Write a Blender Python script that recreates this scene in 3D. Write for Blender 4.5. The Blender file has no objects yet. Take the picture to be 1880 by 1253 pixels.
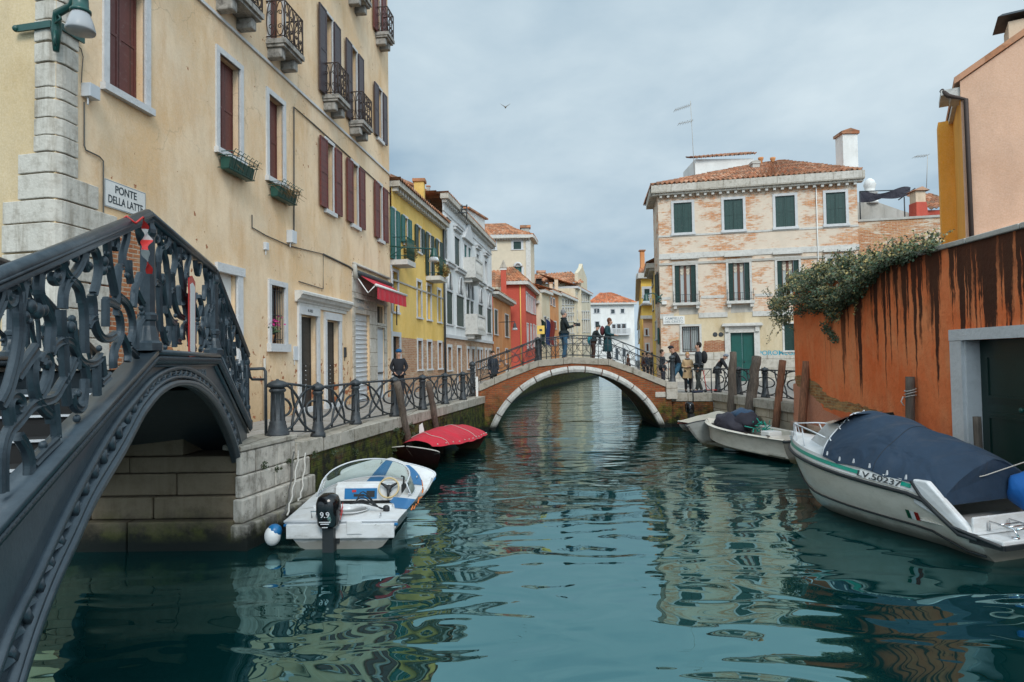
import bpy, bmesh, math, random
from mathutils import Vector, Matrix
random.seed(7)
sc = bpy.context.scene
COL = sc.collection
R = math.radians
V = Vector

# ---------------------------------------------------------------- camera model
F, HZ, ROLL, CAMZ = 1200.0, 36.0, 0.016, 2.6
_p = math.atan(HZ / F)
_R0 = V((1, 0, 0)); _U0 = V((0, -math.sin(_p), math.cos(_p))); _D = V((0, math.cos(_p), math.sin(_p)))
_RR = _R0 * math.cos(ROLL) - _U0 * math.sin(ROLL)
_UU = _R0 * math.sin(ROLL) + _U0 * math.cos(ROLL)
CAM = V((0, 0, CAMZ))
def ray(x, y): return _RR * ((x - 940) / F) + _UU * ((626.5 - y) / F) + _D
def atY(x, y, Y):
    d = ray(x, y); return CAM + d * (Y / d.y)
def atZ(x, y, z):
    d = ray(x, y); return CAM + d * ((z - CAMZ) / d.z)

# ---------------------------------------------------------------- objects
ROOT = {}
def thing(name, label, cat, loc=(0, 0, 0), rz=0.0, group=None):
    o = bpy.data.objects.new(name, None); COL.objects.link(o)
    o.empty_display_size = .2
    o.location = loc; o.rotation_euler = (0, 0, rz)
    o['label'] = label; o['category'] = cat
    if group: o['group'] = group
    ROOT[o.name] = Matrix.Translation(V(loc)) @ Matrix.Rotation(rz, 4, 'Z')
    return o
def tag(o, label, cat, group=None):
    o['label'] = label; o['category'] = cat
    if group: o['group'] = group
    return o
def kind(o, k): o['kind'] = k; return o
def copy_tree(o, parent=None, data=None):
    c = o.copy(); COL.objects.link(c)
    if parent: c.parent = parent
    for ch in list(o.children): copy_tree(ch, c)
    return c

class MB:
    """collects shapes and links them as one mesh object"""
    def __init__(s): s.v = []; s.f = []; s.u = []; s.m = []; s.s = []; s.mi = 0
    def face(s, pts, uv=None, smooth=False):
        i = len(s.v); s.v.extend(V(p) for p in pts); s.f.append(list(range(i, i + len(pts)))); s.u.append(uv); s.m.append(s.mi); s.s.append(smooth)
    def raw(s, vs, fs, smooth=False, uvs=None):
        i = len(s.v); s.v.extend(V(p) for p in vs)
        for k, f in enumerate(fs):
            s.f.append([a + i for a in f]); s.u.append(uvs[k] if uvs else None); s.m.append(s.mi); s.s.append(smooth)
    def obox(s, o, a, b, c):
        o, a, b, c = V(o), V(a), V(b), V(c)
        vs = [o, o + a, o + a + b, o + b, o + c, o + a + c, o + a + b + c, o + b + c]
        fs = [(0, 3, 2, 1), (4, 5, 6, 7), (0, 1, 5, 4), (1, 2, 6, 5), (2, 3, 7, 6), (3, 0, 4, 7)]
        if a.cross(b).dot(c) < 0: fs = [f[::-1] for f in fs]
        s.raw(vs, fs)
    def box(s, x0, x1, y0, y1, z0, z1): s.obox((x0, y0, z0), (x1 - x0, 0, 0), (0, y1 - y0, 0), (0, 0, z1 - z0))
    def prism(s, pts, ext):
        """pts: planar loop, ext: extrusion vector"""
        pts = [V(p) for p in pts]; ext = V(ext); n = len(pts)
        nn = V((0, 0, 0))
        for i in range(n): nn += pts[i].cross(pts[(i + 1) % n])
        if nn.dot(ext) > 0: pts = pts[::-1]
        s.raw(pts + [p + ext for p in pts], [tuple(range(n)), tuple(range(2 * n - 1, n - 1, -1))] + [((i + 1) % n, i, n + i, n + (i + 1) % n) for i in range(n)])
    def tube(s, pts, r, n=8, smooth=True, cap=True, flat=None):
        """round tube along pts; r number or list. flat: (normal, depth) gives a flat bar section"""
        pts = [V(p) for p in pts]; m = len(pts)
        if m < 2: return
        rs = r if isinstance(r, (list, tuple)) else [r] * m
        vs = []; prev = None
        for i in range(m):
            t = (pts[min(i + 1, m - 1)] - pts[max(i - 1, 0)])
            if t.length < 1e-9: t = V((0, 0, 1))
            t.normalize()
            if flat:
                nn = flat[0]; w = nn.cross(t); w.normalize(); h = flat[1] / 2; rr = rs[i]
                prof = [(-1, -.55), (-.75, -1), (.75, -1), (1, -.55), (1, .55), (.6, 1), (.25, .55), (-.25, .55), (-.6, 1), (-1, .55)] if n == 10 else [(-1, -1), (1, -1), (1, 1), (-1, 1)]
                for a, b in prof: vs.append(pts[i] + w * (a * rr) + nn * (b * h))
                k = len(prof)
            else:
                if prev is None:
                    a = V((0, 0, 1)) if abs(t.z) < .9 else V((1, 0, 0))
                    e1 = t.cross(a).normalized()
                else:
                    e1 = (prev - t * prev.dot(t))
                    if e1.length < 1e-6: e1 = t.orthogonal()
                    e1.normalize()
                prev = e1; e2 = t.cross(e1)
                for j in range(n):
                    an = 2 * math.pi * j / n; vs.append(pts[i] + (e1 * math.cos(an) + e2 * math.sin(an)) * rs[i])
                k = n
        fs = [(i * k + j, i * k + (j + 1) % k, (i + 1) * k + (j + 1) % k, (i + 1) * k + j) for i in range(m - 1) for j in range(k)]
        if cap: fs += [tuple(range(k))[::-1], tuple((m - 1) * k + j for j in range(k))]
        s.raw(vs, fs, smooth)
    def lathe(s, c, prof, n=12, smooth=True, axis=None):
        c = V(c); vs = []
        ax = V(axis).normalized() if axis else V((0, 0, 1))
        e1 = ax.orthogonal().normalized() if axis else V((1, 0, 0)); e2 = ax.cross(e1)
        for r, z in prof:
            for j in range(n):
                a = 2 * math.pi * j / n; vs.append(c + (e1 * math.cos(a) + e2 * math.sin(a)) * r + ax * z)
        m = len(prof)
        fs = [(i * n + j, i * n + (j + 1) % n, (i + 1) * n + (j + 1) % n, (i + 1) * n + j) for i in range(m - 1) for j in range(n)]
        fs += [tuple(range(n))[::-1], tuple((m - 1) * n + j for j in range(n))]
        s.raw(vs, fs, smooth)
    def ball(s, c, r, n=10, m=7, sm=True):
        c = V(c); r = V((r, r, r)) if not hasattr(r, '__len__') else V(r); vs = []
        vs.append(c + V((0, 0, -r.z)))
        for i in range(1, m):
            a = -math.pi / 2 + math.pi * i / m
            for j in range(n):
                b = 2 * math.pi * j / n; vs.append(c + V((r.x * math.cos(a) * math.cos(b), r.y * math.cos(a) * math.sin(b), r.z * math.sin(a))))
        vs.append(c + V((0, 0, r.z))); t = len(vs) - 1
        fs = [(0, 1 + (j + 1) % n, 1 + j) for j in range(n)]
        for i in range(m - 2):
            for j in range(n):
                a = 1 + i * n; fs.append((a + j, a + (j + 1) % n, a + n + (j + 1) % n, a + n + j))
        a = 1 + (m - 2) * n; fs += [(a + j, a + (j + 1) % n, t) for j in range(n)]
        s.raw(vs, fs, sm)
    def grid(s, P, nu, nv, smooth=True, uv=None, flip=False):
        """P(i/nu, j/nv) -> point"""
        vs = [P(i / nu, j / nv) for j in range(nv + 1) for i in range(nu + 1)]; k = nu + 1
        fs = [(j * k + i, j * k + i + 1, (j + 1) * k + i + 1, (j + 1) * k + i) for j in range(nv) for i in range(nu)]
        if flip: fs = [f[::-1] for f in fs]
        uvs = None
        if uv: uvs = [[uv((a % k) / nu, (a // k) / nv) for a in f] for f in fs]
        s.raw(vs, fs, smooth, uvs)
    def xf(s, M, start=0):
        for i in range(start, len(s.v)): s.v[i] = M @ s.v[i]
    def build(s, name, mat, parent=None, local=False, bevel=0, weld=False):
        me = bpy.data.meshes.new(name)
        root = parent
        while root is not None and root.parent is not None: root = root.parent
        vs = s.v
        if parent is not None and not local:
            inv = ROOT[root.name].inverted(); vs = [inv @ p for p in vs]
        me.from_pydata([tuple(p) for p in vs], [], s.f)
        uvl = me.uv_layers.new(name='UVMap').data
        for pi, po in enumerate(me.polygons):
            po.material_index = s.m[pi]; po.use_smooth = s.s[pi]
            if s.u[pi] is not None:
                for k, li in enumerate(po.loop_indices): uvl[li].uv = s.u[pi][k]
            else:
                n = po.normal
                if abs(n.z) > .75:
                    for li in po.loop_indices:
                        p = s.v[me.loops[li].vertex_index]; uvl[li].uv = (p.x, p.y)
                else:
                    t = V((-n.y, n.x, 0)); t.normalize()
                    for li in po.loop_indices:
                        p = s.v[me.loops[li].vertex_index]; uvl[li].uv = (p.dot(t), p.z)
        if weld:
            b_ = bmesh.new(); b_.from_mesh(me); bmesh.ops.remove_doubles(b_, verts=b_.verts, dist=1e-3); b_.to_mesh(me); b_.free()
        for m in (mat if isinstance(mat, (list, tuple)) else [mat]): me.materials.append(m)
        o = bpy.data.objects.new(name, me); COL.objects.link(o)
        if parent is not None: o.parent = parent
        if bevel:
            md = o.modifiers.new('b', 'BEVEL'); md.width = bevel; md.segments = 2; md.limit_method = 'ANGLE'
        return o

def spline(pts, n=6):
    """Catmull-Rom through pts"""
    pts = [V(p) if len(p) == 3 else V((p[0], p[1], 0)) for p in pts]
    if len(pts) < 3: return pts
    out = []
    P = [pts[0] * 2 - pts[1]] + pts + [pts[-1] * 2 - pts[-2]]
    for i in range(1, len(P) - 2):
        for k in range(n):
            t = k / n; a, b, c, d = P[i - 1], P[i], P[i + 1], P[i + 2]
            out.append(.5 * ((2 * b) + (c - a) * t + (2 * a - 5 * b + 4 * c - d) * t * t + (3 * b - a - 3 * c + d) * t ** 3))
    out.append(pts[-1]); return out

# ---------------------------------------------------------------- materials
def new_mat(name):
    m = bpy.data.materials.new(name); m.use_nodes = True; nt = m.node_tree
    return m, nt, nt.nodes['Principled BSDF']
def node(nt, t, **kw):
    n = nt.nodes.new(t)
    for k, v in kw.items():
        if k in n.inputs: n.inputs[k].default_value = v
        else: setattr(n, k, v)
    return n
def link(nt, a, b): nt.links.new(a, b)
def c4(c): return (c[0], c[1], c[2], 1)
def noise(nt, vec, scale, detail=4, rough=.55, dist=0):
    n = node(nt, 'ShaderNodeTexNoise'); n.inputs['Scale'].default_value = scale; n.inputs['Detail'].default_value = detail
    n.inputs['Roughness'].default_value = rough; n.inputs['Distortion'].default_value = dist
    if vec is not None: link(nt, vec, n.inputs['Vector'])
    return n.outputs['Fac']
def ramp(nt, fac, a, b, c0=(0, 0, 0), c1=(1, 1, 1)):
    r = node(nt, 'ShaderNodeValToRGB'); r.color_ramp.elements[0].position = a; r.color_ramp.elements[1].position = b
    r.color_ramp.elements[0].color = c4(c0); r.color_ramp.elements[1].color = c4(c1); link(nt, fac, r.inputs[0]); return r.outputs[0]
def mix(nt, fac, a, b, mode='MIX'):
    m = node(nt, 'ShaderNodeMix', data_type='RGBA', blend_type=mode)
    for s, v in ((0, fac), (6, a), (7, b)):
        if isinstance(v, (int, float)): m.inputs[s].default_value = v
        elif isinstance(v, tuple): m.inputs[s].default_value = c4(v)
        else: link(nt, v, m.inputs[s])
    return m.outputs[2]
def math_(nt, op, a, b=None):
    m = node(nt, 'ShaderNodeMath', operation=op)
    for i, v in enumerate((a, b)):
        if v is None: continue
        if isinstance(v, (int, float)): m.inputs[i].default_value = v
        else: link(nt, v, m.inputs[i])
    return m.outputs[0]
def mapping(nt, out, scale=(1, 1, 1), loc=(0, 0, 0)):
    m = node(nt, 'ShaderNodeMapping'); m.inputs['Scale'].default_value = scale; m.inputs['Location'].default_value = loc
    link(nt, out, m.inputs['Vector']); return m.outputs[0]
def coords(nt):
    g = node(nt, 'ShaderNodeNewGeometry'); t = node(nt, 'ShaderNodeTexCoord'); return g.outputs['Position'], t.outputs['UV'], t.outputs['Object']
def zrange(nt, pos, a, b):
    s = node(nt, 'ShaderNodeSeparateXYZ'); link(nt, pos, s.inputs[0])
    r = node(nt, 'ShaderNodeMapRange'); r.inputs[1].default_value = a; r.inputs[2].default_value = b; link(nt, s.outputs[2], r.inputs[0]); return r.outputs[0]
def bump(nt, bs, h, strength=.3, dist=.02, normal=None):
    b = node(nt, 'ShaderNodeBump'); b.inputs['Strength'].default_value = strength; b.inputs['Distance'].default_value = dist
    link(nt, h, b.inputs['Height'])
    if normal is not None: link(nt, normal, b.inputs['Normal'])
    link(nt, b.outputs[0], bs.inputs['Normal']); return b.outputs[0]
def sc3(c, k): return tuple(min(1, x * k) for x in c)

def simple(name, col, rough=.6, var=.18, scale=2.5, bs=.15, bscale=30, metal=0, spec=.5, dirt=0, dirtcol=(.05, .045, .035), bd=.01):
    m, nt, b = new_mat(name); pos, uv, ob = coords(nt)
    n = noise(nt, ob, scale, 6)
    c = mix(nt, n, sc3(col, 1 - var), sc3(col, 1 + var))
    if dirt:
        d = noise(nt, ob, scale * 2.3, 8, .7)
        c = mix(nt, math_(nt, 'MULTIPLY', ramp(nt, d, .52, .68), dirt), c, dirtcol)
    link(nt, c, b.inputs['Base Color']); b.inputs['Roughness'].default_value = rough; b.inputs['Metallic'].default_value = metal
    b.inputs['Specular IOR Level'].default_value = spec
    if bs: bump(nt, b, noise(nt, ob, bscale, 4), bs, bd)
    return m
def plaster(name, col, col2, stain=(.2, .16, .1), amt=.35, low=None, seedx=0.0, spots=None):
    """painted render: mottled two tones, rain streaks, damp foot of wall"""
    m, nt, b = new_mat(name); pos, uv, ob = coords(nt)
    p = mapping(nt, pos, (1, 1, 1), (seedx, 0, 0))
    n1 = noise(nt, p, .55, 5, .6); n2 = noise(nt, mapping(nt, pos, (1.6, 1.6, .35)), 1.6, 6, .65)
    c = mix(nt, ramp(nt, n1, .35, .65), col, col2)
    c = mix(nt, math_(nt, 'MULTIPLY', ramp(nt, n2, .5, .78), amt), c, stain)
    n3 = noise(nt, p, 7, 8, .7); c = mix(nt, math_(nt, 'MULTIPLY', ramp(nt, n3, .3, .7), .35), c, sc3(col2, .72))
    c = mix(nt, math_(nt, 'MULTIPLY', ramp(nt, noise(nt, mapping(nt, p, (1, 1, .45)), .75, 7, .68), .47, .60), .55), c, sc3(col2, 1.14))
    n4 = noise(nt, p, 34, 3); c = mix(nt, .07, c, ramp(nt, n4, .35, .65, sc3(col, .55), (1, .98, .92)), 'MIX')
    if low or spots:
        vo = node(nt, 'ShaderNodeTexVoronoi', feature='DISTANCE_TO_EDGE'); vo.inputs['Scale'].default_value = .55
        dn = node(nt, 'ShaderNodeTexNoise'); dn.inputs['Scale'].default_value = 2.2; dn.inputs['Detail'].default_value = 6; link(nt, p, dn.inputs['Vector']); av = node(nt, 'ShaderNodeVectorMath', operation='ADD'); link(nt, p, av.inputs[0]); link(nt, dn.outputs['Color'], av.inputs[1]); link(nt, av.outputs[0], vo.inputs['Vector'])
        cr = math_(nt, 'MULTIPLY', ramp(nt, vo.outputs['Distance'], .0, .012, (1, 1, 1), (0, 0, 0)), math_(nt, 'MULTIPLY', ramp(nt, noise(nt, p, .6, 3), .50, .62), .32)); c = mix(nt, cr, c, (.20, .13, .08))
    if low:
        zt, lc = low; f = math_(nt, 'SUBTRACT', 1.0, zrange(nt, pos, 1.2, zt)); k = noise(nt, p, 2.3, 8, .7)
        f2 = ramp(nt, math_(nt, 'ADD', math_(nt, 'MULTIPLY', f, .55), math_(nt, 'MULTIPLY', k, .7)), .55, .9)
        c = mix(nt, f2, c, lc)
    if spots:
        zt, scol, th = spots; k = noise(nt, p, 5.5, 4, .6); f = math_(nt, 'SUBTRACT', 1.0, zrange(nt, pos, 1.5, zt))
        a = noise(nt, p, .8, 2)
        f2 = ramp(nt, math_(nt, 'ADD', math_(nt, 'MULTIPLY', f, .16), math_(nt, 'MULTIPLY', math_(nt, 'ADD', k, math_(nt, 'MULTIPLY', a, .35)), 1)), th, th + .03)
        c = mix(nt, f2, c, scol)
    link(nt, c, b.inputs['Base Color']); b.inputs['Roughness'].default_value = .9; b.inputs['Specular IOR Level'].default_value = .2
    bump(nt, b, math_(nt, 'ADD', noise(nt, p, 18, 6, .6), math_(nt, 'MULTIPLY', n1, 2)), .35, .015)
    return m
def brickmat(name, b1, b2, mortar, over=None, amt=.5, bw=.25, bh=.075, algae=0, zt=1.2, oscale=.9, dark=None, stretch=3.0):
    """bricks; over: plaster / limewash colour left on them, amt: how much of it"""
    m, nt, b = new_mat(name); pos, uv, ob = coords(nt)
    br = node(nt, 'ShaderNodeTexBrick'); br.inputs['Scale'].default_value = 1; br.inputs['Brick Width'].default_value = bw; br.inputs['Row Height'].default_value = bh
    br.inputs['Mortar Size'].default_value = .012; br.inputs['Mortar Smooth'].default_value = .4; br.inputs['Bias'].default_value = -.1
    br.inputs['Color1'].default_value = c4(b1); br.inputs['Color2'].default_value = c4(b2); br.inputs['Mortar'].default_value = c4(mortar)
    w = node(nt, 'ShaderNodeTexNoise'); w.inputs['Scale'].default_value = 3; link(nt, uv, w.inputs['Vector'])
    ws = node(nt, 'ShaderNodeVectorMath', operation='SCALE'); link(nt, w.outputs['Color'], ws.inputs[0]); ws.inputs['Scale'].default_value = .05
    wa = node(nt, 'ShaderNodeVectorMath', operation='ADD'); link(nt, uv, wa.inputs[0]); link(nt, ws.outputs[0], wa.inputs[1])
    link(nt, wa.outputs[0], br.inputs['Vector']); c = br.outputs['Color']; fac = br.outputs['Fac']
    nn = noise(nt, uv, 5, 6, .7); c = mix(nt, math_(nt, 'MULTIPLY', ramp(nt, nn, .4, .75), .5), c, sc3(b1, .35))
    if over:
        k = math_(nt, 'ADD', math_(nt, 'MULTIPLY', noise(nt, mapping(nt, uv, (1, stretch, 1)), oscale * 1.3, 9, .74), .62), math_(nt, 'MULTIPLY', noise(nt, mapping(nt, uv, (2.2, 8, 1)), 1.5, 4, .6), .38))
        k = math_(nt, 'ADD', k, math_(nt, 'MULTIPLY', math_(nt, 'SUBTRACT', noise(nt, uv, .38, 3, .6), .5), .42))
        f = ramp(nt, k, .30 + amt * .36, .38 + amt * .36)
        oc = mix(nt, noise(nt, uv, 1.6, 6, .7), sc3(over, .78), sc3(over, 1.1))
        f = math_(nt, 'SUBTRACT', 1.0, f)
        c = mix(nt, f, c, oc); fac = math_(nt, 'MULTIPLY', fac, math_(nt, 'SUBTRACT', 1, f))
    if algae:
        f = math_(nt, 'SUBTRACT', 1.0, zrange(nt, pos, 0, zt)); k = noise(nt, pos, 2.2, 9, .75)
        f2 = ramp(nt, math_(nt, 'ADD', math_(nt, 'MULTIPLY', f, .6 * algae), math_(nt, 'MULTIPLY', k, .8)), .5, .78)
        g = mix(nt, ramp(nt, noise(nt, pos, 4.5, 5, .7), .42, .62), (.012, .013, .007), (.075, .085, .012)); c = mix(nt, f2, c, g)
        fz = math_(nt, 'SUBTRACT', 1.0, zrange(nt, pos, .0, .34)); f3 = ramp(nt, math_(nt, 'ADD', fz, math_(nt, 'MULTIPLY', k, .5)), .55, .95)
        c = mix(nt, f3, c, (.008, .010, .008))
    link(nt, c, b.inputs['Base Color']); b.inputs['Roughness'].default_value = .88; b.inputs['Specular IOR Level'].default_value = .25
    h = math_(nt, 'ADD', math_(nt, 'MULTIPLY', fac, -1), math_(nt, 'MULTIPLY', noise(nt, uv, 22, 5), .8))
    bump(nt, b, h, .6, .02); return m
def stonemat(name, col, joint=None, bw=1.1, bh=.32, dirt=.5, algae=0, zt=1.2, dcol=(.06, .055, .045), streak=0, off=.5, jsize=.012):
    m, nt, b = new_mat(name); pos, uv, ob = coords(nt)
    n1 = noise(nt, pos, 1.3, 8, .65); n2 = noise(nt, pos, 6, 8, .7)
    c = mix(nt, n1, sc3(col, .8), sc3(col, 1.15)); c = mix(nt, math_(nt, 'MULTIPLY', ramp(nt, n2, .48, .72), dirt), c, dcol)
    h = noise(nt, pos, 20, 5)
    if streak:
        s = noise(nt, mapping(nt, pos, (3.5, 3.5, .35)), 1.4, 7, .7); c = mix(nt, math_(nt, 'MULTIPLY', ramp(nt, s, .5, .66), streak), c, dcol)
    if joint:
        br = node(nt, 'ShaderNodeTexBrick'); br.offset = off; br.inputs['Scale'].default_value = 1; br.inputs['Brick Width'].default_value = bw; br.inputs['Row Height'].default_value = bh
        br.inputs['Mortar Size'].default_value = jsize; br.inputs['Mortar Smooth'].default_value = .2
        br.inputs['Color1'].default_value = (.82, .8, .76, 1); br.inputs['Color2'].default_value = (1.0, 1.0, 1.0, 1); br.inputs['Mortar'].default_value = c4(joint)
        w = node(nt, 'ShaderNodeTexNoise'); w.inputs['Scale'].default_value = 2; link(nt, uv, w.inputs['Vector'])
        ws = node(nt, 'ShaderNodeVectorMath', operation='SCALE'); link(nt, w.outputs['Color'], ws.inputs[0]); ws.inputs['Scale'].default_value = .06
        wa = node(nt, 'ShaderNodeVectorMath', operation='ADD'); link(nt, uv, wa.inputs[0]); link(nt, ws.outputs[0], wa.inputs[1])
        link(nt, wa.outputs[0], br.inputs['Vector']); c = mix(nt, 1.0, c, br.outputs['Color'], 'MULTIPLY'); h = math_(nt, 'ADD', h, math_(nt, 'MULTIPLY', br.outputs['Fac'], -2.5))
    if algae:
        k = noise(nt, pos, 2.4, 9, .75); f = math_(nt, 'SUBTRACT', 1.0, zrange(nt, pos, 0, zt))
        f2 = ramp(nt, math_(nt, 'ADD', math_(nt, 'MULTIPLY', f, .8 * algae), math_(nt, 'MULTIPLY', k, .55)), .58, .86)
        c = mix(nt, f2, c, mix(nt, ramp(nt, noise(nt, pos, 3.5, 5), .45, .6), (.014, .013, .008), (.06, .06, .015)))
        fz = math_(nt, 'SUBTRACT', 1.0, zrange(nt, pos, .0, .34)); f3 = ramp(nt, math_(nt, 'ADD', fz, math_(nt, 'MULTIPLY', k, .5)), .55, .95)
        c = mix(nt, f3, c, (.006, .008, .006))
    link(nt, c, b.inputs['Base Color']); b.inputs['Roughness'].default_value = .82; b.inputs['Specular IOR Level'].default_value = .3
    bump(nt, b, h, .5, .02); return m
def slatmat(name, col, pitch=.09, rough=.55, vertical=False, depth=.5):
    """painted wooden shutter: boards / louvres as dark grooves"""
    m, nt, b = new_mat(name); pos, uv, ob = coords(nt)
    w = node(nt, 'ShaderNodeTexWave', wave_type='BANDS', bands_direction='X' if vertical else 'Y', wave_profile='SAW')
    w.inputs['Scale'].default_value = .314 / pitch; w.inputs['Distortion'].default_value = 0; link(nt, uv, w.inputs['Vector'])
    n = noise(nt, pos, 3, 6, .7); c = mix(nt, n, sc3(col, .7), sc3(col, 1.3))
    c = mix(nt, math_(nt, 'MULTIPLY', ramp(nt, w.outputs['Fac'], .82, .95), depth), c, sc3(col, .25))
    c = mix(nt, math_(nt, 'MULTIPLY', ramp(nt, noise(nt, pos, 14, 6, .7), .55, .75), .3), c, sc3((.25, .24, .22), 1))
    link(nt, c, b.inputs['Base Color']); b.inputs['Roughness'].default_value = rough
    bump(nt, b, w.outputs['Fac'], .5, .02); return m
def glassmat(name, col, rough=.08):
    m, nt, b = new_mat(name); b.inputs['Base Color'].default_value = c4(col); b.inputs['Roughness'].default_value = rough; b.inputs['IOR'].default_value = 1.5
    pos, uv, ob = coords(nt); bump(nt, b, noise(nt, pos, 1.2, 2), .08, .05); return m
def tilemat(name, c1, c2, old=(.10, .085, .06), amt=.45):
    m, nt, b = new_mat(name); pos, uv, ob = coords(nt)
    br = node(nt, 'ShaderNodeTexBrick'); br.offset = 0; br.inputs['Scale'].default_value = 1; br.inputs['Brick Width'].default_value = 1; br.inputs['Row Height'].default_value = 1
    br.inputs['Mortar Size'].default_value = .0; br.inputs['Color1'].default_value = c4(c1); br.inputs['Color2'].default_value = c4(c2); br.inputs['Bias'].default_value = -.1
    link(nt, uv, br.inputs['Vector']); c = br.outputs['Color']
    c = mix(nt, math_(nt, 'MULTIPLY', ramp(nt, noise(nt, pos, 1.6, 8, .75), .45, .62), amt), c, old)
    wn = node(nt, 'ShaderNodeTexWhiteNoise', noise_dimensions='2D')
    fl = node(nt, 'ShaderNodeVectorMath', operation='FLOOR'); link(nt, uv, fl.inputs[0]); link(nt, fl.outputs[0], wn.inputs['Vector'])
    c = mix(nt, math_(nt, 'MULTIPLY', ramp(nt, wn.outputs['Value'], .65, .95), .55), c, old)
    c = mix(nt, math_(nt, 'MULTIPLY', ramp(nt, wn.outputs['Value'], .0, .16, (1, 1, 1), (0, 0, 0)), .5), c, (.62, .42, .30))
    link(nt, c, b.inputs['Base Color']); b.inputs['Roughness'].default_value = .9; bump(nt, b, noise(nt, pos, 25, 4), .3, .01); return m

MT = {}
def mats():
    M = MT
    M['cream'] = plaster('cream_plaster', (.77, .50, .26), (.82, .63, .43), (.60, .33, .14), .65, low=(3.4, (.55, .38, .22)), spots=(4.2, (.36, .13, .06), .875))
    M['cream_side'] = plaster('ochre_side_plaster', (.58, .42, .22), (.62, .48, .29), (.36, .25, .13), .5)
    M['istria'] = stonemat('istrian_stone', (.60, .58, .54), None, dirt=.5, dcol=(.25, .23, .2))
    M['quoin'] = stonemat('quoin_stone', (.58, .54, .47), None, dirt=.6, dcol=(.22, .18, .13), streak=.6)
    M['balc'] = stonemat('weathered_balcony_stone', (.36, .34, .31), None, dirt=.9, dcol=(.05, .045, .038), streak=.5)
    M['frame'] = stonemat('window_stone', (.60, .60, .60), None, dirt=.3, dcol=(.3, .29, .27))
    M['coping'] = stonemat('quay_coping', (.46, .42, .36), (.25, .22, .18), 1.3, 3, dirt=.75, dcol=(.13, .12, .085), algae=0)
    M['pier'] = stonemat('pier_stone', (.56, .51, .44), None, dirt=.85, algae=.85, zt=.95, dcol=(.10, .085, .065), streak=.75)
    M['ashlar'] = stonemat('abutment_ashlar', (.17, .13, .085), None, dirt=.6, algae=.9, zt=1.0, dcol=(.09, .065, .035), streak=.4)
    M['paving'] = stonemat('stone_paving', (.36, .33, .30), (.35, .32, .28), .8, .5, dirt=.3, dcol=(.16, .14, .11))
    M['mossy'] = brickmat('mossy_quay_brick', (.17, .062, .025), (.20, .11, .05), (.09, .075, .05), (.20, .18, .12), .30, algae=1.05, zt=2.1, bw=.30, bh=.10)
    M['wetbrick'] = brickmat('bridge_brick', (.30, .070, .024), (.40, .13, .045), (.20, .13, .08), (.17, .11, .06), .18, algae=.75, zt=1.8)
    M['exposed'] = brickmat('exposed_brick', (.36, .11, .045), (.46, .20, .09), (.48, .38, .28), (.5, .33, .2), .12)
    M['limebrick'] = brickmat('limewashed_brick', (.62, .25, .10), (.72, .36, .17), (.62, .52, .42), (.72, .60, .48), .52, bw=.28, bh=.085, oscale=.55, stretch=2.6)
    M['limebrick2'] = brickmat('patchy_wall_brick', (.48, .18, .07), (.62, .32, .15), (.58, .48, .36), (.64, .54, .42), .30, bw=.28, bh=.085, oscale=.8)
    M['redbrick'] = brickmat('pale_red_brick', (.42, .19, .09), (.50, .27, .15), (.52, .42, .32), (.55, .42, .3), .35)
    M['palestone'] = stonemat('pale_base_stone', (.60, .56, .50), (.42, .38, .32), 1.4, .5, dirt=.65, dcol=(.22, .19, .14), streak=.35)
    M['ochre'] = plaster('ochre_patch_plaster', (.58, .44, .25), (.62, .52, .36), (.36, .27, .16), .6)
    M['white'] = plaster('white_palace_plaster', (.72, .72, .71), (.76, .76, .75), (.40, .37, .33), .35)
    M['whitefar'] = plaster('white_far_plaster', (.72, .70, .66), (.76, .75, .72), (.50, .46, .40), .3)
    M['yellow'] = plaster('yellow_plaster', (.74, .46, .09), (.80, .54, .16), (.5, .3, .08), .35)
    M['yellow2'] = plaster('bright_yellow_plaster', (.86, .52, .07), (.88, .58, .12), (.6, .36, .08), .3)
    M['peach'] = plaster('peach_plaster', (.62, .42, .26), (.66, .52, .38), (.3, .19, .11), .5)
    M['sand'] = plaster('sand_plaster', (.60, .49, .32), (.64, .56, .42), (.34, .27, .18), .5)
    M['towerpl'] = brickmat('tower_plaster', (.55, .32, .14), (.58, .38, .2), (.55, .45, .33), (.66, .56, .42), .8, oscale=.4)
    M['redpl'] = plaster('red_plaster', (.50, .055, .03), (.55, .085, .045), (.3, .06, .04), .35)
    M['orangepl'] = plaster('orange_plaster', (.58, .20, .05), (.60, .28, .11), (.3, .15, .07), .5)
    M['pinkpl'] = plaster('pink_plaster', (.66, .38, .24), (.70, .43, .29), (.5, .30, .2), .3)
    M['ambpl'] = plaster('amber_plaster', (.85, .37, .03), (.88, .42, .06), (.45, .2, .05), .3)
    M['graywall'] = plaster('grey_old_plaster', (.36, .33, .28), (.50, .48, .44), (.12, .11, .09), .8)
    M['tile'] = tilemat('roof_tiles', (.36, .125, .055), (.50, .24, .13), amt=.6)
    M['tilefar'] = tilemat('far_roof_tiles', (.46, .17, .075), (.56, .27, .14), amt=.5)
    M['tilered'] = tilemat('bright_red_tiles', (.50, .14, .05), (.60, .22, .10), amt=.25)
    M['iron'] = ironmat('painted_cast_iron', (.028, .041, .051), .34)
    M['girder'] = ironmat('weathered_girder_paint', (.046, .064, .078), .34)
    M['iron_rough'] = ironmat('black_railing_iron', (.030, .034, .038), .55)
    M['darkgreen_iron'] = simple('green_painted_iron', (.010, .065, .052), .35, .3, 6)
    M['rust_iron'] = simple('rusty_balcony_iron', (.045, .028, .022), .7, .4, 6)
    M['maroon'] = slatmat('maroon_shutter_boards', (.115, .030, .025), .30, .5, vertical=True, depth=.7)
    M['maroon_l'] = slatmat('maroon_louvre', (.13, .028, .022), .20, .5)
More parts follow.
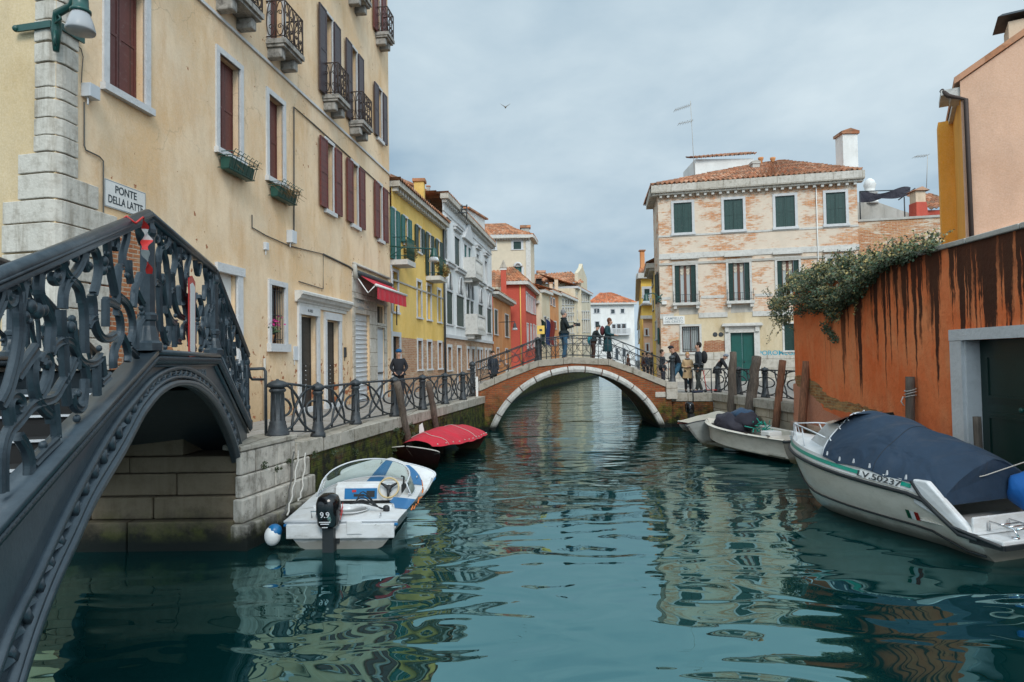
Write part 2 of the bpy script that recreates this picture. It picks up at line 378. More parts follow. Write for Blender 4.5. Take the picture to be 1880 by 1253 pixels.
    M['grey_l'] = slatmat('dark_plum_louvre', (.055, .038, .044), .20, .45)
    M['green_l'] = slatmat('green_louvre', (.009, .038, .031), .11, .45)
    M['green_v'] = slatmat('green_boards', (.011, .046, .038), .2, .45, vertical=True)
    M['teal_l'] = slatmat('teal_louvre', (.012, .12, .11), .11, .45)
    M['glass'] = glassmat('dark_window_glass', (.03, .04, .045))
    M['glass_br'] = glassmat('curtained_glass', (.42, .45, .44), .15)
    M['dark'] = simple('dark_interior', (.012, .012, .012), .9, .2)
    M['brownwood'] = simple('brown_window_wood', (.13, .045, .022), .5, .3, 6)
    M['metalwhite'] = simple('grey_white_paint', (.58, .60, .62), .45, .1, 3)
    M['shutterroll'] = slatmat('roller_shutter_metal', (.50, .50, .50), .16, .4)
    M['greydoor'] = simple('pale_grey_door_paint', (.50, .53, .56), .5, .1, 3)
    M['greendoor'] = simple('green_door_paint', (.006, .085, .070), .38, .25, 4)
    M['dkgreendoor'] = simple('dark_green_door_paint', (.004, .022, .018), .35, .3, 3)
    M['redcloth'] = clothmat('red_canvas', (.50, .006, .024), .05)
    M['bluecloth'] = clothmat('navy_canvas', (.008, .027, .056), .06)
    M['tarp'] = clothmat('dark_tarpaulin', (.022, .020, .032), .10)
    M['bluetarp'] = clothmat('blue_tarpaulin', (.0, .10, .35), .08)
    M['beigecloth'] = clothmat('beige_canvas', (.56, .50, .40), .05)
    M['gel'] = gelcoat('white_gelcoat', (.70, .71, .71), .28, .75)
    M['gel_cream'] = gelcoat('cream_gelcoat', (.76, .71, .61), .3, .6)
    M['gel_grey'] = gelcoat('grey_gelcoat', (.17, .17, .15), .35, .9)
    M['gel_blue'] = gelcoat('blue_gelcoat', (.012, .15, .36), .3, .3)
    M['gel_teal'] = gelcoat('teal_stripe_paint', (.0, .30, .22), .3, .2)
    M['gel_red'] = gelcoat('red_stripe_paint', (.42, .05, .02), .35, .3)
    M['hull_dark'] = gelcoat('dark_red_hull', (.11, .018, .016), .4, .8)
    M['rubber'] = simple('black_rubber', (.014, .016, .018), .55, .2)
    M['blackgloss'] = simple('black_engine_cowl', (.006, .006, .007), .12, .1, bs=0)
    M['chrome'] = simple('stainless_steel', (.62, .63, .64), .22, .05, metal=1, bs=0)
    M['tanwheel'] = simple('tan_wheel_rim', (.55, .42, .22), .35, .1)
    M['redpaint'] = simple('red_paint', (.50, .02, .015), .4, .1)
    M['greenpaint'] = simple('green_paint', (.01, .16, .07), .4, .1)
    M['orangepaint'] = simple('orange_paint', (.75, .2, .03), .4, .1)
    M['whitepaint'] = simple('white_paint', (.76, .76, .74), .45, .06)
    M['ink'] = simple('dark_lettering', (.035, .045, .05), .8, .2, bs=0)
    M['ink2'] = simple('grey_lettering', (.24, .28, .30), .8, .2, bs=0)
    M['ropewhite'] = simple('white_rope', (.50, .47, .42), .8, .2, 20, bs=.6, bscale=90)
    M['ropedark'] = simple('dark_rope', (.10, .095, .085), .8, .2)
    M['wood_old'] = woodmat('weathered_pole_wood', (.115, .088, .068))
    M['wood_new'] = woodmat('brown_pole_wood', (.25, .105, .055))
    M['skin'] = simple('skin', (.52, .29, .20), .5, .08, bs=0)
    M['lampglass'] = milkglass()
    M['leafA'] = leafmat('ivy_leaf_dark', (.050, .064, .028)); M['leafB'] = leafmat('ivy_leaf_olive', (.16, .145, .055)); M['leafC'] = leafmat('ivy_leaf_yellow', (.42, .32, .11)); M['leafD'] = leafmat('ivy_leaf_green', (.065, .11, .05))
    M['leafR'] = leafmat('rusty_leaf', (.20, .105, .028))
    M['pink'] = leafmat('pink_petals', (.42, .02, .16))
    M['moss'] = leafmat('moss_tuft', (.030, .045, .012))
def ironmat(name, col, rough):
    m, nt, b = new_mat(name); pos, uv, ob = coords(nt)
    n = noise(nt, pos, 7, 8, .7); c = mix(nt, n, sc3(col, .65), sc3(col, 1.5))
    up = node(nt, 'ShaderNodeSeparateXYZ'); g = node(nt, 'ShaderNodeNewGeometry'); link(nt, g.outputs['Normal'], up.inputs[0])
    dust = math_(nt, 'MULTIPLY', ramp(nt, noise(nt, pos, 11, 7, .75), .42, .7), .28)
    c = mix(nt, dust, c, (.12, .145, .16)); r = math_(nt, 'MULTIPLY', ramp(nt, noise(nt, pos, 4, 9, .8), .60, .72), .55); c = mix(nt, r, c, (.13, .085, .06))
    link(nt, c, b.inputs['Base Color']); b.inputs['Roughness'].default_value = rough; b.inputs['Metallic'].default_value = .15
    bump(nt, b, noise(nt, pos, 40, 5), .25, .004); return m
def clothmat(name, col, bd):
    m, nt, b = new_mat(name); pos, uv, ob = coords(nt)
    c = mix(nt, noise(nt, ob, 2, 7, .7), sc3(col, .7), sc3(col, 1.35)); c = mix(nt, math_(nt, 'MULTIPLY', ramp(nt, noise(nt, ob, 2.2, 8, .75), .5, .8), .10), c, (.20, .19, .19))
    link(nt, c, b.inputs['Base Color']); b.inputs['Roughness'].default_value = .75; b.inputs['Sheen Weight'].default_value = .05
    h = math_(nt, 'ADD', noise(nt, ob, 1.9, 2, .5, .8), math_(nt, 'MULTIPLY', noise(nt, ob, 6, 2), .12)); bump(nt, b, h, .8, bd * 1.6); return m
def gelcoat(name, col, rough, dirt):
    m, nt, b = new_mat(name); pos, uv, ob = coords(nt)
    c = mix(nt, noise(nt, pos, 1.5, 6), sc3(col, .9), sc3(col, 1.06))
    d = noise(nt, mapping(nt, pos, (1, 1, 2.5)), 2.6, 9, .75); c = mix(nt, math_(nt, 'MULTIPLY', ramp(nt, d, .46, .72), .55 * dirt), c, (col[0] * .38, col[1] * .33, col[2] * .24))
    f = math_(nt, 'SUBTRACT', 1.0, zrange(nt, pos, .02, .28)); f = math_(nt, 'MULTIPLY', ramp(nt, math_(nt, 'ADD', f, math_(nt, 'MULTIPLY', d, .6)), .6, 1.2), dirt)
    c = mix(nt, f, c, (.05, .045, .02)); sp = noise(nt, pos, 22, 4); c = mix(nt, math_(nt, 'MULTIPLY', ramp(nt, sp, .70, .73), .6 * dirt), c, (.05, .05, .05))
    link(nt, c, b.inputs['Base Color']); b.inputs['Roughness'].default_value = rough; b.inputs['Coat Weight'].default_value = .15; return m
def woodmat(name, col):
    m, nt, b = new_mat(name); pos, uv, ob = coords(nt)
    n = noise(nt, mapping(nt, ob, (9, 9, .8)), 3, 6, .7); c = mix(nt, ramp(nt, n, .3, .7), sc3(col, .45), sc3(col, 1.5))
    f = math_(nt, 'SUBTRACT', 1.0, zrange(nt, pos, .2, 1.1)); c = mix(nt, math_(nt, 'MULTIPLY', f, .8), c, (.025, .022, .014))
    link(nt, c, b.inputs['Base Color']); b.inputs['Roughness'].default_value = .85; bump(nt, b, n, .8, .02); return m
def leafmat(name, col):
    m, nt, b = new_mat(name); pos, uv, ob = coords(nt)
    c = mix(nt, noise(nt, pos, 12, 2), sc3(col, .6), sc3(col, 1.5)); link(nt, c, b.inputs['Base Color']); b.inputs['Roughness'].default_value = .5; return m
def milkglass():
    m, nt, b = new_mat('frosted_lamp_glass'); b.inputs['Base Color'].default_value = (.8, .82, .84, 1); b.inputs['Roughness'].default_value = .25
    b.inputs['Transmission Weight'].default_value = .55; b.inputs['IOR'].default_value = 1.2; return m
mats()

# ---------------------------------------------------------------- facades
class Face:
    def __init__(s, O, d, n=None):
        s.O = V((O[0], O[1], 0)); s.d = V((d[0], d[1], 0)).normalized()
        s.n = V((s.d.y, -s.d.x, 0))
        if s.n.dot(CAM - V((s.O.x, s.O.y, CAMZ))) < 0: s.n = -s.n
    def sz(s, x, y, dd=0):
        r = ray(x, y); O = s.O + s.n * dd; t = (O - CAM).dot(s.n) / r.dot(s.n); P = CAM + r * t
        return (P - O).dot(s.d), P.z
    def P(s, a, z, dd=0): return s.O + s.d * a + s.n * dd + V((0, 0, z))
    def sx(s, x, dd=0): return s.sz(x, 650, dd)[0]
    def rect(s, xl, xr, yt, yb, dd=0):
        """pixel rectangle, heights read at its left edge -> s0, s1, z0, z1"""
        a = s.sx(xl, dd); b = s.sx(xr, dd); return (min(a, b), max(a, b), s.sz(xl, yb, dd)[1], s.sz(xl, yt, dd)[1])
    def rectm(s, xl, xr, yt, yb, dd=0):
        a = s.sx(xl, dd); b = s.sx(xr, dd); xm = (xl + xr) / 2; return (min(a, b), max(a, b), s.sz(xm, yb, dd)[1], s.sz(xm, yt, dd)[1])
    def box(s, mb, s0, s1, z0, z1, d0, d1): mb.obox(s.P(s0, z0, d0), s.d * (s1 - s0), s.n * (d1 - d0), V((0, 0, z1 - z0)))

def wall(mb, fc, s0, s1, z0, z1, openings=(), depth=.25, d=0):
    """front skin with real holes and reveals"""
    ops = [o for o in openings if o[1] > s0 and o[0] < s1]
    S = sorted({s0, s1} | {min(max(v, s0), s1) for o in ops for v in o[:2]}); Z = sorted({z0, z1} | {min(max(v, z0), z1) for o in ops for v in o[2:4]})
    for a, b in zip(S, S[1:]):
        for e, f in zip(Z, Z[1:]):
            if b - a < 1e-5 or f - e < 1e-5: continue
            m, k = (a + b) / 2, (e + f) / 2
            if any(o[0] < m < o[1] and o[2] < k < o[3] for o in ops): continue
            q = [fc.P(a, e, d), fc.P(b, e, d), fc.P(b, f, d), fc.P(a, f, d)]
            if (q[1] - q[0]).cross(q[3] - q[0]).dot(fc.n) < 0: q = q[::-1]
            mb.face(q)
    for o in ops:
        a, b, e, f = o[:4]; dp = o[4] if len(o) > 4 else depth
        P = lambda s_, z_, t: fc.P(s_, z_, d - t)
        for q in ([P(a, e, 0), P(a, f, 0), P(a, f, dp), P(a, e, dp)], [P(b, f, 0), P(b, e, 0), P(b, e, dp), P(b, f, dp)],
                  [P(a, f, 0), P(b, f, 0), P(b, f, dp), P(a, f, dp)], [P(b, e, 0), P(a, e, 0), P(a, e, dp), P(b, e, dp)]): mb.face(q)
def add_frame(mb, fc, o, w=.14, pr=.05, sill=.10, sillpr=.10, head=None, inset=0.0):
    a, b, e, f = o[:4]; head = w if head is None else head
    fc.box(mb, a - w, a + inset, e, f, -.03 - inset, pr); fc.box(mb, b - inset, b + w, e, f, -.03 - inset, pr)
    if head: fc.box(mb, a - w, b + w, f - inset, f + head, -.03, pr + .003)
    if sill: fc.box(mb, a - w - .04, b + w + .04, e - sill, e, -.03, sillpr)
def leaf(mb, fc, s0, s1, z0, z1, d0, t=.04):
    fc.box(mb, s0, s1, z0, z1, d0, d0 + t)
    w = .05
    for a, b, e, f in ((s0, s0 + w, z0, z1), (s1 - w, s1, z0, z1), (s0 + w, s1 - w, z0, z0 + w), (s0 + w, s1 - w, z1 - w, z1), (s0 + w, s1 - w, (z0 + z1) / 2 - w / 2, (z0 + z1) / 2 + w / 2)):
        fc.box(mb, a, b, e, f, d0 + t - .005, d0 + t + .012)
def window(parent, fc, o, style='closed', fr='frame', sh='green_l', gl='glass', w=.12, pr=.04, sill=.1, lw=None, depth=.2, mull='whitepaint', head=None, name='window', sh2=None, bars=True, leafside=(1, 1), label=None):
    a, b, e, f = o[:4]
    if w:
        m = MB(); add_frame(m, fc, o, w, pr, sill, pr + .06, head); wn = m.build(name, MT[fr], parent)
    else:
        m = MB(); fc.box(m, a, b, e - .03, e, -.03, .03); wn = m.build(name, MT[fr], parent)
    if label: wn['label'] = label
    mid = (a + b) / 2
    if style == 'closed':
        for x0, x1 in ((a + .01, mid - .006), (mid + .006, b - .01)):
            m = MB(); leaf(m, fc, x0, x1, e + .01, f - .01, -depth + .02); m.build('shutter', MT[sh], wn)
        m = MB(); q = [fc.P(a, e, -depth), fc.P(b, e, -depth), fc.P(b, f, -depth), fc.P(a, f, -depth)]; m.face(q); m.build('window_back', MT['dark'], wn)
        return wn
    m = MB(); fc.box(m, a, b, e, f, -depth - .02, -depth); m.build('pane', MT[gl], wn)
    m = MB(); t = .045
    for x0, x1, z0, z1 in ((a, a + t, e, f), (b - t, b, e, f), (a + t, b - t, e, e + t), (a + t, b - t, f - t, f), (mid - .03, mid + .03, e + t, f - t)):
        fc.box(m, x0, x1, z0, z1, -depth - .01, -depth + .03)
    if bars:
        k = 3 if f - e > 1.3 else 2
        for i in range(1, k): z = e + (f - e) * i / k; fc.box(m, a + t, mid - .03, z - .015, z + .015, -depth - .01, -depth + .02); fc.box(m, mid + .03, b - t, z - .015, z + .015, -depth - .01, -depth + .02)
    m.build('sash', MT[mull], wn)
    if style == 'open':
        l = lw or (mid - a)
        if leafside[0]: m = MB(); leaf(m, fc, a - w * .3 - l, a - w * .3, e, f - .02, pr + .01); m.build('shutter', MT[sh], wn)
        if leafside[1]: m = MB(); leaf(m, fc, b + w * .3, b + w * .3 + l, e, f - .02, pr + .01); m.build('shutter', MT[sh2 or sh], wn)
    if style == 'ajar':   # leaves stand out at right angles
        l = lw or (mid - a)
        for x, sg in ((a, -1), (b, 1)):
            m = MB(); dv = (fc.n * math.cos(.35) + fc.d * sg * math.sin(.35)) * l; m.obox(fc.P(x, e, .02), dv, fc.d * (.04 * -sg), V((0, 0, f - e - .02))); m.build('shutter', MT[sh], wn)
    return wn
def tile_roof(mb, e0, e1, r1, r0, pitch=.24, row=.38, amp=.05, lift=.03):
    """barrel tiles between eave e0-e1 and ridge r0-r1 (r0 above e0)"""
    e0, e1, r0, r1 = V(e0), V(e1), V(r0), V(r1); W = (e1 - e0).length; L = max((r0 - e0).length, (r1 - e1).length)
    nc = max(2, int(W / pitch)); nr = max(1, int(L / row)); sub = 6
    n = (e1 - e0).cross((r0 + r1) / 2 - (e0 + e1) / 2).normalized()
    if n.z < 0: n = -n
    for j in range(nr):
        v0, v1 = j / nr, (j + 1) / nr
        vs = []; uvs = []
        for v, lf in ((v0, lift + .02), (v1 + .02, .0)):
            A = e0.lerp(r0, v); B = e1.lerp(r1, v)
            for i in range(nc * sub + 1):
                u = i / (nc * sub); ph = (i / sub) % 1
                h = amp * math.sin(math.pi * ph * 2 if False else 0) + amp * (math.cos(2 * math.pi * (ph)) )
                jt = .012 * math.sin(i // sub * 12.9 + j * 7.7)
                vs.append(A.lerp(B, u) + n * (h + lf + jt)); uvs.append(((i) / sub, j + (v - v0) * nr * .96 + .01))
        k = nc * sub + 1
        fs = [(i, i + 1, k + i + 1, k + i) for i in range(k - 1)]
        fu = []
        for i in range(k - 1):
            c = math.floor((i + .5) / sub + .5); fu.append([(c + .3, j + .2), (c + .6, j + .2), (c + .6, j + .8), (c + .3, j + .8)])
        mb.raw(vs, fs, True, fu)
        # butt ends of the row
        vs2 = [p for p in vs[:k]] + [p - n * (lift + .03) for p in vs[:k]]
        mb.raw(vs2, [(i + 1, i, k + i, k + i + 1) for i in range(k - 1)], False, fu)
def flat_roof(mb, pts): mb.face(pts)
def text(parent, s, size, P, xdir, zdir, mat, ext=.004, name='lettering', cx=True, squash=1.0, font_sp=1.0, fit=None):
    cu = bpy.data.curves.new(name, 'FONT'); cu.body = s; cu.size = size; cu.extrude = ext; cu.space_character = font_sp
    cu.offset = size * .012
    cu.align_x = 'CENTER' if cx else 'LEFT'; cu.align_y = 'CENTER'
    o = bpy.data.objects.new(name, cu); COL.objects.link(o)
    dg = bpy.context.evaluated_depsgraph_get(); me = bpy.data.meshes.new_from_object(o.evaluated_get(dg))
    if fit: squash = fit / (max(v.co.x for v in me.vertices) - min(v.co.x for v in me.vertices))
    bpy.data.objects.remove(o); x = V(xdir).normalized() * squash; z = V(zdir).normalized(); y = x.cross(z).normalized()
    mb = MB(); P = V(P)
    mb.raw([P + x * v.co.x + z * v.co.y - y * v.co.z * -1 for v in me.vertices], [tuple(p.vertices) for p in me.polygons])
    return mb.build(name, mat, parent)
# ================================================================ camera, sky, light
cam = bpy.data.cameras.new('camera'); co = bpy.data.objects.new('camera', cam); COL.objects.link(co)
co.matrix_world = Matrix(((_RR.x, _UU.x, -_D.x, 0), (_RR.y, _UU.y, -_D.y, 0), (_RR.z, _UU.z, -_D.z, CAMZ), (0, 0, 0, 1)))
cam.sensor_width = 36; cam.lens = 36 * F / 1880; cam.clip_end = 3000; cam.clip_start = .05; sc.camera = co
w = bpy.data.worlds.new('World'); sc.world = w; w.use_nodes = True; nt = w.node_tree
bg = nt.nodes['Background']; sky = node(nt, 'ShaderNodeTexSky', sky_type='NISHITA'); sky.sun_disc = False
SUN_EL, SUN_AZ = R(40), R(168)
sky.sun_elevation = SUN_EL; sky.sun_rotation = SUN_AZ; sky.air_density = 1.0; sky.dust_density = 1.0; sky.ozone_density = 3.0
tc = node(nt, 'ShaderNodeTexCoord'); gv = tc.outputs['Generated']
sp = node(nt, 'ShaderNodeSeparateXYZ'); link(nt, gv, sp.inputs[0])
zz = math_(nt, 'ADD', math_(nt, 'MAXIMUM', sp.outputs[2], 0), .22)
cx = math_(nt, 'DIVIDE', sp.outputs[0], zz); cy = math_(nt, 'DIVIDE', sp.outputs[1], zz)
cb = node(nt, 'ShaderNodeCombineXYZ'); link(nt, cx, cb.inputs[0]); link(nt, cy, cb.inputs[1])
n1 = noise(nt, mapping(nt, cb.outputs[0], (.8, .55, 1), (3.1, 1.7, 0)), .9, 7, .52, .25); n2 = noise(nt, mapping(nt, cb.outputs[0], (1, 1, 1), (7.3, 2.2, 0)), 2.6, 6, .55, .2)
den = math_(nt, 'ADD', math_(nt, 'MULTIPLY', n1, .72), math_(nt, 'MULTIPLY', n2, .28))
lit = mix(nt, ramp(nt, den, .36, .64), (3.0, 4.5, 5.8), (7.4, 8.6, 9.2))
hor = ramp(nt, sp.outputs[2], .0, .5); lit = mix(nt, math_(nt, 'MULTIPLY', math_(nt, 'SUBTRACT', 1, hor), .30), lit, (3.2, 4.6, 6.0))
cover = ramp(nt, den, .30, .46)
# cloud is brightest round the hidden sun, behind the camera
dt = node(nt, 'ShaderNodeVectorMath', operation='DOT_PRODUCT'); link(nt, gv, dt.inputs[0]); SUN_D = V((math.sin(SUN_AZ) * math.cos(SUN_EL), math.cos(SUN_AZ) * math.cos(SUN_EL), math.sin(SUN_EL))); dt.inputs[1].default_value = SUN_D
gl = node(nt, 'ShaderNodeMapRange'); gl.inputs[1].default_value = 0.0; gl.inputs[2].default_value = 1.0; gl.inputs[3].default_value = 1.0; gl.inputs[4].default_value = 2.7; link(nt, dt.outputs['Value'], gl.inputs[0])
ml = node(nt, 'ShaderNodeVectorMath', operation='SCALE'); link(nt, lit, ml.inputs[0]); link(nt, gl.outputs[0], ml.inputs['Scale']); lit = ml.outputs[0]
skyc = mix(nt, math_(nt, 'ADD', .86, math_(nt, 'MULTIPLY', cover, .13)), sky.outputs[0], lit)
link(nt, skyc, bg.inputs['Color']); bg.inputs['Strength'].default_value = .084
sun = bpy.data.lights.new('sun', 'SUN'); sun.energy = 1.5; sun.angle = R(20); sun.color = (1, .95, .88)
so = bpy.data.objects.new('sun', sun); COL.objects.link(so)
sd = V((math.sin(SUN_AZ) * math.cos(SUN_EL), math.cos(SUN_AZ) * math.cos(SUN_EL), math.sin(SUN_EL)))
so.rotation_euler = sd.to_track_quat('Z', 'Y').to_euler()
sc.view_settings.view_transform = 'Standard'; sc.view_settings.look = 'None'; sc.view_settings.gamma = 1; sc.view_settings.exposure = .22
sc.cycles.max_bounces = 6; sc.cycles.diffuse_bounces = 3; sc.cycles.glossy_bounces = 3; sc.cycles.transmission_bounces = 6; sc.cycles.caustics_reflective = False; sc.cycles.caustics_refractive = False

# ================================================================ water
def water():
    m, nt, b = new_mat('canal_water'); pos, uv, ob = coords(nt)
    b.inputs['Base Color'].default_value = (.0015, .021, .021, 1); b.inputs['Roughness'].default_value = .01; b.inputs['IOR'].default_value = 3.4; b.inputs['Specular Tint'].default_value = (.48, .96, .99, 1)
    b.inputs['Specular IOR Level'].default_value = .5
    n0 = noise(nt, mapping(nt, pos, (.50, .70, 1)), .62, 1, .4, .5)
    n1 = noise(nt, mapping(nt, pos, (.8, 1.5, 1), (5, 2, 0)), 1.05, 1, .4, .9)
    n2 = noise(nt, mapping(nt, pos, (1.2, 3.0, 1), (1, 9, 0)), 2.3, 3, .5, .3)
    # wind patches: fine ripples only in places, mostly far out
    s = node(nt, 'ShaderNodeSeparateXYZ'); link(nt, pos, s.inputs[0])
    far = node(nt, 'ShaderNodeMapRange'); far.inputs[1].default_value = 8; far.inputs[2].default_value = 20; far.inputs[3].default_value = .0; far.inputs[4].default_value = .7; link(nt, s.outputs[1], far.inputs[0])
    h = math_(nt, 'ADD', math_(nt, 'MULTIPLY', n0, .80), math_(nt, 'MULTIPLY', n1, .30))
    h = math_(nt, 'ADD', h, math_(nt, 'MULTIPLY', n2, math_(nt, 'MULTIPLY', far.outputs[0], .085)))
    bump(nt, b, h, 1.0, .105)
    mb = MB(); mb.face([(-60, -12, 0), (60, -12, 0), (60, 130, 0), (-60, 130, 0)])
    o = mb.build('water', m); kind(o, 'structure')
water()
mb = MB(); mb.face([(-900, -300, -1.5), (900, -300, -1.5), (900, 1500, -1.5), (-900, 1500, -1.5)]); kind(mb.build('ground', simple('canal_bed_mud', (.05, .05, .04))), 'structure')
# ================================================================ left quay
QZ = 1.27
qd = V((2.75, 14.65, 0)).normalized(); Q0 = V((-3.93, 9.38, 0)); QL = 15.9
QF = Face((Q0.x, Q0.y), (qd.x, qd.y))          # canal face of the left quay, s=0 at the pier corner
CF = Face((-6.0494, 15.0037), (.12, 1))         # facade of the big cream house
PW = 1.55                                       # pier length
mb = MB()
far = QF.P(QL, 0)
poly = [QF.P(PW, QZ, -.5), QF.P(QL, QZ, -.5), V((far.x - .5, 27.6, QZ)), V((-9, 27.6, QZ)), V((-12, 9.9, QZ)), V((Q0.x - 1, 9.62, QZ)), QF.P(.2, QZ, -.5)]
mb.face(poly); q = mb.build('pavement', MT['paving']); kind(q, 'structure')
qw = thing('quay_wall', 'mossy brick quay wall with pale stone coping under the left railing', 'quay wall', tuple(QF.P(5, 0)))
mb = MB(); QF.box(mb, PW, QL, -.8, QZ - .24, -.6, 0); mb.build('brick_facing', MT['mossy'], qw)
mb = MB(); s = PW + .02
random.seed(3)
while s < QL - .1:
    l = min(random.uniform(1.5, 2.1), QL - s); QF.box(mb, s, s + l - .012, QZ - .24, QZ + .015, -.52, .035 + random.uniform(-.008, .008)); s += l
mb.build('coping', MT['coping'], qw, bevel=.012)
# stepped foot stones
mb = MB(); QF.box(mb, 4.2, 7.4, -.5, .28, 0, .12); QF.box(mb, 5.0, 8.8, -.5, .16, .12, .22); mb.build('footing', MT['mossy'], qw)
mb = MB()
for i in range(9):
    s = random.uniform(1.7, 13); z = random.uniform(.5, 1.0)
    QF.box(mb, s, s + random.uniform(.15, .4), z, z + .1, -.05, .02)
mb.build('loose_brick', MT['mossy'], qw)
pr = thing('stone_pier', 'big dirty white ashlar pier at the foot of the iron footbridge', 'pier', tuple(Q0))
def ashrow(mb, fc, s0, s1, z0, z1, d0, d1, lens, gap=.010):
    s = s0; i = 0
    while s < s1 - .05:
        l = lens[i % len(lens)]; e = min(s + l, s1)
        if s1 - e < .2: e = s1
        fc.box(mb, s, e - gap, z0, z1 - gap, d0, d1 + random.uniform(-.012, .012)); s = e; i += 1
mb = MB()
rows = [(-.6, .36, .20), (.36, .70, .09), (.70, 1.02, .02), (1.02, 1.36, 0.0)]
for k, (z0, z1, out) in enumerate(rows): ashrow(mb, QF, -out * .7 + .004 * k, PW + out * 1.2 + (.42 if k < 3 else 0), z0, z1, -.06, out + .02, [(.8, .55, .9), (.45, 1.0, .6), (.9, .5, .7), (.38, .62, .56)][k])
mb.build('stone_courses', MT['pier'], pr, bevel=.022)
mb = MB(); mb.prism([QF.P(-.03, 1.36, .05), QF.P(PW + .02, 1.36, .05), QF.P(PW + .02, 1.36, -.7), QF.P(.12, 1.36, -.34)], (0, 0, .075)); mb.build('cap_slab', MT['coping'], pr, bevel=.015)
# abutment wall under the iron bridge, facing the camera
ab = thing('abutment_wall', 'dark wet stone wall in the shade under the iron footbridge', 'wall', (-7, 9.6, 0))
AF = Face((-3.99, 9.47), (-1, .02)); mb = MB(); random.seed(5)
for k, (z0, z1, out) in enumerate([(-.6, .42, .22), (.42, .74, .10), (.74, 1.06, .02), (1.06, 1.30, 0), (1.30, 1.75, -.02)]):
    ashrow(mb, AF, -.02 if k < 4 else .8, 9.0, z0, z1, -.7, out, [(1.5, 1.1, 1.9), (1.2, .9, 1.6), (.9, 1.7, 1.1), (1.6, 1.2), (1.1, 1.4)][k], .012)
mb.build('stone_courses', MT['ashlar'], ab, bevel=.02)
# ================================================================ big cream house
ch = thing('cream_house', 'tall cream plastered house with maroon shutters behind the iron footbridge', 'house', (-8, 18, 0))
sc_ = CF.sx(100); se = CF.sx(718.2)
TOP = 19.5
def row(z0, z1, pts): return [(CF.sx(a), CF.sx(b), z0, z1) for a, b in pts]
r1 = row(7.22, 9.30, [(196.5, 264.5), (402.5, 441), (494.5, 521), (600, 613.5), (647.3, 658.7), (696.3, 703.2)])
z2b, z2t = CF.sz(600, 186)[1], CF.sz(600, 42)[1]
bz2 = 10.62; tz2 = 13.25
r2 = row(bz2, tz2, [(196.5, 264.5), (402.5, 441), (497, 522), (599.5, 613.5), (647, 658.7)]) + row(11.05, 13.0, [(696.3, 704.5)])
r3 = row(15.0, 17.6, [(196.5, 264.5), (402.5, 441), (497, 522), (599.5, 613.5), (647, 658.7), (697, 704)])
G1 = CF.rect(399.5, 434, 497, 690); G1 = (G1[0], G1[1], 1.9, G1[3])
G2 = CF.rect(496.5, 522, 523, 631)
D1 = CF.rect(550, 581, 577, 770); D1 = (D1[0], D1[1], QZ, D1[3])
D2 = CF.rect(598, 622, 587, 760); D2 = (D2[0], D2[1], QZ, D2[3])
SH = CF.rect(650.5, 679.5, 574, 745); SH = (SH[0], SH[1], QZ, SH[3])
ND = CF.rect(692, 706, 601, 740); ND = (ND[0], ND[1], QZ, ND[3])
NW = CF.rect(692, 704, 561, 593)
ops = r1 + r2 + r3 + [G1, G2, D1, D2, SH, ND, NW]
mb = MB(); wall(mb, CF, sc_, se, QZ, TOP, ops, .24)
# far end wall of the house
E = CF.P(se, 0); B = E - CF.n * 9
mb.face([(E.x, E.y, QZ), (B.x, B.y, QZ), (B.x, B.y, TOP), (E.x, E.y, TOP)])
mb.build('wall', MT['cream'], ch)
C0 = CF.P(sc_, 0); SF = Face((C0.x, C0.y), (-.979, .203))
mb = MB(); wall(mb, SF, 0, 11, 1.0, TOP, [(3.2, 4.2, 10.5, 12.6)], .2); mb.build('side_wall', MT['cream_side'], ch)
mb = MB()
for z in (10.03,):
    CF.box(mb, sc_ + .5, se, z, z + .07, -.02, .05)
mb.build('string_course', MT['frame'], ch)
# quoins
mb = MB(); random.seed(11)
jz = [CF.sz(112, y)[1] for y in (-260, -225, -180, -140, -100, -60, -28, 7, 43, 84, 121, 165, 187, 221, 253, 284, 322, 369, 412, 466, 515, 566, 620, 690)]
for k, (zt, zb) in enumerate(zip(jz, jz[1:])):
    wr, wl = .38, .34
    if k >= 15: wl = .62; 
    if k == 16: wr = .80
    if k >= 17: wr, wl = 1.10 + (.12 if k % 2 else -.05), .90
    if k >= 19: wr = 1.05
    zb = max(zb, 1.30); g = random.uniform(.012, .028); dd = .045 + random.uniform(-.006, .01)
    rr = .13; n1, n2 = CF.n, SF.n; cc = V((C0.x, C0.y, zb + g))
    P1 = cc + CF.d * wr; P2 = cc + SF.d * wl
    loop = [P1 + n1 * dd, ]
    for t in range(5):
        a = t / 4; nn = (n1 * (1 - a) + n2 * a).normalized(); loop.append(cc + CF.d * rr * .9 + SF.d * rr * .9 + nn * (rr + dd))
    loop += [P2 + n2 * dd, P2 - n2 * .1, cc + CF.d * .2 + SF.d * .2, P1 - n1 * .1]
    mb.prism(loop, (0, 0, zt - zb - g))
    if k >= 17:   # split the long stones
        pass
mb.build('corner_quoins', MT['quoin'], ch, bevel=.012)
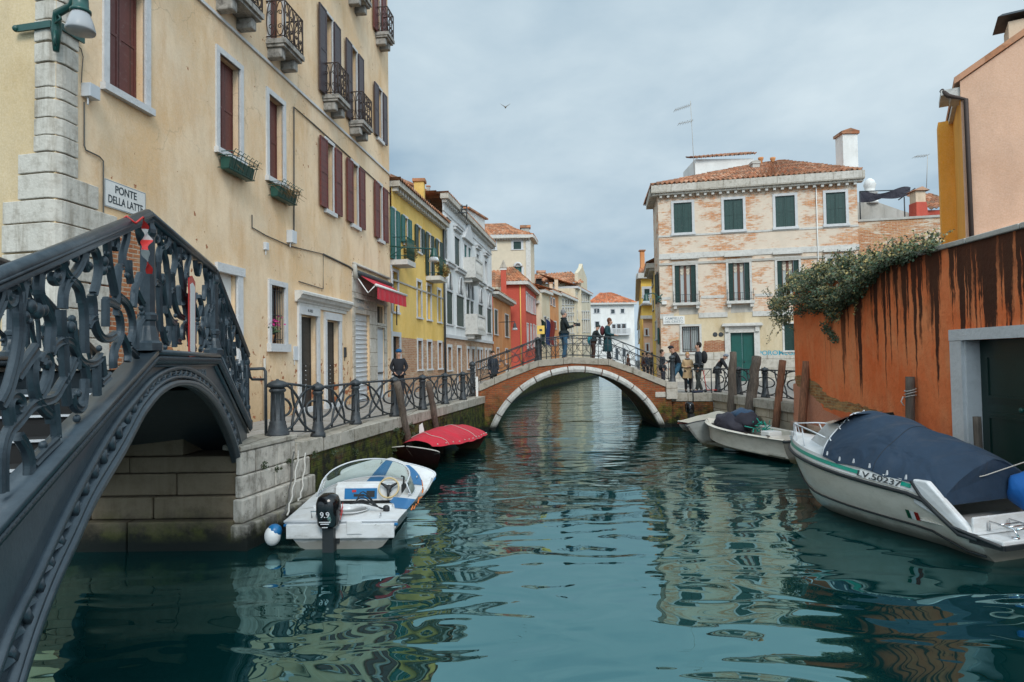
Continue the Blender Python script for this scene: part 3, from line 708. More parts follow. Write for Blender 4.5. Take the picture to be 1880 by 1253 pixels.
# windows row 1
def lab(i): return None
for i, o in enumerate(r1):
    if i < 3: window(ch, CF, o, 'closed', 'frame', 'maroon', w=.13, pr=.04, sill=.12, depth=.22)
    else: window(ch, CF, o, 'open', 'frame', 'maroon_l', 'glass', w=.10, pr=.04, sill=.12, lw=.52, depth=.2, mull='brownwood')
def balcony(o, thick=.12, dep=.52, over=.18, h=.95, mat='frame', rail='rust_iron'):
    a, b, e, f = o; a -= over; b += over
    m = MB(); CF.box(m, a, b, e - thick, e, -.02, dep); CF.box(m, a + .03, b - .03, e - thick - .07, e - thick, -.02, dep - .06)
    bl = m.build('balcony', MT['balc'], ch)
    m = MB()
    for x in (a + .08, b - .30): CF.box(m, x, x + .22, e - thick - .32, e - thick - .07, -.02, dep * .72)
    m.build('bracket', MT['balc'], bl, bevel=.03)
    m = MB(); P = CF.P; d = dep - .04; r = .013
    m.tube([P(a + .03, e + h, 0), P(a + .03, e + h, d), P(b - .03, e + h, d), P(b - .03, e + h, 0)], .02, 6)
    m.tube([P(a + .03, e + .06, 0), P(a + .03, e + .06, d), P(b - .03, e + .06, d), P(b - .03, e + .06, 0)], .015, 6)
    for x in (a + .03, b - .03): m.tube([P(x, e, d), P(x, e + h, d)], .018, 6)
    def scroll(Q, w):
        n = max(1, round(w / .24)); st = w / n
        for i in range(n):
            c = (i + .5) * st
            for sg in (1, -1):
                pts = [Q(c + sg * st * .45 * math.cos(t) * (1 - t / 9), e + .06 + (h - .06) * (.5 + .48 * math.sin(t) * 1)) for t in [k * .45 - 1.57 for k in range(8)]]
                m.tube(pts, r, 5)
                ce = e + h * (.32 if sg > 0 else .68)
                m.tube([Q(c + .07 * (1 - k / 12) * math.cos(k * .8) * sg, ce + .07 * (1 - k / 12) * math.sin(k * .8)) for k in range(11)], r * .9, 5)
            m.tube([Q(c + st / 2, e), Q(c + st / 2, e + h)], r, 5)
    scroll(lambda x, z: P(a + .03 + x, z, d), b - a - .06); scroll(lambda x, z: P(a + .03, z, x), d); scroll(lambda x, z: P(b - .03, z, x), d)
    m.build('balcony_railing', MT[rail], bl)
for i, o in enumerate(r2):
    if i < 3: window(ch, CF, o, 'closed', 'frame', 'maroon', w=.12, pr=.04, sill=0, depth=.22)
    elif i < 5: window(ch, CF, o, 'open', 'frame', 'grey_l', 'glass', w=.08, pr=.04, sill=0, lw=.50, mull='brownwood')
    else: window(ch, CF, o, 'open', 'frame', 'grey_l', 'glass', w=.08, pr=.04, sill=.12, lw=.45, mull='brownwood')
    if i < 5: balcony(o)
for i, o in enumerate(r3):
    window(ch, CF, o, 'open', 'frame', 'maroon_l', 'glass', w=.08, pr=.04, sill=0, lw=.5, mull='brownwood'); balcony(o)
# ground floor openings
m = MB(); CF.box(m, G1[0] - .1, G1[1] + .28, G1[3] - .02, G1[3] + .17, -.03, .07); CF.box(m, G1[1], G1[1] + .22, G1[2], G1[3] - .02, -.03, .05)
bn = m.build('blocked_niche', MT['frame'], ch); m = MB(); CF.box(m, G1[0], G1[1], G1[2], G1[3], -.3, -.12); m.build('plaster_infill', MT['whitefar'], bn)
w2 = window(ch, CF, G2, 'glass', 'frame', gl='dark', w=.13, pr=.05, sill=.2, depth=.24, bars=False, mull='brownwood')
m = MB(); n = 6
for i in range(n + 1): s = G2[0] + (G2[1] - G2[0]) * i / n; m.tube([CF.P(s, G2[2], -.05), CF.P(s, G2[3], -.05)], .012, 6)
for t in (.08, .5, .92): z = G2[2] + (G2[3] - G2[2]) * t; m.tube([CF.P(G2[0], z, -.05), CF.P(G2[1], z, -.05)], .012, 6)
m.build('window_grille', MT['iron_rough'], w2)
def doorset(o, pil, lint, dm, dd=.5, half=.45):
    m = MB(); a, b, e, f = o
    CF.box(m, a - pil, a, e, f, -.03, .06); CF.box(m, b, b + pil, e, f, -.03, .06); CF.box(m, a - pil, b + pil, f, f + lint, -.03, .07); CF.box(m, a - pil - .04, b + pil + .04, e, e + .14, -.03, .09)
    d = m.build('door', MT['frame'], ch)
    
    m = MB(); leaf(m, CF, a + .03, (a + b) / 2 - .005, e, f - .03, -dd + .02, .05); leaf(m, CF, (a + b) / 2 + .005, b - .03, e, f - .03, -dd + .02, .05)
    l = m.build('door_leaf', MT[dm], d)
    m = MB()
    for k in range(5): m.ball(CF.P((a + b) / 2 + .12, e + .75 + k * .13, -dd + .1), .018, 6, 5)
    m.build('handle', MT['chrome'], l); return d
MT['doordark'] = slatmat('dark_door_wood', (.022, .022, .022), .5, .5)
d1 = doorset(D1, .14, .22, 'doordark', .23); d2 = doorset(D2, .15, .22, 'doordark', .23)
text(d1, 'N.1823', .11, CF.P((D1[0] + D1[1]) / 2, D1[3] + .12, .073), CF.d, (0, 0, 1), MT['ink'], .002, 'house_number')
m = MB(); a = CF.sx(541.5); b = CF.sx(638); zt = CF.sz(541.5, 533)[1]
prof = [(-.03, 0), (.07, 0), (.09, .05), (.16, .10), (.20, .19), (.24, .20), (.24, .26), (.20, .30), (-.03, .30)]
m.prism([CF.P(a, zt - .30 + z, d) for d, z in prof], CF.d * (b - a)); CF.box(m, a + .15, b - .18, D1[3] + .22, zt - .30, -.03, .05)
m.build('door_cornice', MT['istria'], ch)
# shop front
m = MB(); a, b = CF.sx(647), CF.sx(709.5); ztop = CF.sz(650, 500)[1]; zl = CF.sz(650, 546)[1]
CF.box(m, a, b, zl, ztop, -.02, .03); CF.box(m, a, SH[0], QZ, zl, -.02, .05); CF.box(m, SH[1], ND[0], QZ, zl - .02, -.02, .028); CF.box(m, ND[1], b, QZ, zl - .02, -.02, .04); CF.box(m, ND[0], ND[1], ND[3], NW[2], -.02, .05); CF.box(m, a, b + .05, zl - .03, zl + .04, .03, .07)
CF.box(m, SH[0], SH[1], SH[3], zl - .03, -.02, .02)
sf = m.build('shop_front', MT['palestone'], ch)
m = MB(); CF.box(m, SH[0], SH[1], SH[2], SH[3], -.2, -.12)
n = int((SH[3] - SH[2]) / .16)
for i in range(n): z = SH[2] + i * .16; m.tube([CF.P(SH[0] + .01, z + .08, -.115), CF.P(SH[1] - .01, z + .08, -.115)], .03, 6)
m.build('roller_shutter', MT['metalwhite'], sf)
m = MB(); leaf(m, CF, ND[0], ND[1], ND[2], ND[3], -.12, .05); nd = m.build('narrow_door', MT['greydoor'], sf); m = MB(); CF.box(m, ND[0] + .1, ND[1] - .1, 2.2, 2.25, -.07, -.03); m.build('handle', MT['iron_rough'], nd)
m = MB(); CF.box(m, NW[0], NW[1], NW[2], NW[3], -.2, -.15); gw = m.build('fanlight', MT['glass'], sf); m = MB()
for i in range(5): s = NW[0] + (NW[1] - NW[0]) * i / 4; m.tube([CF.P(s, NW[2], -.06), CF.P(s, NW[3], -.06)], .01, 5)
m.build('window_grille', MT['iron_rough'], gw)
zc = (SH[3] + zl) / 2
text(sf, 'CARTO', .19, CF.P(SH[0] * .62 + SH[1] * .38, zc + .15, .021), CF.d, (0, 0, 1), MT['ink2'], .002)
text(sf, 'LIBRERIA', .17, CF.P(SH[0] * .60 + SH[1] * .40, zc - .08, .021), CF.d, (0, 0, 1), MT['ink2'], .002)
text(sf, '18-A', .12, CF.P(SH[0] * .16 + SH[1] * .84, zc + .02, .021), CF.d, (0, 0, 1), MT['ink2'], .002, 'shop_number')
# awning
aw = thing('awning', 'rolled out crimson awning over the shop front on the cream house', 'awning', tuple(CF.P(CF.sx(680), 3)))
sa, sb_ = CF.sx(654), CF.sx(712); za = CF.sz(654, 503)[1]; dp = .72; zb = za - .42
m = MB(); m.grid(lambda u, v: CF.P(sa + (sb_ - sa) * u, za + (zb - za) * v - .02 * math.sin(v * 3.1), .08 + (dp - .08) * v), 12, 5); m.build('canopy', MT['redcloth'], aw)
m = MB(); m.grid(lambda u, v: CF.P(sa + (sb_ - sa) * u, zb - .04 - .42 * v, dp + .03 + .02 * math.sin(u * 40) * v), 60, 3); m.build('valance', MT['redcloth'], aw)
m = MB(); m.tube([CF.P(sa - .1, zb, dp + .02), CF.P(sb_ + .1, zb, dp + .02)], .05, 8); m.build('front_bar', MT['whitepaint'], aw)
m = MB(); m.tube([CF.P(sa - .1, za, .12), CF.P(sb_ + .08, za, .12)], .10, 8); m.build('roller', MT['iron_rough'], aw)
m = MB()
for s in (sa - .06, sb_ + .04): m.tube([CF.P(s, za - .1, .05), CF.P(s, zb - .25, .45), CF.P(s, zb, dp)], .022, 6)
m.build('folding_arm', MT['whitepaint'], aw)
m = MB(); m.tube([CF.P(sa - .35, za + .30, .06), CF.P(sb_ + .1, za + .26, .06)], .05, 6); m.tube([CF.P(sa - .3, za + .28, .06), CF.P(sa - .2, za - .2, .08)], .09, 6); m.build('mounting_board', MT['graywall'], aw)
m = MB(); s = CF.sx(713); m.tube([CF.P(s, zb - .4, .35), CF.P(s, zb - 1.15, .35)], .025, 6); m.build('crank', MT['iron_rough'], aw)
# exposed brick patch beside the quoins
m = MB(); pts = [(158, 566), (163, 520), (186, 500), (185, 470), (205, 452), (208, 424), (240, 412), (262, 424), (275, 470), (290, 520), (284, 560), (300, 610), (322, 650), (322, 700), (150, 700), (152, 620)]
q = [CF.P(*CF.sz(x, y)[:1], CF.sz(x, y)[1], .004) for x, y in pts]; m.face(q[::-1]); m.build('exposed_brick', MT['exposed'], ch)
# name plaque
m = MB(); q = [CF.sz(x, y) for x, y in ((189.5, 327), (265, 355))]; a, b = q[0][0], q[1][0]; zt = q[0][1]; zb2 = CF.sz(189.5, 378)[1]
sg = thing('street_sign', 'white stone plaque lettered PONTE DELLA LATTE on the cream house', 'sign', tuple(CF.P((a + b) / 2, zb2)))
CF.box(m, a, b, zb2, zt, -.01, .025); m.build('plaque', MT['whitefar'], sg); m = MB()
for x0, x1, z0, z1 in ((a + .005, b - .005, zt - .018, zt - .006), (a + .005, b - .005, zb2 + .006, zb2 + .018), (a + .005, a + .015, zb2 + .018, zt - .018), (b - .015, b - .005, zb2 + .018, zt - .018)): CF.box(m, x0, x1, z0, z1, .025, .027)
m.build('border', MT['ink2'], sg)
hh = zt - zb2; ww = b - a
text(sg, 'PONTE', hh * .40, CF.P(a + ww * .50, zt - hh * .29, .027), CF.d, (0, 0, 1), MT['ink'], .002, fit=ww * .52)
text(sg, 'DELLA LATTE', hh * .40, CF.P(a + ww * .50, zt - hh * .70, .027), CF.d, (0, 0, 1), MT['ink'], .002, fit=ww * .84)
# cables and boxes on the wall
def cable(name, label, pts, r=.012, mat='ropedark', cat='cable', dd=.025):
    m = MB(); m.tube([CF.P(CF.sz(x, y)[0], CF.sz(x, y)[1], dd) for x, y in pts], r, 5, smooth=False); o = m.build(name, MT[mat]); tag(o, label, cat); return o
cable('cable', 'black clipped cable zigzagging down beside the stone plaque', [(152, 188), (152, 268), (155, 276), (180, 288), (187, 296), (187, 398)], .012)
cable('cable', 'thin grey cable looping from the lamp bracket to the junction box', [(135, 80), (146, 90), (150, 105), (148, 130), (147, 152)], .008)
cable('cable', 'long cable running under the string course to the far end of the cream house', [(538, 440), (538, 197), (575, 229), (716, 357)], .02)
cable('cable', 'cable stepping down above the doors of the cream house', [(461, 395), (461, 418), (485, 432), (530, 452), (592, 467), (592, 531), (547, 517)], .014)
cable('cable', 'thick conduit running from above the doors to the awning', [(592, 467), (640, 490), (652, 500)], .03)
def wbox(x0, x1, y0, y1, label, dep=.16, mat='metalwhite', cat='utility box', name='junction_box'):
    a, b, e, f = CF.rect(x0, x1, y0, y1); m = MB(); CF.box(m, a, b, e, f, 0, dep); m.tube([CF.P(a + .05, e, dep / 2), CF.P(a + .05, e - .12, dep / 2)], .015, 6); o = m.build(name, MT[mat], bevel=.01); tag(o, label, cat); return o
wbox(146.5, 166, 151, 176, 'grey junction box below the green corner lamp')
wbox(527, 536, 423, 446, 'grey meter box with dangling wires above the barred window')
wbox(484, 489.5, 445, 459, 'small white box under the meter cable', .08)
wbox(538, 546, 636, 662, 'white doorbell panel left of the first dark doorway', .03, cat='doorbell', name='doorbell')
wbox(631, 635, 638, 656, 'row of dark doorbells right of the second doorway', .03, 'iron_rough', 'doorbell', 'doorbell')
m = MB(); a = CF.sx(482); m.tube([CF.P(a, QZ, .05), CF.P(a, 2.75, .05)], .03, 8); tag(m.build('drain_pipe', MT['graywall']), 'short grey pipe low on the cream wall by the bridge handrail', 'pipe')
# flower boxes
def fbox(x0, x1, y0, y1, label, dry):
    a, b, e, f = CF.rect(x0, x1, y0, y1); t = thing('window_box', label, 'flower box', tuple(CF.P((a + b) / 2, e)), group='green flower boxes under the maroon shutters')
    f = e + .26
    m = MB(); P = CF.P; m.prism([P(a, e, .06), P(a, e, .22), P(a, f, .28), P(a, f, .04)], CF.d * (b - a)); m.build('trough', MT['darkgreen_iron'], t)
    m = MB()
    for z, d in ((e + .02, .25), (f + .02, .33), (f + .10, .35)): m.tube([P(a - .06, z, .02), P(a - .05, z, d), P(b + .05, z, d), P(b + .06, z, .02)], .01, 5)
    for i in range(7): s = a + (b - a) * i / 6; m.tube([P(s, e + .02, .25), P(s, f + .1, .35), P(s, f + .16, .40), P(s, f + .12, .44)], .008, 5)
    m.build('wire_basket', MT['darkgreen_iron'], t)
    m = MB()
    for i in range(dry):
        s = random.uniform(a, b); p = P(s, f, random.uniform(.08, .25)); m.tube([p, p + V((random.uniform(-.1, .1), random.uniform(-.1, .1), random.uniform(.02, .15))), p + V((random.uniform(.0, .3), random.uniform(-.2, .3), random.uniform(-.25, .1)))], .004, 4)
    m.build('dry_stems', MT['leafR'], t)
random.seed(4)
fbox(402, 448, 296, 311, 'green wire flower box under the nearer maroon shuttered window', 14); fbox(495, 529, 352, 362, 'green flower box with dry trailing stems under the second shuttered window', 60)
# flowers in the barred window
fp = thing('flower_pot', 'pot of magenta flowers behind the barred window', 'flower pot', tuple(CF.P((G2[0] + G2[1]) / 2, G2[2], -.14)))
m = MB(); c = CF.P((G2[0] * .7 + G2[1] * .3), G2[2], -.15); m.lathe(c, [(.09, 0), (.13, .2), (.14, .22)], 12); m.build('pot', MT['orangepl'], fp)
random.seed(9); m = MB(); m2 = MB()
for i in range(240):
    p = c + V((random.gauss(0, .10), random.gauss(0, .2), .28 + abs(random.gauss(0, .16)))); p = p + CF.n * random.uniform(-.02, .08); a = V([random.uniform(-1, 1) for _ in range(3)]).normalized() * .035; b_ = a.orthogonal().normalized() * .03
    (m2 if p.z > c.z + .42 else m).face([p - a, p + b_, p + a, p - b_])
m.build('leaves', MT['leafD'], fp); m2.build('petals', MT['pink'], fp)
# corner lamp
lm = thing('street_lamp', 'green bracket lamp with frosted shade on the stone corner of the cream house', 'street lamp', tuple(CF.P(sc_, 8)))
def lp(x, y, Yd=0):
    P = CF.P(CF.sz(112, y)[0], CF.sz(112, y)[1], 0); return atY(x, y, P.y - Yd)
zb = CF.sz(112, 55)[1]
m = MB(); cpt = V((C0.x, C0.y, zb)); nn = (CF.n + SF.n).normalized()
m.obox(cpt + CF.n * .07 + V((0, 0, -.05)), CF.d * .44, CF.n * .03, V((0, 0, .10))); m.obox(cpt + SF.n * .07 + V((0, 0, -.05)), SF.d * .60, SF.n * .03, V((0, 0, .10)))
m.ball(cpt + SF.n * .09 + SF.d * .62, .05)
br = m.build('wall_strap', MT['darkgreen_iron'], lm)
bk = cpt + nn * .12
arm0 = V((bk.x, bk.y, zb - .42)); lc = atY(148, 22, bk.y - .42)
m = MB(); m.tube([arm0, bk + V((0, 0, -.1)), bk + V((.05, -.05, .12)), lc + V((-.16, .05, .12)), lc + V((-.03, 0, .42))], [.04, .07, .06, .05, .035], 8)
m.tube([arm0 + V((0, 0, .05)), arm0 + V((.03, -.08, .10)), arm0 + V((.02, -.05, .28))], .02, 6); m.tube([bk + V((.1, -.1, .1)), bk + V((.18, -.16, -.02)), bk + V((.06, -.1, -.05))], .02, 6)
m.build('bracket_arm', MT['darkgreen_iron'], lm)
m = MB(); m.lathe(lc, [(.115, -.02), (.135, -.015), (.135, .02), (.105, .04), (.095, .22), (.12, .24), (.12, .27), (.08, .30), (.05, .36), (.02, .42)], 16); m.build('lamp_head', MT['darkgreen_iron'], lm)
m = MB(); m.lathe(lc, [(.185, -.29), (.19, -.26), (.165, -.16), (.125, -.05), (.11, -.02), (.09, -.03), (.11, -.10), (.15, -.2), (.175, -.285)], 20); m.build('lamp_shade', MT['lampglass'], lm)
# ================================================================ cast iron footbridge
GD = V((-1.31, 5.26, 0)).normalized()
GF = Face((-2.97, 5.34), (GD.x, GD.y))     # plane of the near girder
ib = thing('iron_footbridge', 'blue grey cast iron footbridge with scrollwork railing in the left foreground', 'footbridge', (-3.5, 7, 0))
def lut(px):
    pts = sorted(GF.sz(x, y) for x, y in px)
    def f(s):
        if s <= pts[0][0]: a, b = pts[0], pts[1]
        elif s >= pts[-1][0]: a, b = pts[-2], pts[-1]
        else:
            for a, b in zip(pts, pts[1:]):
                if a[0] <= s <= b[0]: break
        return a[1] + (b[1] - a[1]) * (s - a[0]) / (b[0] - a[0])
    return f, pts
deck0, _ = lut([(0, 931), (109, 818), (221, 675 + 8), (266, 640), (392, 655), (456, 790)])
sA, zA = GF.sz(271, 641); sB, zB = GF.sz(392, 654)
zD = (zA + zB) / 2; slopeL = (zD - GF.sz(0, 931)[1]) / (sA - GF.sx(0)); sE, zE = GF.sz(456, 786); slopeR = (zD - zE) / (sE - sB)
def deck(s): return zD - slopeL * (sA - s) if s < sA else (zD if s < sB else zD - slopeR * (s - sB))
rA = GF.sz(268, 398); rB = GF.sz(392, 499); rL = GF.sz(0, 512); rE = GF.sz(451, 648)
RH = ((rA[1] - zD) + (rB[1] - zD)) / 2
def rail(s):
    if s < sA: return rA[1] - (rA[1] - rL[1]) / (rA[0] - rL[0]) * (sA - s)
    if s < sB: return rA[1] + (rB[1] - rA[1]) * (s - sA) / (sB - sA)
    return rB[1] - (rB[1] - rE[1]) / (rE[0] - rB[0]) * (s - sB)
intr, ip = lut([(443.6, 890), (427, 820.6), (408, 774), (386.6, 739), (359.5, 716), (335, 709), (308, 712), (281, 728), (256, 757), (241.5, 780), (211, 836.6), (158.5, 923), (120.8, 1002.6), (75.5, 1100.8), (22.6, 1248)])
outr, op = lut([(443.6, 831), (424.6, 766), (392, 714.8), (362, 687.6), (327, 675), (283.4, 690), (240, 736.5), (198, 792), (130, 912), (60, 1059), (0, 1187)])
S0 = ip[0][0] - .75; S1 = GF.sx(453)
def smooth_arc(pts, n):   # resample by spline
    q = spline([(a, b) for a, b in pts], n); return [(p.x, p.y) for p in q]
IA = smooth_arc([(ip[0][0] - .5, ip[0][1] - .62)] + ip, 4); OA = smooth_arc([(op[0][0] - .55, op[0][1] - .62)] + op, 4)
TH = .10
def girder(dd, parent):
    P = lambda s, z, d=0: GF.P(s, z, d + dd)
    m = MB(); n = 90; lo = IA[0][0]
    SS = [lo + (S1 - lo) * i / n for i in range(n + 1)]
    def bot(s):
        if s >= IA[-1][0]: return IA[-1][1] - 3.0 * (s - IA[-1][0])
        for a, b in zip(IA, IA[1:]):
            if a[0] <= s <= b[0]: return a[1] + (b[1] - a[1]) * (s - a[0]) / max(1e-6, b[0] - a[0])
        return IA[0][1]
    for a, b in zip(SS, SS[1:]):
        ta, tb = deck(a) - .03, deck(b) - .03; ba, bb = min(bot(a), ta - .05), min(bot(b), tb - .05)
        for d, fl in ((0, 0), (-TH * .5, 1)):
            q = [P(a, ba, d), P(b, bb, d), P(b, tb, d), P(a, ta, d)]; m.face(q if not fl else q[::-1])
        m.face([P(a, ba, 0), P(a, ba, -TH * .5), P(b, bb, -TH * .5), P(b, bb, 0)])
    m.face([P(S1, bot(S1), 0), P(S1, bot(S1), -TH * .5), P(S1, deck(S1) - .03, -TH * .5), P(S1, deck(S1) - .03, 0)])
    g = m.build('girder', MT['girder'], parent)
    m = MB()   # moulded arch ribs
    m.tube([P(s, z + .03, .0) for s, z in IA], .024, 6, flat=(GF.n, .13)); m.tube([P(s, z + .085, .0) for s, z in IA], .012, 6, flat=(GF.n, .10))
    m.tube([P(s, z, .0) for s, z in OA], .018, 6, flat=(GF.n, .08)); m.tube([P(s, z - .04, .0) for s, z in OA], .008, 6, flat=(GF.n, .05))
    m.build('arch_rib', MT['girder'], g)
    m = MB()   # raised diamond studs in the arch band
    L = [(V((s, z, 0))) for s, z in IA]; O = [V((s, z, 0)) for s, z in OA]; acc = 0; nxt = .1; k = 0
    for a, b in zip(L, L[1:]):
        seg = (b - a).length
        while acc + seg > nxt:
            p = a.lerp(b, (nxt - acc) / max(seg, 1e-6)); o = min(O, key=lambda q: (q - p).length); c = (p + o) / 2 + (o - p).normalized() * .02; wd = (o - p).length
            if wd > .1:
                t = (b - a).normalized(); nn = (o - p).normalized(); hw = min(.06, wd * .22)
                C = P(c.x, c.y, .045)
                if k % 2 == 0:
                    base = [P(c.x + t.x * .05, c.y + t.y * .05), P(c.x + nn.x * hw, c.y + nn.y * hw), P(c.x - t.x * .05, c.y - t.y * .05), P(c.x - nn.x * hw, c.y - nn.y * hw)]
                    for i in range(4): m.face([base[i], base[(i + 1) % 4], C])
                else: m.tube([P(c.x - nn.x * hw, c.y - nn.y * hw, .0), P(c.x + nn.x * hw, c.y + nn.y * hw, .0)], .018, 6, flat=(GF.n, .07))
                k += 1
            nxt += .085
        acc += seg
    m.build('arch_studs', MT['girder'], g)
    m = MB()   # rope moulding and ledge
    segs = [(IA[0][0], sA), (sA, sB), (sB, S1)]
    for a, b in segs:
        m.tube([P(a, deck(a) - .01, 0), P(b, deck(b) - .01, 0)], .02, 6, flat=(GF.n, .17))
        m.tube([P(a, deck(a) - .035, 0), P(b, deck(b) - .035, 0)], .012, 6, flat=(GF.n, .12))
        m.tube([P(a, deck(a) - .125, 0), P(b, deck(b) - .125, 0)], .010, 6, flat=(GF.n, .07))
    m.build('deck_edge', MT['girder'], g)
    m = MB()
    for a, b in segs:
        L_ = math.hypot(b - a, deck(b) - deck(a)); nb = int(L_ / .043)
        for i in range(nb):
            t = (i + .5) / nb; s = a + (b - a) * t; z = deck(s) - .075; ds = .022
            m.tube([P(s - ds, z - .028 - (deck(s) - deck(s - ds)), .045), P(s + ds * .4, z + .028, .075)], .019, 5)
    m.build('rope_moulding', MT['iron'], g)
    return g
near = girder(0, ib); 
text(near, 'NEVILLE  1852  ARCHIMEDE', .105, GF.P((sA + sB) / 2 - .05, zD - .21, .001), GF.d if GF.d.dot(V((0,1,0)))>0 else -GF.d, (0, 0, 1), simple('worn_lettering', (.13, .16, .18), .5), .006, 'inscription', fit=(sB - sA) * .72)
BW = 2.1
far_g = girder(-BW, ib)
# deck underside and stairs
m = MB(); SL = IA[0][0]
for a, b in ((SL, sA), (sA, sB), (sB, S1)):
    dq = .42 if not (a == sA) else .16; q = [GF.P(a, deck(a) - dq, -.05), GF.P(b, deck(b) - dq, -.05), GF.P(b, deck(b) - dq, -BW), GF.P(a, deck(a) - dq, -BW)]
    m.face(q); m.face([p + V((0, 0, .05)) for p in q][::-1])
for i in range(9):
    s = sA - 2.2 + i * .62
    if s < S1: GF.box(m, s, s + .07, deck(s) - .33, deck(s) - .17, -BW, -.05)
m.build('deck', MT['iron'], ib)
m = MB(); m2 = MB(); run = .36; ns = int((sA - SL) / run)
for side in (0, 1):
    k = 0; m = MB(); m2 = MB()
    while True:
        s = (sA - k * run) if side == 0 else (sB + k * run)
        if s < SL or s > S1: break
        z = deck(s) - .10
        s2 = s - run if side == 0 else s + run
        a, b = min(s, s2), max(s, s2); h = abs(deck(a) - deck(b))
        if k > 0:
            GF.box(m, a, b + .03, z - h - .02, z - h + .02 - .0, -BW + .06, -.06)
            e = a if side == 0 else b; GF.box(m2, e - .02, e + .02, z - h + .02, z - h + .032, -BW + .06, -.06)
            GF.box(m, e - .012, e + .012, z - 2 * h, z - h - .02, -BW + .06, -.06)
        k += 1
    st = m.build('stair', MT['dark'], ib); m2.build('nosing', MT['metalwhite'], st)
# scroll railing: strokes traced off the nearest bay, kept as (s, t) on the railing
ST = [
 ([(102,483),(94,482),(83,489),(74.5,500),(72,515),(72,538),(80,560),(90,580),(94,600),(92,625),(91,648)], 1),
 ([(102,483),(108,489),(110.5,500),(108.5,512),(102,518),(96.5,512),(98,504)], .9),
 ([(112,477),(115,488),(119,500),(128,512),(139,521),(145.5,532),(149,548),(150,556)], 1),
 ([(151,548),(154,575),(155,600),(155.5,649)], .95),
 ([(152,463),(151,474),(148,484),(138.5,501),(129,511),(121,524),(116.5,543),(115.5,567)], 1),
 ([(112,569),(113,600),(116.5,630),(119,690),(123.5,744)], 1.05),
 ([(160,494),(156,488),(155,475),(157,462),(162,455),(169,455),(176,464),(180,480),(180.5,500),(177,520),(172,540)], .95),
 ([(168,541),(171,560),(172,583),(177,605),(187,620),(199,622),(212,614)], 1),
 ([(196,438),(197,455),(200,483),(204,505),(209,530),(211,542)], .95),
 ([(201,452),(202,440),(207,433),(212,436),(213.5,448),(211,458)], .8),
 ([(233.4,423),(232,440),(226.5,460),(225,472),(224.5,490)], .95),
 ([(224,490),(218,493),(215.5,519),(213,557)], .95),
 ([(213,573),(218,578),(221.5,598),(220,620),(211,640),(208,660),(208.5,676)], .95),
 ([(194,552),(206,557),(217,563)], 1.0), ([(194,550),(194,600)], .8),
 ([(219.5,545),(229,553),(237,566),(243,587),(243,612),(237,632)], .95),
 ([(224,617),(231,632),(235,650),(234,664)], .85),
 ([(257,504),(252,518),(247,535),(245,564)], .9), ([(249.6,535),(256,548),(263,560)], .8),
 ([(254,418),(256,433),(261,447)], .85), ([(236,478),(237,500),(240,520)], .8),
 ([(261,584),(254,596),(250,615),(249.6,641)], .85),
 ([(92,650),(98,636),(108.5,628),(120,626),(130,631),(137,643),(144,658),(153,667),(165,669),(177,664),(185,654)], 1),
 ([(160,600),(166,588),(175.5,582)], .9),
 ([(30,692),(46,668),(66,640)], 1.25),
 ([(0,745),(12,722),(22,690),(31,650),(36,610),(35,576),(36,550),(33,530),(26,519),(17,519),(9,530),(8,546),(14,556),(21,552),(22,541)], 1.15),
 ([(48,510),(43,520),(40,540),(37,560)], .9),
 ([(19,778),(16,760),(15,744),(19,731),(28,728),(36,735),(37,747),(31,753)], .95),
 ([(4,905),(4,860),(6,825),(15,795),(32,775),(60,744),(95,733),(112,708),(126,685),(136,662)], 1.15),
 ([(62,663),(60,685),(62,715),(70,740),(84,756),(92,763),(94,776)], 1.0),
 ([(74,668),(78,655),(86,656),(90,668),(88,692),(80,714),(72,729)], 1.0),
 ([(99,742),(102,775),(104,806)], .9),
 ([(130,728),(136,745),(145,752),(152,744),(155,720),(156,696)], .95),
 ([(35,802),(48,824),(54,848),(54,874)], 1),
 ([(60,850),(82,828),(106,806)], 1.1), ([(155,672),(158,688),(161,702)], .8), ([(178,668),(178,700),(179,727)], .85),
 ([(132,590),(135,620),(140,650),(141,678)], .7),
 ([(185,704),(200,690)], 1.1), ([(186,655),(188,675),(190,690)],.8),
 ([(238,640),(246,648),(252,655)],.8),
]
KN = [(120,482,.032),(138.5,468,.032),(84,503,0),(103,509,.04),(163,489,.035),(48,511,.035),(233.4,506,.028),(132,586,.03),(128,601,.045),(182,640,.026),(143,723,.03),(141,769,.03),(24,735,0),(84,668,.04),(196,466,.028),(68,520,0),(79,818,.03),(199,492,.025),(259,566,.028),(212,655,.03),(261,575,.03),(53,563,.05),(66,571,.055),(77,569,.045),(45,581,.035),(190,480,.045),(189,497,.04)]
def st_of(x, y):
    s, z = GF.sz(x, y); return s, (z - deck(s)) / (rail(s) - deck(s))
STR = []
for pts, wd in ST:
    q = [V((p[0], p[1], 0)) for p in pts]; q = spline([(p.x, p.y) for p in q], 4) if len(q) > 2 else q
    STR.append(([st_of(p.x, p.y) for p in q], wd))
KNR = [(st_of(x, y), r) for x, y, r in KN if r]
sL0 = GF.sx(78); sR0 = GF.sx(262); PER = sR0 - sL0
def emit(m, dd, off, lo, hi, fs=1.0, mirror=None, detail=10):
    P = lambda s, t: GF.P(s, deck(s) + t * (rail(s) - deck(s)), dd)
    for pts, wd in STR:
        q = [(mirror - s if mirror is not None else s + off, t) for s, t in pts]; c = sum(s for s, t in q) / len(q)
        if not (lo <= c < hi): continue
        m.tube([P(min(max(s, lo - .1), hi + .1), min(t, .97)) for s, t in q], .027 * wd * fs, detail, flat=(GF.n, .045), smooth=False)
    for (s, t), r in KNR:
        s = mirror - s if mirror is not None else s + off
        if lo <= s < hi: m.ball(P(s, min(t, .95)), (r * .75, r * .75, r * .85), 8, 6)
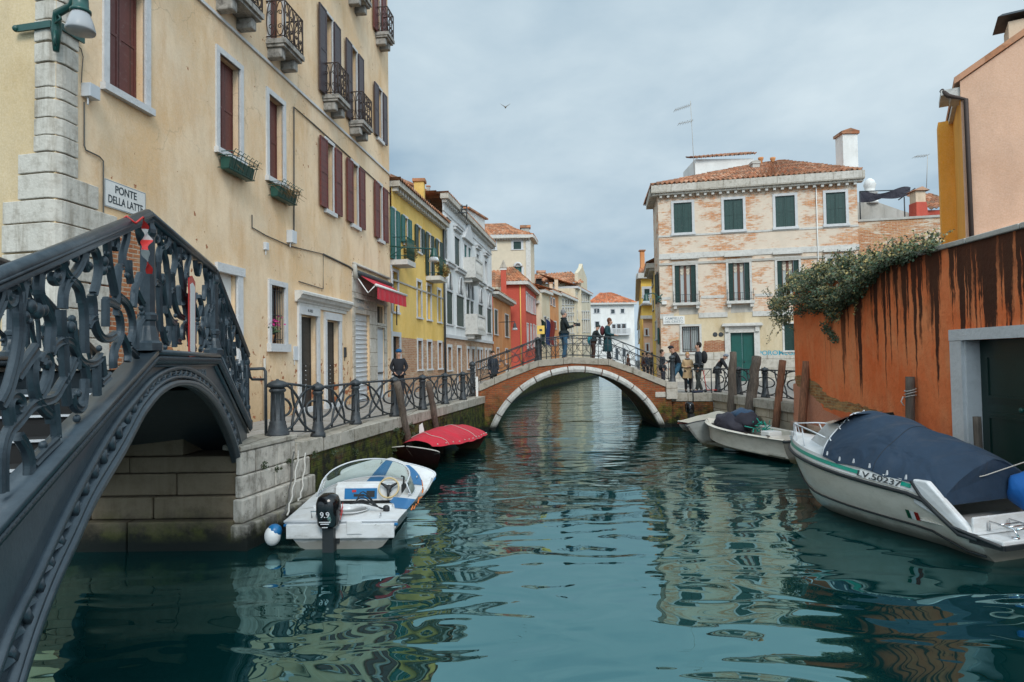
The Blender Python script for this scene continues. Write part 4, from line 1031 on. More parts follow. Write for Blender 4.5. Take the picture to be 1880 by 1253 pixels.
def railing(dd, parent, fs, label=None):
    m = MB()
    emit(m, dd, 0, IA[0][0] - 1, sA - .05, fs)
    emit(m, dd, -PER * 1.02, -9, GF.sx(-5) - .0, fs)
    m.build('scroll_panel', MT['iron'], parent)
    bays = [(sA + .06, sB - .06), (sB + .07, S1)]
    for k, (a, b) in enumerate(bays):
        s = a; i = 0; m = MB()
        while s < b - .1:
            if i % 2 == 0: emit(m, dd, s - sL0, s, min(s + PER, b), fs)
            else: emit(m, dd, 0, s, min(s + PER, b), fs, mirror=sL0 + s + PER)
            s += PER; i += 1
        m.build('scroll_panel', MT['iron'], parent)
    m = MB()
    RP = [(IA[0][0] - .3), sA, sB, S1]
    for a, b in zip(RP, RP[1:]):
        q = [GF.P(a, rail(a), dd), GF.P(b, rail(b), dd)]
        m.tube(q, .030, 10, flat=(GF.n, .11)); m.tube([p + V((0, 0, .03)) for p in q], [.042, .042], 10)
    m.build('handrail', MT['iron'], parent)
    for s in (sA, sB, S1 - .03):
        m = MB(); zb = deck(s); h = rail(s) - zb; c = GF.P(s, zb, dd); r = .062 if s < sB + .1 else .05
        m.lathe(c, [(r * 1.9, 0), (r * 1.9, .06), (r * 1.5, .08), (r * 1.15, .17), (r, .2), (r, .24), (r * 1.25, .25), (r * 1.25, .29), (r * .95, .31), (r * .9, h - .16), (r * 1.15, h - .13), (r * 1.15, h - .1), (r * .8, h - .05), (r * .8, h - .02)], 8, smooth=False)
        m.build('railing_post', MT['iron'], parent)
railing(0, ib, 1.0); railing(-BW, ib, .8)
# road-sign like plate fixed in the flat bay, seen edge on
c = GF.P(GF.sx(339), GF.sz(339, 595)[1], .06); vd = ray(339, 600); vd = V((vd.x, vd.y, 0)).normalized(); sd_ = V((vd.y, -vd.x, 0))
tr = thing('warning_sign', 'red and white warning sign seen nearly edge on behind the scrollwork', 'sign', tuple(c))
z0 = GF.sz(339, 515)[1]; z1 = GF.sz(339, 600)[1] - .30; wv = (vd * .985 + sd_ * .17) * .34; nv = V((wv.y, -wv.x, 0)).normalized()
if nv.dot(-vd) < 0: nv = -nv
o_ = V((c.x, c.y, 0)) - wv * .5
H_ = z0 - z1; m = MB(); m.prism([o_ + wv * a + V((0, 0, z1 + H_ * b)) for a, b in ((0, .0), (.5, -.06), (1, 0), (1, 1), (.5, 1.06), (0, 1))], nv * .012); m.build('plate', MT['redpaint'], tr)
m = MB(); m.prism([o_ + nv * .013 + wv * a + V((0, 0, z1 + H_ * b)) for a, b in ((.12, .07), (.5, .03), (.88, .07), (.88, .93), (.5, .97), (.12, .93))], nv * .003); m.build('face', MT['whitepaint'], tr)
# barrier tape
tp = thing('barrier_tape', 'torn red and white barrier tape tied to the iron handrail', 'tape', tuple(GF.P(GF.sx(246), 3.5, .05)))
path = [(238, 398), (243, 420), (246, 440), (240, 458), (247, 480), (252, 503)]
pp = [GF.P(GF.sx(x), GF.sz(x, y)[1], .09) for x, y in path]; ws = [.02, .025, .045, .06, .05, .075]; fd = (GF.d * .6 + V((.8, -.1, 0))).normalized()
def tpf(u, t):
    t = min(t, 4.999); i = int(t); q = t - i; w_ = ws[i] + (ws[i + 1] - ws[i]) * q; a = .5 * math.sin(t * 1.1); return pp[i].lerp(pp[i + 1], q) + (fd * math.cos(a) + GF.n * math.sin(a)) * ((u - .5) * w_) + GF.n * .012 * math.sin(t * 5 + u * 4)
for i in range(5):
    m = MB(); m.grid(lambda u, v: tpf(u, i + v), 4, 6); m.build('red_band' if i % 2 == 0 else 'white_band', MT['redpaint'] if i % 2 == 0 else MT['whitepaint'], tp)
m = MB(); k = GF.P(GF.sx(232), rail(GF.sx(232)), 0); m.tube([k + GF.n * .06 + V((0, 0, .03)), k + V((0, 0, .08)), k - GF.n * .06 + V((0, 0, .03))], .008, 5)
m.tube([k + GF.n * .06 + V((0, 0, .03)), pp[0]], .008, 5); m.build('knot', MT['redpaint'], tp)
# tubular hand rail at the foot of the iron bridge
hp = thing('tube_handrail', 'black bent tube handrail between the iron bridge and the first bollard', 'handrail', tuple(atZ(488, 805, QZ)))
Y0 = GF.P(S1, 0).y; c1 = atZ(488.5, 804, 1.40)
m = MB(); A = GF.P(S1, rail(S1) - .12, 0)
def q(x, y, Y): return atY(x, y, Y)
m.tube([q(452, 650, Y0), q(459, 692, Y0 + .1), q(463, 697, Y0 + .2), q(487, 697, c1.y + .1)], .022, 8)
m.tube([q(453, 678, Y0), q(484, 677, c1.y), q(487.5, 682, c1.y), q(488.5, 804, c1.y)], .024, 8); m.build('tube', MT['iron_rough'], hp)

# ================================================================ quay railing
def add_panel(parent, a, b, h0=.10, h1=.90, r=.014, hoops=True):
    a, b = V(a), V(b); d = (b - a); L = d.length; u = d / L; n = V((u.y, -u.x, 0)).normalized()
    P = lambda s, z: a + u * (s * L) + V((0, 0, z)); H = h1 - h0
    m = MB(); m.tube([P(.03, h1), P(.97, h1)], .025, 6); m.tube([P(.03, h0), P(.97, h0)], .016, 6)
    N = 16; q = math.pi / 2
    for sg in (0, 1):
        f = (lambda s: s) if not sg else (lambda s: 1 - s)
        if not hoops: m.tube([P(f(.03), h0), P(f(.97), h1)], r * .7, 4); continue
        # long arcs from the post swinging across to the far half
        m.tube([P(f(.05 + .62 * math.sin(k / N * q)), h1 - H * (1 - math.cos(k / N * q))) for k in range(N + 1)], r, 4, flat=(n, .035))
        m.tube([P(f(.05 + .62 * math.sin(k / N * q)), h0 + H * (1 - math.cos(k / N * q))) for k in range(N + 1)], r, 4, flat=(n, .035))
        # loops against the post
        m.tube([P(f(.04 + .27 * math.sin(k / N * math.pi)), h0 + H * .5 - H * .20 * math.cos(k / N * math.pi)) for k in range(N + 1)], r, 4, flat=(n, .035))
    return m.build('railing_panel', MT['iron_rough'], parent)
def add_post(parent, P, h=1.02, r=.075, lab_=None):
    k = h / 1.02; m = MB(); pr_ = [(r * 1.7, 0), (r * 1.7, .07), (r * 1.45, .09), (r * 1.3, .2), (r * 1.2, .22), (r * 1.2, .27), (r * 1.05, .29), (r, .6), (r * .95, .78), (r * 1.2, .80), (r * 1.25, .83), (r * 1.0, .86)]
    m.lathe(P, [(a, b * k) for a, b in pr_], 12); 
    for i in range(8):
        an = i * math.pi / 4; m.tube([V(P) + V((math.cos(an) * r * 1.05, math.sin(an) * r * 1.05, .30 * k)), V(P) + V((math.cos(an) * r * .95, math.sin(an) * r * .95, .76 * k))], .008, 4)
    o = m.build('post', MT['iron_rough'], parent)
    m = MB(); m.lathe(P, [(a, b * k) for a, b in [(r * 1.0, .862), (r * 1.45, .88), (r * 1.5, .92), (r * 1.3, .955), (r * .8, .985), (r * .25, 1.0), (r * .15, 1.02)]], 12); m.build('cap', MT['iron_rough'], o)
    if lab_: o['label'] = lab_
    return o
b0 = atZ(510, 803, 1.40)
PL = [b0] + [atZ(x, y, QZ) for x, y in ((584, 803), (653, 780.5), (724.6, 766), (776, 753.5), (817, 743), (850, 735.5))]
lr = thing('quay_railing', 'iron railing with hooped panels and seven capped posts along the left quay', 'railing', tuple(PL[3]))
for i, p in enumerate(PL): add_post(lr, p, 1.0 if i else .96, .080 if i else .112, None if i else 'stoutest post with a vase foot')
for a, b in zip(PL, PL[1:]): add_panel(lr, a, b)
pe = atY(874, 735, QF.P(QL, 0).y); add_panel(lr, PL[-1], V((pe.x, pe.y, QZ)))
def bollard(name, label, P, h=1.02, r=.075):
    t = thing(name, label, 'post', tuple(P)); add_post(t, P, h, r); return t

# ================================================================ brick bridge
YB = 24.6
bb = thing('brick_bridge', 'arched brick footbridge with white stone arch ring across the canal', 'bridge', (2, YB, 0))
def B(x, y, d=0): p = atY(x, y, YB); return V((p.x, YB + d, p.z))
DB = 3.0
lA = B(903, 783); rA_ = B(1212, 790); cr = B(1055, 684)
x0, x1, zc = lA.x + .12, rA_.x - .02, cr.z; zs = -.05; hc = (x1 - x0) / 2; ri = zc - zs; RAD = (hc * hc + ri * ri) / (2 * ri); cxx = (x0 + x1) / 2; czz = zc - RAD
ang = math.asin(min(1, hc / RAD)); n = 36
arc = [(cxx + RAD * math.sin(-ang + 2 * ang * i / n), czz + RAD * math.cos(-ang + 2 * ang * i / n)) for i in range(n + 1)]
# parapet line (top of the stone coping)
top = [(B(880, 707).x, B(880, 707).z), (B(932, 684).x, B(932, 684).z), (B(988, 662).x, B(988, 662).z), (B(1050, 656).x, B(1050, 656).z), (B(1117, 659).x, B(1117, 659).z), (B(1160, 674).x, B(1160, 674).z), (B(1229, 702).x, B(1229, 702).z)]
def topz(x):
    if x <= top[0][0]: return top[0][1]
    for a, b in zip(top, top[1:]):
        if x <= b[0]: return a[1] + (b[1] - a[1]) * (x - a[0]) / (b[0] - a[0])
    return top[-1][1]
CT = .24
m = MB(); xl, xr = B(872, 700).x, B(1232, 700).x
xs = sorted(set([xl, xr, x0, x1] + [p[0] for p in arc] + [p[0] for p in top]))
def az(x):
    if x <= x0 or x >= x1: return -.8
    return czz + math.sqrt(max(0, RAD * RAD - (x - cxx) ** 2))
for yy, fl in ((YB, 0), (YB + DB, 1)):
    m = MB()
    for a, b in zip(xs, xs[1:]):
        e = 1e-6; q = [(a, yy, az(a + e)), (b, yy, az(b - e)), (b, yy, topz(b) - CT + .02), (a, yy, topz(a) - CT + .02)]
        m.face(q if not fl else q[::-1])
    m.build('spandrel_wall', MT['wetbrick'], bb)
m = MB()
for (a, b), (c, d) in zip(arc, arc[1:]): m.face([(a, YB, b), (a, YB + DB, b), (c, YB + DB, d), (c, YB, d)], smooth=True)
m.face([(x0, YB, -.8), (x0, YB + DB, -.8), (x0, YB + DB, zs), (x0, YB, zs)]); m.face([(x1, YB, -.8), (x1, YB, zs), (x1, YB + DB, zs), (x1, YB + DB, -.8)])
m.build('vault', MT['wetbrick'], bb)
ringm = stonemat('arch_ring_stone', (.56, .55, .51), None, dirt=.4, algae=.7, zt=1.0, streak=.3)
for ysg, yy in ((1, YB), (-1, YB + DB)):
    m = MB(); jt = [-ang + 2 * ang * k / 13 for k in range(14)]
    for a, b in zip(jt, jt[1:]):
        aa = [a + .006 + (b - a - .012) * i / 5 for i in range(6)]; prof = [(0, -.12 * ysg), (.02, -.16 * ysg), (.11, -.19 * ysg), (.17, -.17 * ysg), (.205, -.10 * ysg), (.235, -.09 * ysg), (.24, .05 * ysg), (0, .05 * ysg)]
        vs = []
        for t in aa:
            for r_, d_ in prof: vs.append(V((cxx + (RAD + r_) * math.sin(t), yy + d_, czz + (RAD + r_) * math.cos(t))))
        k = len(prof); fs = [(i * k + j, (i + 1) * k + j, (i + 1) * k + (j + 1) % k, i * k + (j + 1) % k) for i in range(5) for j in range(k)] + [tuple(range(k)), tuple(5 * k + j for j in range(k))[::-1]]
        m.raw(vs, [f[::-1] if ysg < 0 else f for f in fs], False)
    m.build('arch_ring', ringm, bb)
for yy in (YB, YB + DB - .3):
    m = MB()
    for (a, b), (c, d) in zip(top, top[1:]):
        vs = [V((a, yy - .05, b - CT)), V((c - .008, yy - .05, d - CT)), V((c - .008, yy - .05, d)), V((a, yy - .05, b))]; m.prism(vs, (0, .38, 0))
    m.build('coping', MT['coping'], bb, bevel=.012)
m = MB()
for (a, b), (c, d) in zip(top, top[1:]): m.face([(a, YB + .2, b - .10), (c, YB + .2, d - .10), (c, YB + DB - .2, d - .10), (a, YB + DB - .2, b - .10)])
m.build('deck', MT['paving'], bb)
m = MB(); q0 = B(1222, 703); m.box(q0.x, q0.x + .42, YB - .12, YB + .5, B(1225, 733).z, q0.z + .03); q1 = B(1203, 723); m.box(q1.x, q0.x - .01, YB - .03, YB + .2, B(1203, 730).z, q1.z + .06)
m.build('end_block', MT['palestone'], bb, bevel=.015)
def bridge_rail(yy, lab_):
    t = thing('bridge_railing', lab_, 'railing', (cxx, yy, 2.5))
    px = [(872, 666), (930, 645), (988, 622), (1052, 616), (1117, 618), (1172, 640), (1229, 664)]
    rl = [(B(*p).x, B(*p).z) for p in px]
    def rz(x):
        for a, b in zip(rl, rl[1:]):
            if x <= b[0]: return a[1] + (b[1] - a[1]) * (x - a[0]) / (b[0] - a[0])
        return rl[-1][1]
    m = MB(); m.tube([(a, yy, b) for a, b in rl], .022, 6); m.build('handrail', MT['iron_rough'], t)
    m = MB(); m.tube([(a, yy, b - .30) for a, b in rl], .010, 5); m.tube([(a, yy, topz(a) + .10) for a, b in rl], .014, 5); m.build('lower_rail', MT['iron_rough'], t)
    xs = [B(x, 640).x for x in (875, 903, 932, 960, 988, 1020, 1052, 1085, 1117, 1145, 1172, 1200, 1228)]
    m = MB()
    for x in xs: m.tube([(x, yy, topz(x) - .02), (x, yy, rz(x))], .016, 6)
    m.build('upright', MT['iron_rough'], t)
    m = MB()
    for a, b in zip(xs, xs[1:]):
        for sg in (0, 1):
            pts = []
            for k in range(11):
                u = k / 10; x = a + (b - a) * (u if not sg else 1 - u); lo = topz(x) + .10; hi = rz(x) - .02; z = lo + (hi - lo) * (math.sin(u * math.pi / 2)) ; pts.append((x, yy, z))
            m.tube(pts, .009, 5)
            m.tube([(a + (b - a) * (.5 + .3 * math.cos(k * .628)), yy, (topz((a + b) / 2) + rz((a + b) / 2)) / 2 + .16 * math.sin(k * .628)) for k in range(11)], .008, 5) if not sg else None
    m.build('scrollwork', MT['iron_rough'], t)
    return t
bridge_rail(YB + .12, 'near iron railing of the arched brick bridge'); bridge_rail(YB + DB - .15, 'far iron railing of the arched brick bridge')
# iron end posts of the bridge
for x, y, l in ((868, 728, 'tall iron post at the left foot of the brick bridge'), (1235, 704, 'tall iron post at the right foot of the brick bridge')):
    p = atY(x, y, YB + .1); bollard('bridge_post', l, V((p.x, p.y, QZ if x < 1000 else p.z - .02)), 1.35 if x < 1000 else 1.1, .085)
p = atY(988, 655, YB + .3); bollard('bridge_post', 'thick iron post at the left end of the bridge crown', V((p.x, p.y, topz(p.x) - .05)), .95, .09)
# white post
m = MB(); p = atY(876, 730, YB - .1); m.box(p.x - .04, p.x + .04, p.y - .04, p.y + .04, QZ, QZ + .75); tag(m.build('white_post', MT['whitefar']), 'short white stone post where the quay meets the brick bridge', 'post')
# little yellow camera sign on the bridge
p = atY(993, 606, YB + .3); t = thing('notice_sign', 'small yellow notice on a pole at the crown of the brick bridge', 'sign', tuple(p))
m = MB(); m.box(p.x - .14, p.x + .14, p.y - .02, p.y + .02, p.z - .16, p.z + .16); m.build('plate', MT['yellow2'], t)
m = MB(); m.tube([(p.x, p.y + .03, topz(p.x)), (p.x, p.y + .03, p.z + .1)], .03, 6); m.build('pole', MT['iron_rough'], t)
m = MB(); m.box(p.x - .06, p.x + .05, p.y - .025, p.y - .02, p.z - .05, p.z + .03); m.build('pictogram', MT['ink'], t)
# ================================================================ right quay
RQ = [(6.1, 24.75), (7.45, 24.35), (7.88, 18.25)]
mb = MB(); mb.face([(x, y, QZ - .001) for x, y in [(6.2, 24.9), (7.55, 24.6), (7.98, 18.3), (12, 18.3), (32, 30), (32, 42), (12.3, 60), (8.9, 47.4), (7.3, 44), (6.9, 27.7), (6.2, 27.6)]]); kind(mb.build('pavement', MT['paving']), 'structure')
rq = thing('quay_wall', 'right quay wall of brick and pale stone below the railing and leaning poles', 'quay wall', (7.5, 22, 0))
R1 = Face(RQ[0], (RQ[1][0] - RQ[0][0], RQ[1][1] - RQ[0][1])); R2 = Face(RQ[1], (RQ[2][0] - RQ[1][0], RQ[2][1] - RQ[1][1]))
L1 = 1.408; L2 = 6.115
mb = MB(); R1.box(mb, -.2, L1, -.8, QZ - .30, -.5, 0); mb.build('brick_facing', MT['wetbrick'], rq)
MT['rightstone'] = stonemat('right_quay_stone', (.50, .44, .35), (.30, .24, .18), 1.1, .38, dirt=.45, algae=.8, zt=.9, dcol=(.22, .17, .11))
mb = MB(); R2.box(mb, .002, L2 - .02, -.8, QZ - .26, -.5, -.01); mb.build('stone_facing', MT['rightstone'], rq)
mb = MB(); R1.box(mb, -.15, L1 + .02, QZ - .30, QZ, -.4, .04); s = .03
while s < L2 - .1: e = min(s + 1.5, L2); R2.box(mb, s, e - .012, QZ - .26, QZ + .015, -.4, .06); s = e
mb.build('coping', MT['coping'], rq, bevel=.012)
rr = thing('quay_railing', 'black hooped railing of the right quay between the brick bridge and the orange wall', 'railing', (7.9, 21, QZ))
pA, pB, pC = atZ(1318, 720, QZ), atZ(1357, 725, QZ), atZ(1405.5, 730.5, QZ); pE = V((8.02, 18.35, QZ))
for p in (pA, pB, pC): add_post(rr, p, 1.0, .085)
for a, b in ((pA, pB), (pB, pC), (pC, pE)): add_panel(rr, a, b)
p0 = atZ(1264, 721, QZ); p0 = V((p0.x, 24.5, QZ)); p1 = V((7.42, 24.45, QZ)); add_panel(rr, p0, p1, hoops=False)
m = MB(); m.tube([p0 - V((0, 0, .3)), p0 + V((0, 0, .92))], .02, 6); m.tube([p1, p1 + V((0, 0, .92))], .02, 6); m.build('upright', MT['iron_rough'], rr)

# ================================================================ limewashed brick house
hx = atY(1213, 600, 37).x
HF = Face((hx, 37), (1, -.23)); HR = HF.sx(1583)
bh = thing('brick_house', 'three storey limewashed brick house with dark green shutters behind the right quay', 'house', (14, 36, QZ))
W = lambda *a: HF.rectm(*a)
zT = HF.sz(1213, 350)[1]
t1, t2, t3, t4 = W(1243, 1276.5, 372.8, 428.5), W(1335.8, 1371, 366, 422.3), W(1431, 1467, 359, 416.6), W(1524.6, 1561, 353, 410)
zt_ = sum(o[3] for o in (t1, t2, t3, t4)) / 4; zb_ = sum(o[2] for o in (t1, t2, t3, t4)) / 4
tops = [(o[0], o[1], zb_, zt_) for o in (t1, t2, t3, t4)]
m5, m6, m7, m8 = W(1242, 1281, 489, 556), W(1341, 1380, 482, 552), W(1431, 1471, 477, 545), W(1524, 1567, 474, 542)
zt_ = sum(o[3] for o in (m5, m6, m7, m8)) / 4; zb_ = sum(o[2] for o in (m5, m6)) / 2
mids = [(o[0], o[1], zb_, zt_) for o in (m5, m6, m7, m8)]
g1, g2 = W(1253, 1285, 599.5, 647), W(1441, 1475, 591, 642); g2 = (g2[0], g2[1], g1[2], g1[3])
dr = W(1341.6, 1385, 611, 701); dr = (dr[0], dr[1], QZ, dr[3])
mb = MB(); z2 = HF.sz(1213, 577)[1]; z3 = HF.sz(1213, 649)[1]
wall(mb, HF, 0, HR, z2, zT, tops + mids, .22); mb.build('wall', MT['limebrick'], bh)
mb = MB(); wall(mb, HF, 0, HR, z3, z2, [g1, g2, dr], .22); mb.build('ground_floor_wall', MT['ochre'], bh)
mb = MB(); wall(mb, HF, 0, HR, QZ, z3, [dr], .22, d=.05); mb.build('stone_base', MT['palestone'], bh)
S_ = Face((hx, 37), (.14, 1)); mb = MB(); wall(mb, S_, 0, 3.6, QZ, zT, [], .2); mb.build('side_wall', MT['limebrick'], bh)
Bk = HF.P(HR, 0); mb = MB(); mb.face([(Bk.x, Bk.y, QZ), (Bk.x + 1.6, Bk.y + 7, QZ), (Bk.x + 1.6, Bk.y + 7, zT), (Bk.x, Bk.y, zT)]); mb.build('far_side_wall', MT['limebrick2'], bh)
# brick patches showing through
def patch(fc, parent, pts, mat, d=.004, name='exposed_brick', jag=0):
    q = []
    n = len(pts)
    for i in range(n):
        a, b = pts[i], pts[(i + 1) % n]
        k = 7 if jag else 1
        for j in range(k):
            t = j / k; q.append((a[0] + (b[0] - a[0]) * t + random.uniform(-jag, jag), a[1] + (b[1] - a[1]) * t + random.uniform(-jag, jag)))
    P = [fc.P(fc.sz(x, y)[0], fc.sz(x, y)[1], d) for x, y in q]
    m = MB(); m.face(P)
    o = m.build(name, MT[mat], parent); 
    if o.data.polygons[0].normal.dot(fc.n) < 0:
        o.data.flip_normals()
    return o
random.seed(2)
patch(HF, bh, [(1292, 627), (1312, 625), (1333, 626), (1333, 645), (1291, 647)], 'exposed', jag=.7)
patch(HF, bh, [(1231, 628), (1246, 624), (1247, 646), (1230, 648)], 'exposed', jag=.7)
patch(HF, bh, [(1214, 580), (1248, 598), (1247, 622), (1230, 626), (1228, 648), (1214, 648)], 'limebrick', jag=.5, d=.003)
def band(y0, y1, x, mat='istria', d=.05, s0=-.02, s1=None, name='string_course', gaps=()):
    zt, zb = HF.sz(x, y0)[1], HF.sz(x, y1)[1]; m = MB(); a = s0
    for g in sorted(gaps) + [(s1 or HR + .02, 0)]:
        if g[0] > a: HF.box(m, a, g[0], zb, zt, -.02, d)
        a = g[1]
    return m.build(name, MT[mat], bh)
band(467, 477, 1213); band(484, 488, 1213, 'graywall', .06); band(577, 586, 1213, gaps=[(mids[0][0] - .1, mids[0][1] + .1), (mids[1][0] - .1, mids[1][1] + .1)]); band(543, 548, 1300, d=.03, gaps=[(o[0] - .25, o[1] + .25) for o in mids])
band(430.5, 434, 1260, d=.035)
# cornice with brackets
m = MB(); zc0, zc1 = HF.sz(1213, 361)[1], HF.sz(1213, 343)[1]
HF.box(m, -.35, HR + .3, zc0 + .12, zc1, -.1, .42); HF.box(m, -.3, HR + .25, zc0, zc0 + .12, -.1, .30); S_.box(m, .3, 3.6, zc0 + .1, zc1, -.1, .42)
m.build('cornice', MT['palestone'], bh)
m = MB(); n = 26
for i in range(n): s = .1 + (HR - .3) * i / (n - 1); HF.box(m, s, s + .14, zc0 - .14, zc0 - .003, -.05, .24)
m.build('cornice_brackets', MT['istria'], bh)
# roof
e0 = HF.P(-.38, zc1 + .02, .45); e1 = HF.P(HR + .2, zc1 + .02, .40)
rg0 = atY(1392, 296, 40.2); rg1 = atY(1436, 301, 39.6); zr = (rg0.z + rg1.z) / 2; rg0.z = rg1.z = zr
rf = thing  # keep name short
m = MB(); tile_roof(m, e0, e1, rg1, rg0, pitch=.26, row=.42, amp=.055); e2 = e0 + V((.6, 5, 0)); tile_roof(m, e2, e0, rg0, rg0 + V((.3, 1, 0)), .3, .45); 
roof = m.build('roof', MT['tile'], bh)
m = MB(); e3 = e1 + V((1.5, 7, 0)); m.face([e1, e3, rg1]); m.face([e2, rg0, rg1, e3]); m.build('roof_back', MT['tilefar'], roof)
def chimney(parent, px, yb, yt, Y, mat, cap='tile', w=None, label=None, name='chimney'):
    xa, xb = px; a = atY(xa, yb, Y); b = atY(xb, yb, Y); t = atY((xa + xb) / 2, yt, Y); w_ = b.x - a.x; m = MB()
    m.box(a.x, b.x, Y - w_ * .5, Y + w_ * .5, a.z - .5, t.z - .12 - w_ * .15); c = m.build(name, MT[mat], parent)
    m = MB(); m.box(a.x - .1 * w_, b.x + .1 * w_, Y - w_ * .6, Y + w_ * .6, t.z - .12 - w_ * .15, t.z - w_ * .12)
    m.prism([(a.x - .12 * w_, Y - w_ * .62, t.z - w_ * .12), (b.x + .12 * w_, Y - w_ * .62, t.z - w_ * .12), ((a.x + b.x) / 2, Y - w_ * .62, t.z + w_ * .08)], (0, w_ * 1.24, 0)); m.build('chimney_cap', MT[cap], c); return c
chimney(roof, (1542, 1569), 312, 243, 38.2, 'whitefar'); chimney(roof, (1380, 1393), 318, 297, 38.5, 'graywall', 'graywall')
for x in (1397, 1419):
    p = atY(x, 302, 39.5); q = atY(x, 290, 39.5); m = MB(); m.lathe((p.x, 39.5, p.z - .3), [(.10, 0), (.10, q.z - p.z + .1), (.16, q.z - p.z + .2), (.17, q.z - p.z + .3), (.08, q.z - p.z + .32)], 10); m.build('chimney_pot', MT['orangepl'], roof)
# attic block behind
at = MB(); a = atY(1276, 300, 43); b = atY(1384, 300, 43); zt = atY(1276, 293, 43).z
at.box(a.x, b.x, 43, 46, zT, zt); ac = at.build('attic', MT['whitefar'], roof)
m = MB(); tile_roof(m, (a.x - .1, 42.7, zt), (b.x + .1, 42.7, zt + .25), (b.x + .1, 45, zt + 1.0), (a.x - .1, 45, zt + .75), .28, .45, .05); m.build('attic_roof', MT['tile'], ac)
# windows
for o in tops: window(bh, HF, o, 'closed', 'frame', 'green_v', w=.14, pr=.04, sill=.14, depth=.10)
def tallwin(o, bal=True):
    a, b, e, f = o; lw = (b - a) * .23
    m = MB(); HF.box(m, a - .12, a, e, f, -.03, .05); HF.box(m, b, b + .12, e, f, -.03, .05); HF.box(m, a - .12, b + .12, f, f + .22, -.03, .05); HF.box(m, a - .2, b + .2, f + .34, f + .48, -.03, .16)
    wn = m.build('window', MT['istria'], bh)
    m = MB(); leaf(m, HF, a + .01, a + lw, e, f, -.08); m.build('shutter', MT['green_l'], wn); m = MB(); leaf(m, HF, b - lw, b - .01, e, f, -.08); m.build('shutter', MT['green_l'], wn)
    m = MB(); HF.box(m, a + lw, b - lw, e, f, -.2, -.17); m.build('pane', MT['glass_br'], wn)
    m = MB(); mid = (a + b) / 2; HF.box(m, mid - .07, mid + .07, e, f, -.17, -.13); HF.box(m, a + lw, a + lw + .05, e, f, -.17, -.13); HF.box(m, b - lw - .05, b - lw, e, f, -.17, -.13); m.build('sash', MT['brownwood'], wn)
    m = MB()
    for h_ in (0, 1):
        c0, c1 = (a + lw + .05, mid - .07) if not h_ else (mid + .07, b - lw - .05)
        m.grid(lambda u, v: HF.P(c0 + (c1 - c0) * u, f - .05 - (.38 + .12 * math.sin(u * 3.1)) * v, -.155 + .02 * math.sin(v * 14 + u * 3)), 6, 10)
    m.build('curtain', MT['beigecloth'], wn)
    if bal:
        m = MB(); HF.box(m, a - .15, b + .2, e - .17, e - .02, -.02, .34); bl = m.build('balcony', MT['istria'], wn)
        m = MB(); HF.box(m, a - .1, a + .08, e - .36, e - .172, -.02, .28); HF.box(m, b - .03, b + .15, e - .36, e - .172, -.02, .28); m.build('bracket', MT['istria'], wn)
        m = MB(); 
        for z in (e + .08, e + .42): m.tube([HF.P(a - .1, z, .05), HF.P(a - .1, z, .3), HF.P(b + .15, z, .3), HF.P(b + .15, z, .05)], .011, 4)
        for i in range(15): s = a - .1 + (b - a + .25) * i / 14; m.tube([HF.P(s, e, .3), HF.P(s, e + .42, .3)], .008, 4)
        m.tube([HF.P(b + .15, e, .3), HF.P(b + .15, e + .62, .3)], .014, 5); m.tube([HF.P(a - .1, e, .3), HF.P(a - .1, e + .62, .3)], .014, 5)
        m.build('balcony_railing', MT['iron_rough'], wn)
for i, o in enumerate(mids): tallwin(o, i < 2)
patch(HF, bh, [(1246, 566), (1281, 564), (1282, 577), (1247, 579)], 'graywall', .008, 'dark_panel'); patch(HF, bh, [(1342, 561), (1381, 559), (1382, 573), (1342, 575)], 'graywall', .008, 'dark_panel')
wn = window(bh, HF, g1, 'glass', 'istria', gl='glass_br', w=.12, pr=.05, sill=.12, depth=.2, mull='brownwood', bars=False); window(bh, HF, g2, 'closed', 'istria', 'green_l', w=.1, pr=.04, sill=.1, depth=.1)
m = MB()
for i in range(9): s = g1[0] + (g1[1] - g1[0]) * (i + .5) / 9; m.tube([HF.P(s, g1[2], -.05), HF.P(s, g1[3], -.05)], .014, 5)
for t in (.12, .86): z = g1[2] + (g1[3] - g1[2]) * t; m.tube([HF.P(g1[0], z, -.05), HF.P(g1[1], z, -.05)], .014, 5)
m.build('window_grille', MT['iron_rough'], wn)
m = MB(); a, b, e, f = dr; HF.box(m, a - .30, a, e, f, -.03, .09); HF.box(m, b, b + .30, e, f, -.03, .09); HF.box(m, a - .30, b + .30, f, f + .36, -.03, .10); HF.box(m, a - .45, b + .45, f + .36, f + .46, -.03, .30); HF.box(m, a - .4, b + .4, f + .46, f + .52, -.03, .22)
for s in (a - .28, b + .06): HF.box(m, s, s + .2, f + .05, f + .357, .1, .20)
df = m.build('door', MT['istria'], bh); m = MB(); mid = (a + b) / 2; HF.box(m, a, mid - .006, e, f, -.17, -.12); HF.box(m, mid + .006, b, e, f, -.17, -.12)
for x0, x1 in ((a + .08, mid - .08), (mid + .08, b - .08)):
    for z0, z1 in ((e + .15, e + 1.0), (e + 1.12, f - .12)): HF.box(m, x0, x1, z0, z1, -.122, -.095)
dl = m.build('door_leaf', MT['greendoor'], df); m = MB(); m.ball(HF.P(mid + .1, e + 1.06, -.07), .04, 6, 5); m.build('handle', MT['iron_rough'], dl)
m = MB()
for x in (1313, 1323.5): s, z = HF.sz(x, 614.5); m.lathe(HF.P(s, z, 0), [(.13, 0), (.13, .02), (.10, .025), (.02, .02)], 12, axis=HF.n)
m.build('wall_vent', MT['iron_rough'], bh)
s, z = HF.sz(1507, 400); m = MB(); m.tube([HF.P(HF.sx(1507), zc0, .06), HF.P(HF.sx(1507), z2, .06)], .03, 6); m.build('rain_pipe', MT['whitefar'], bh)
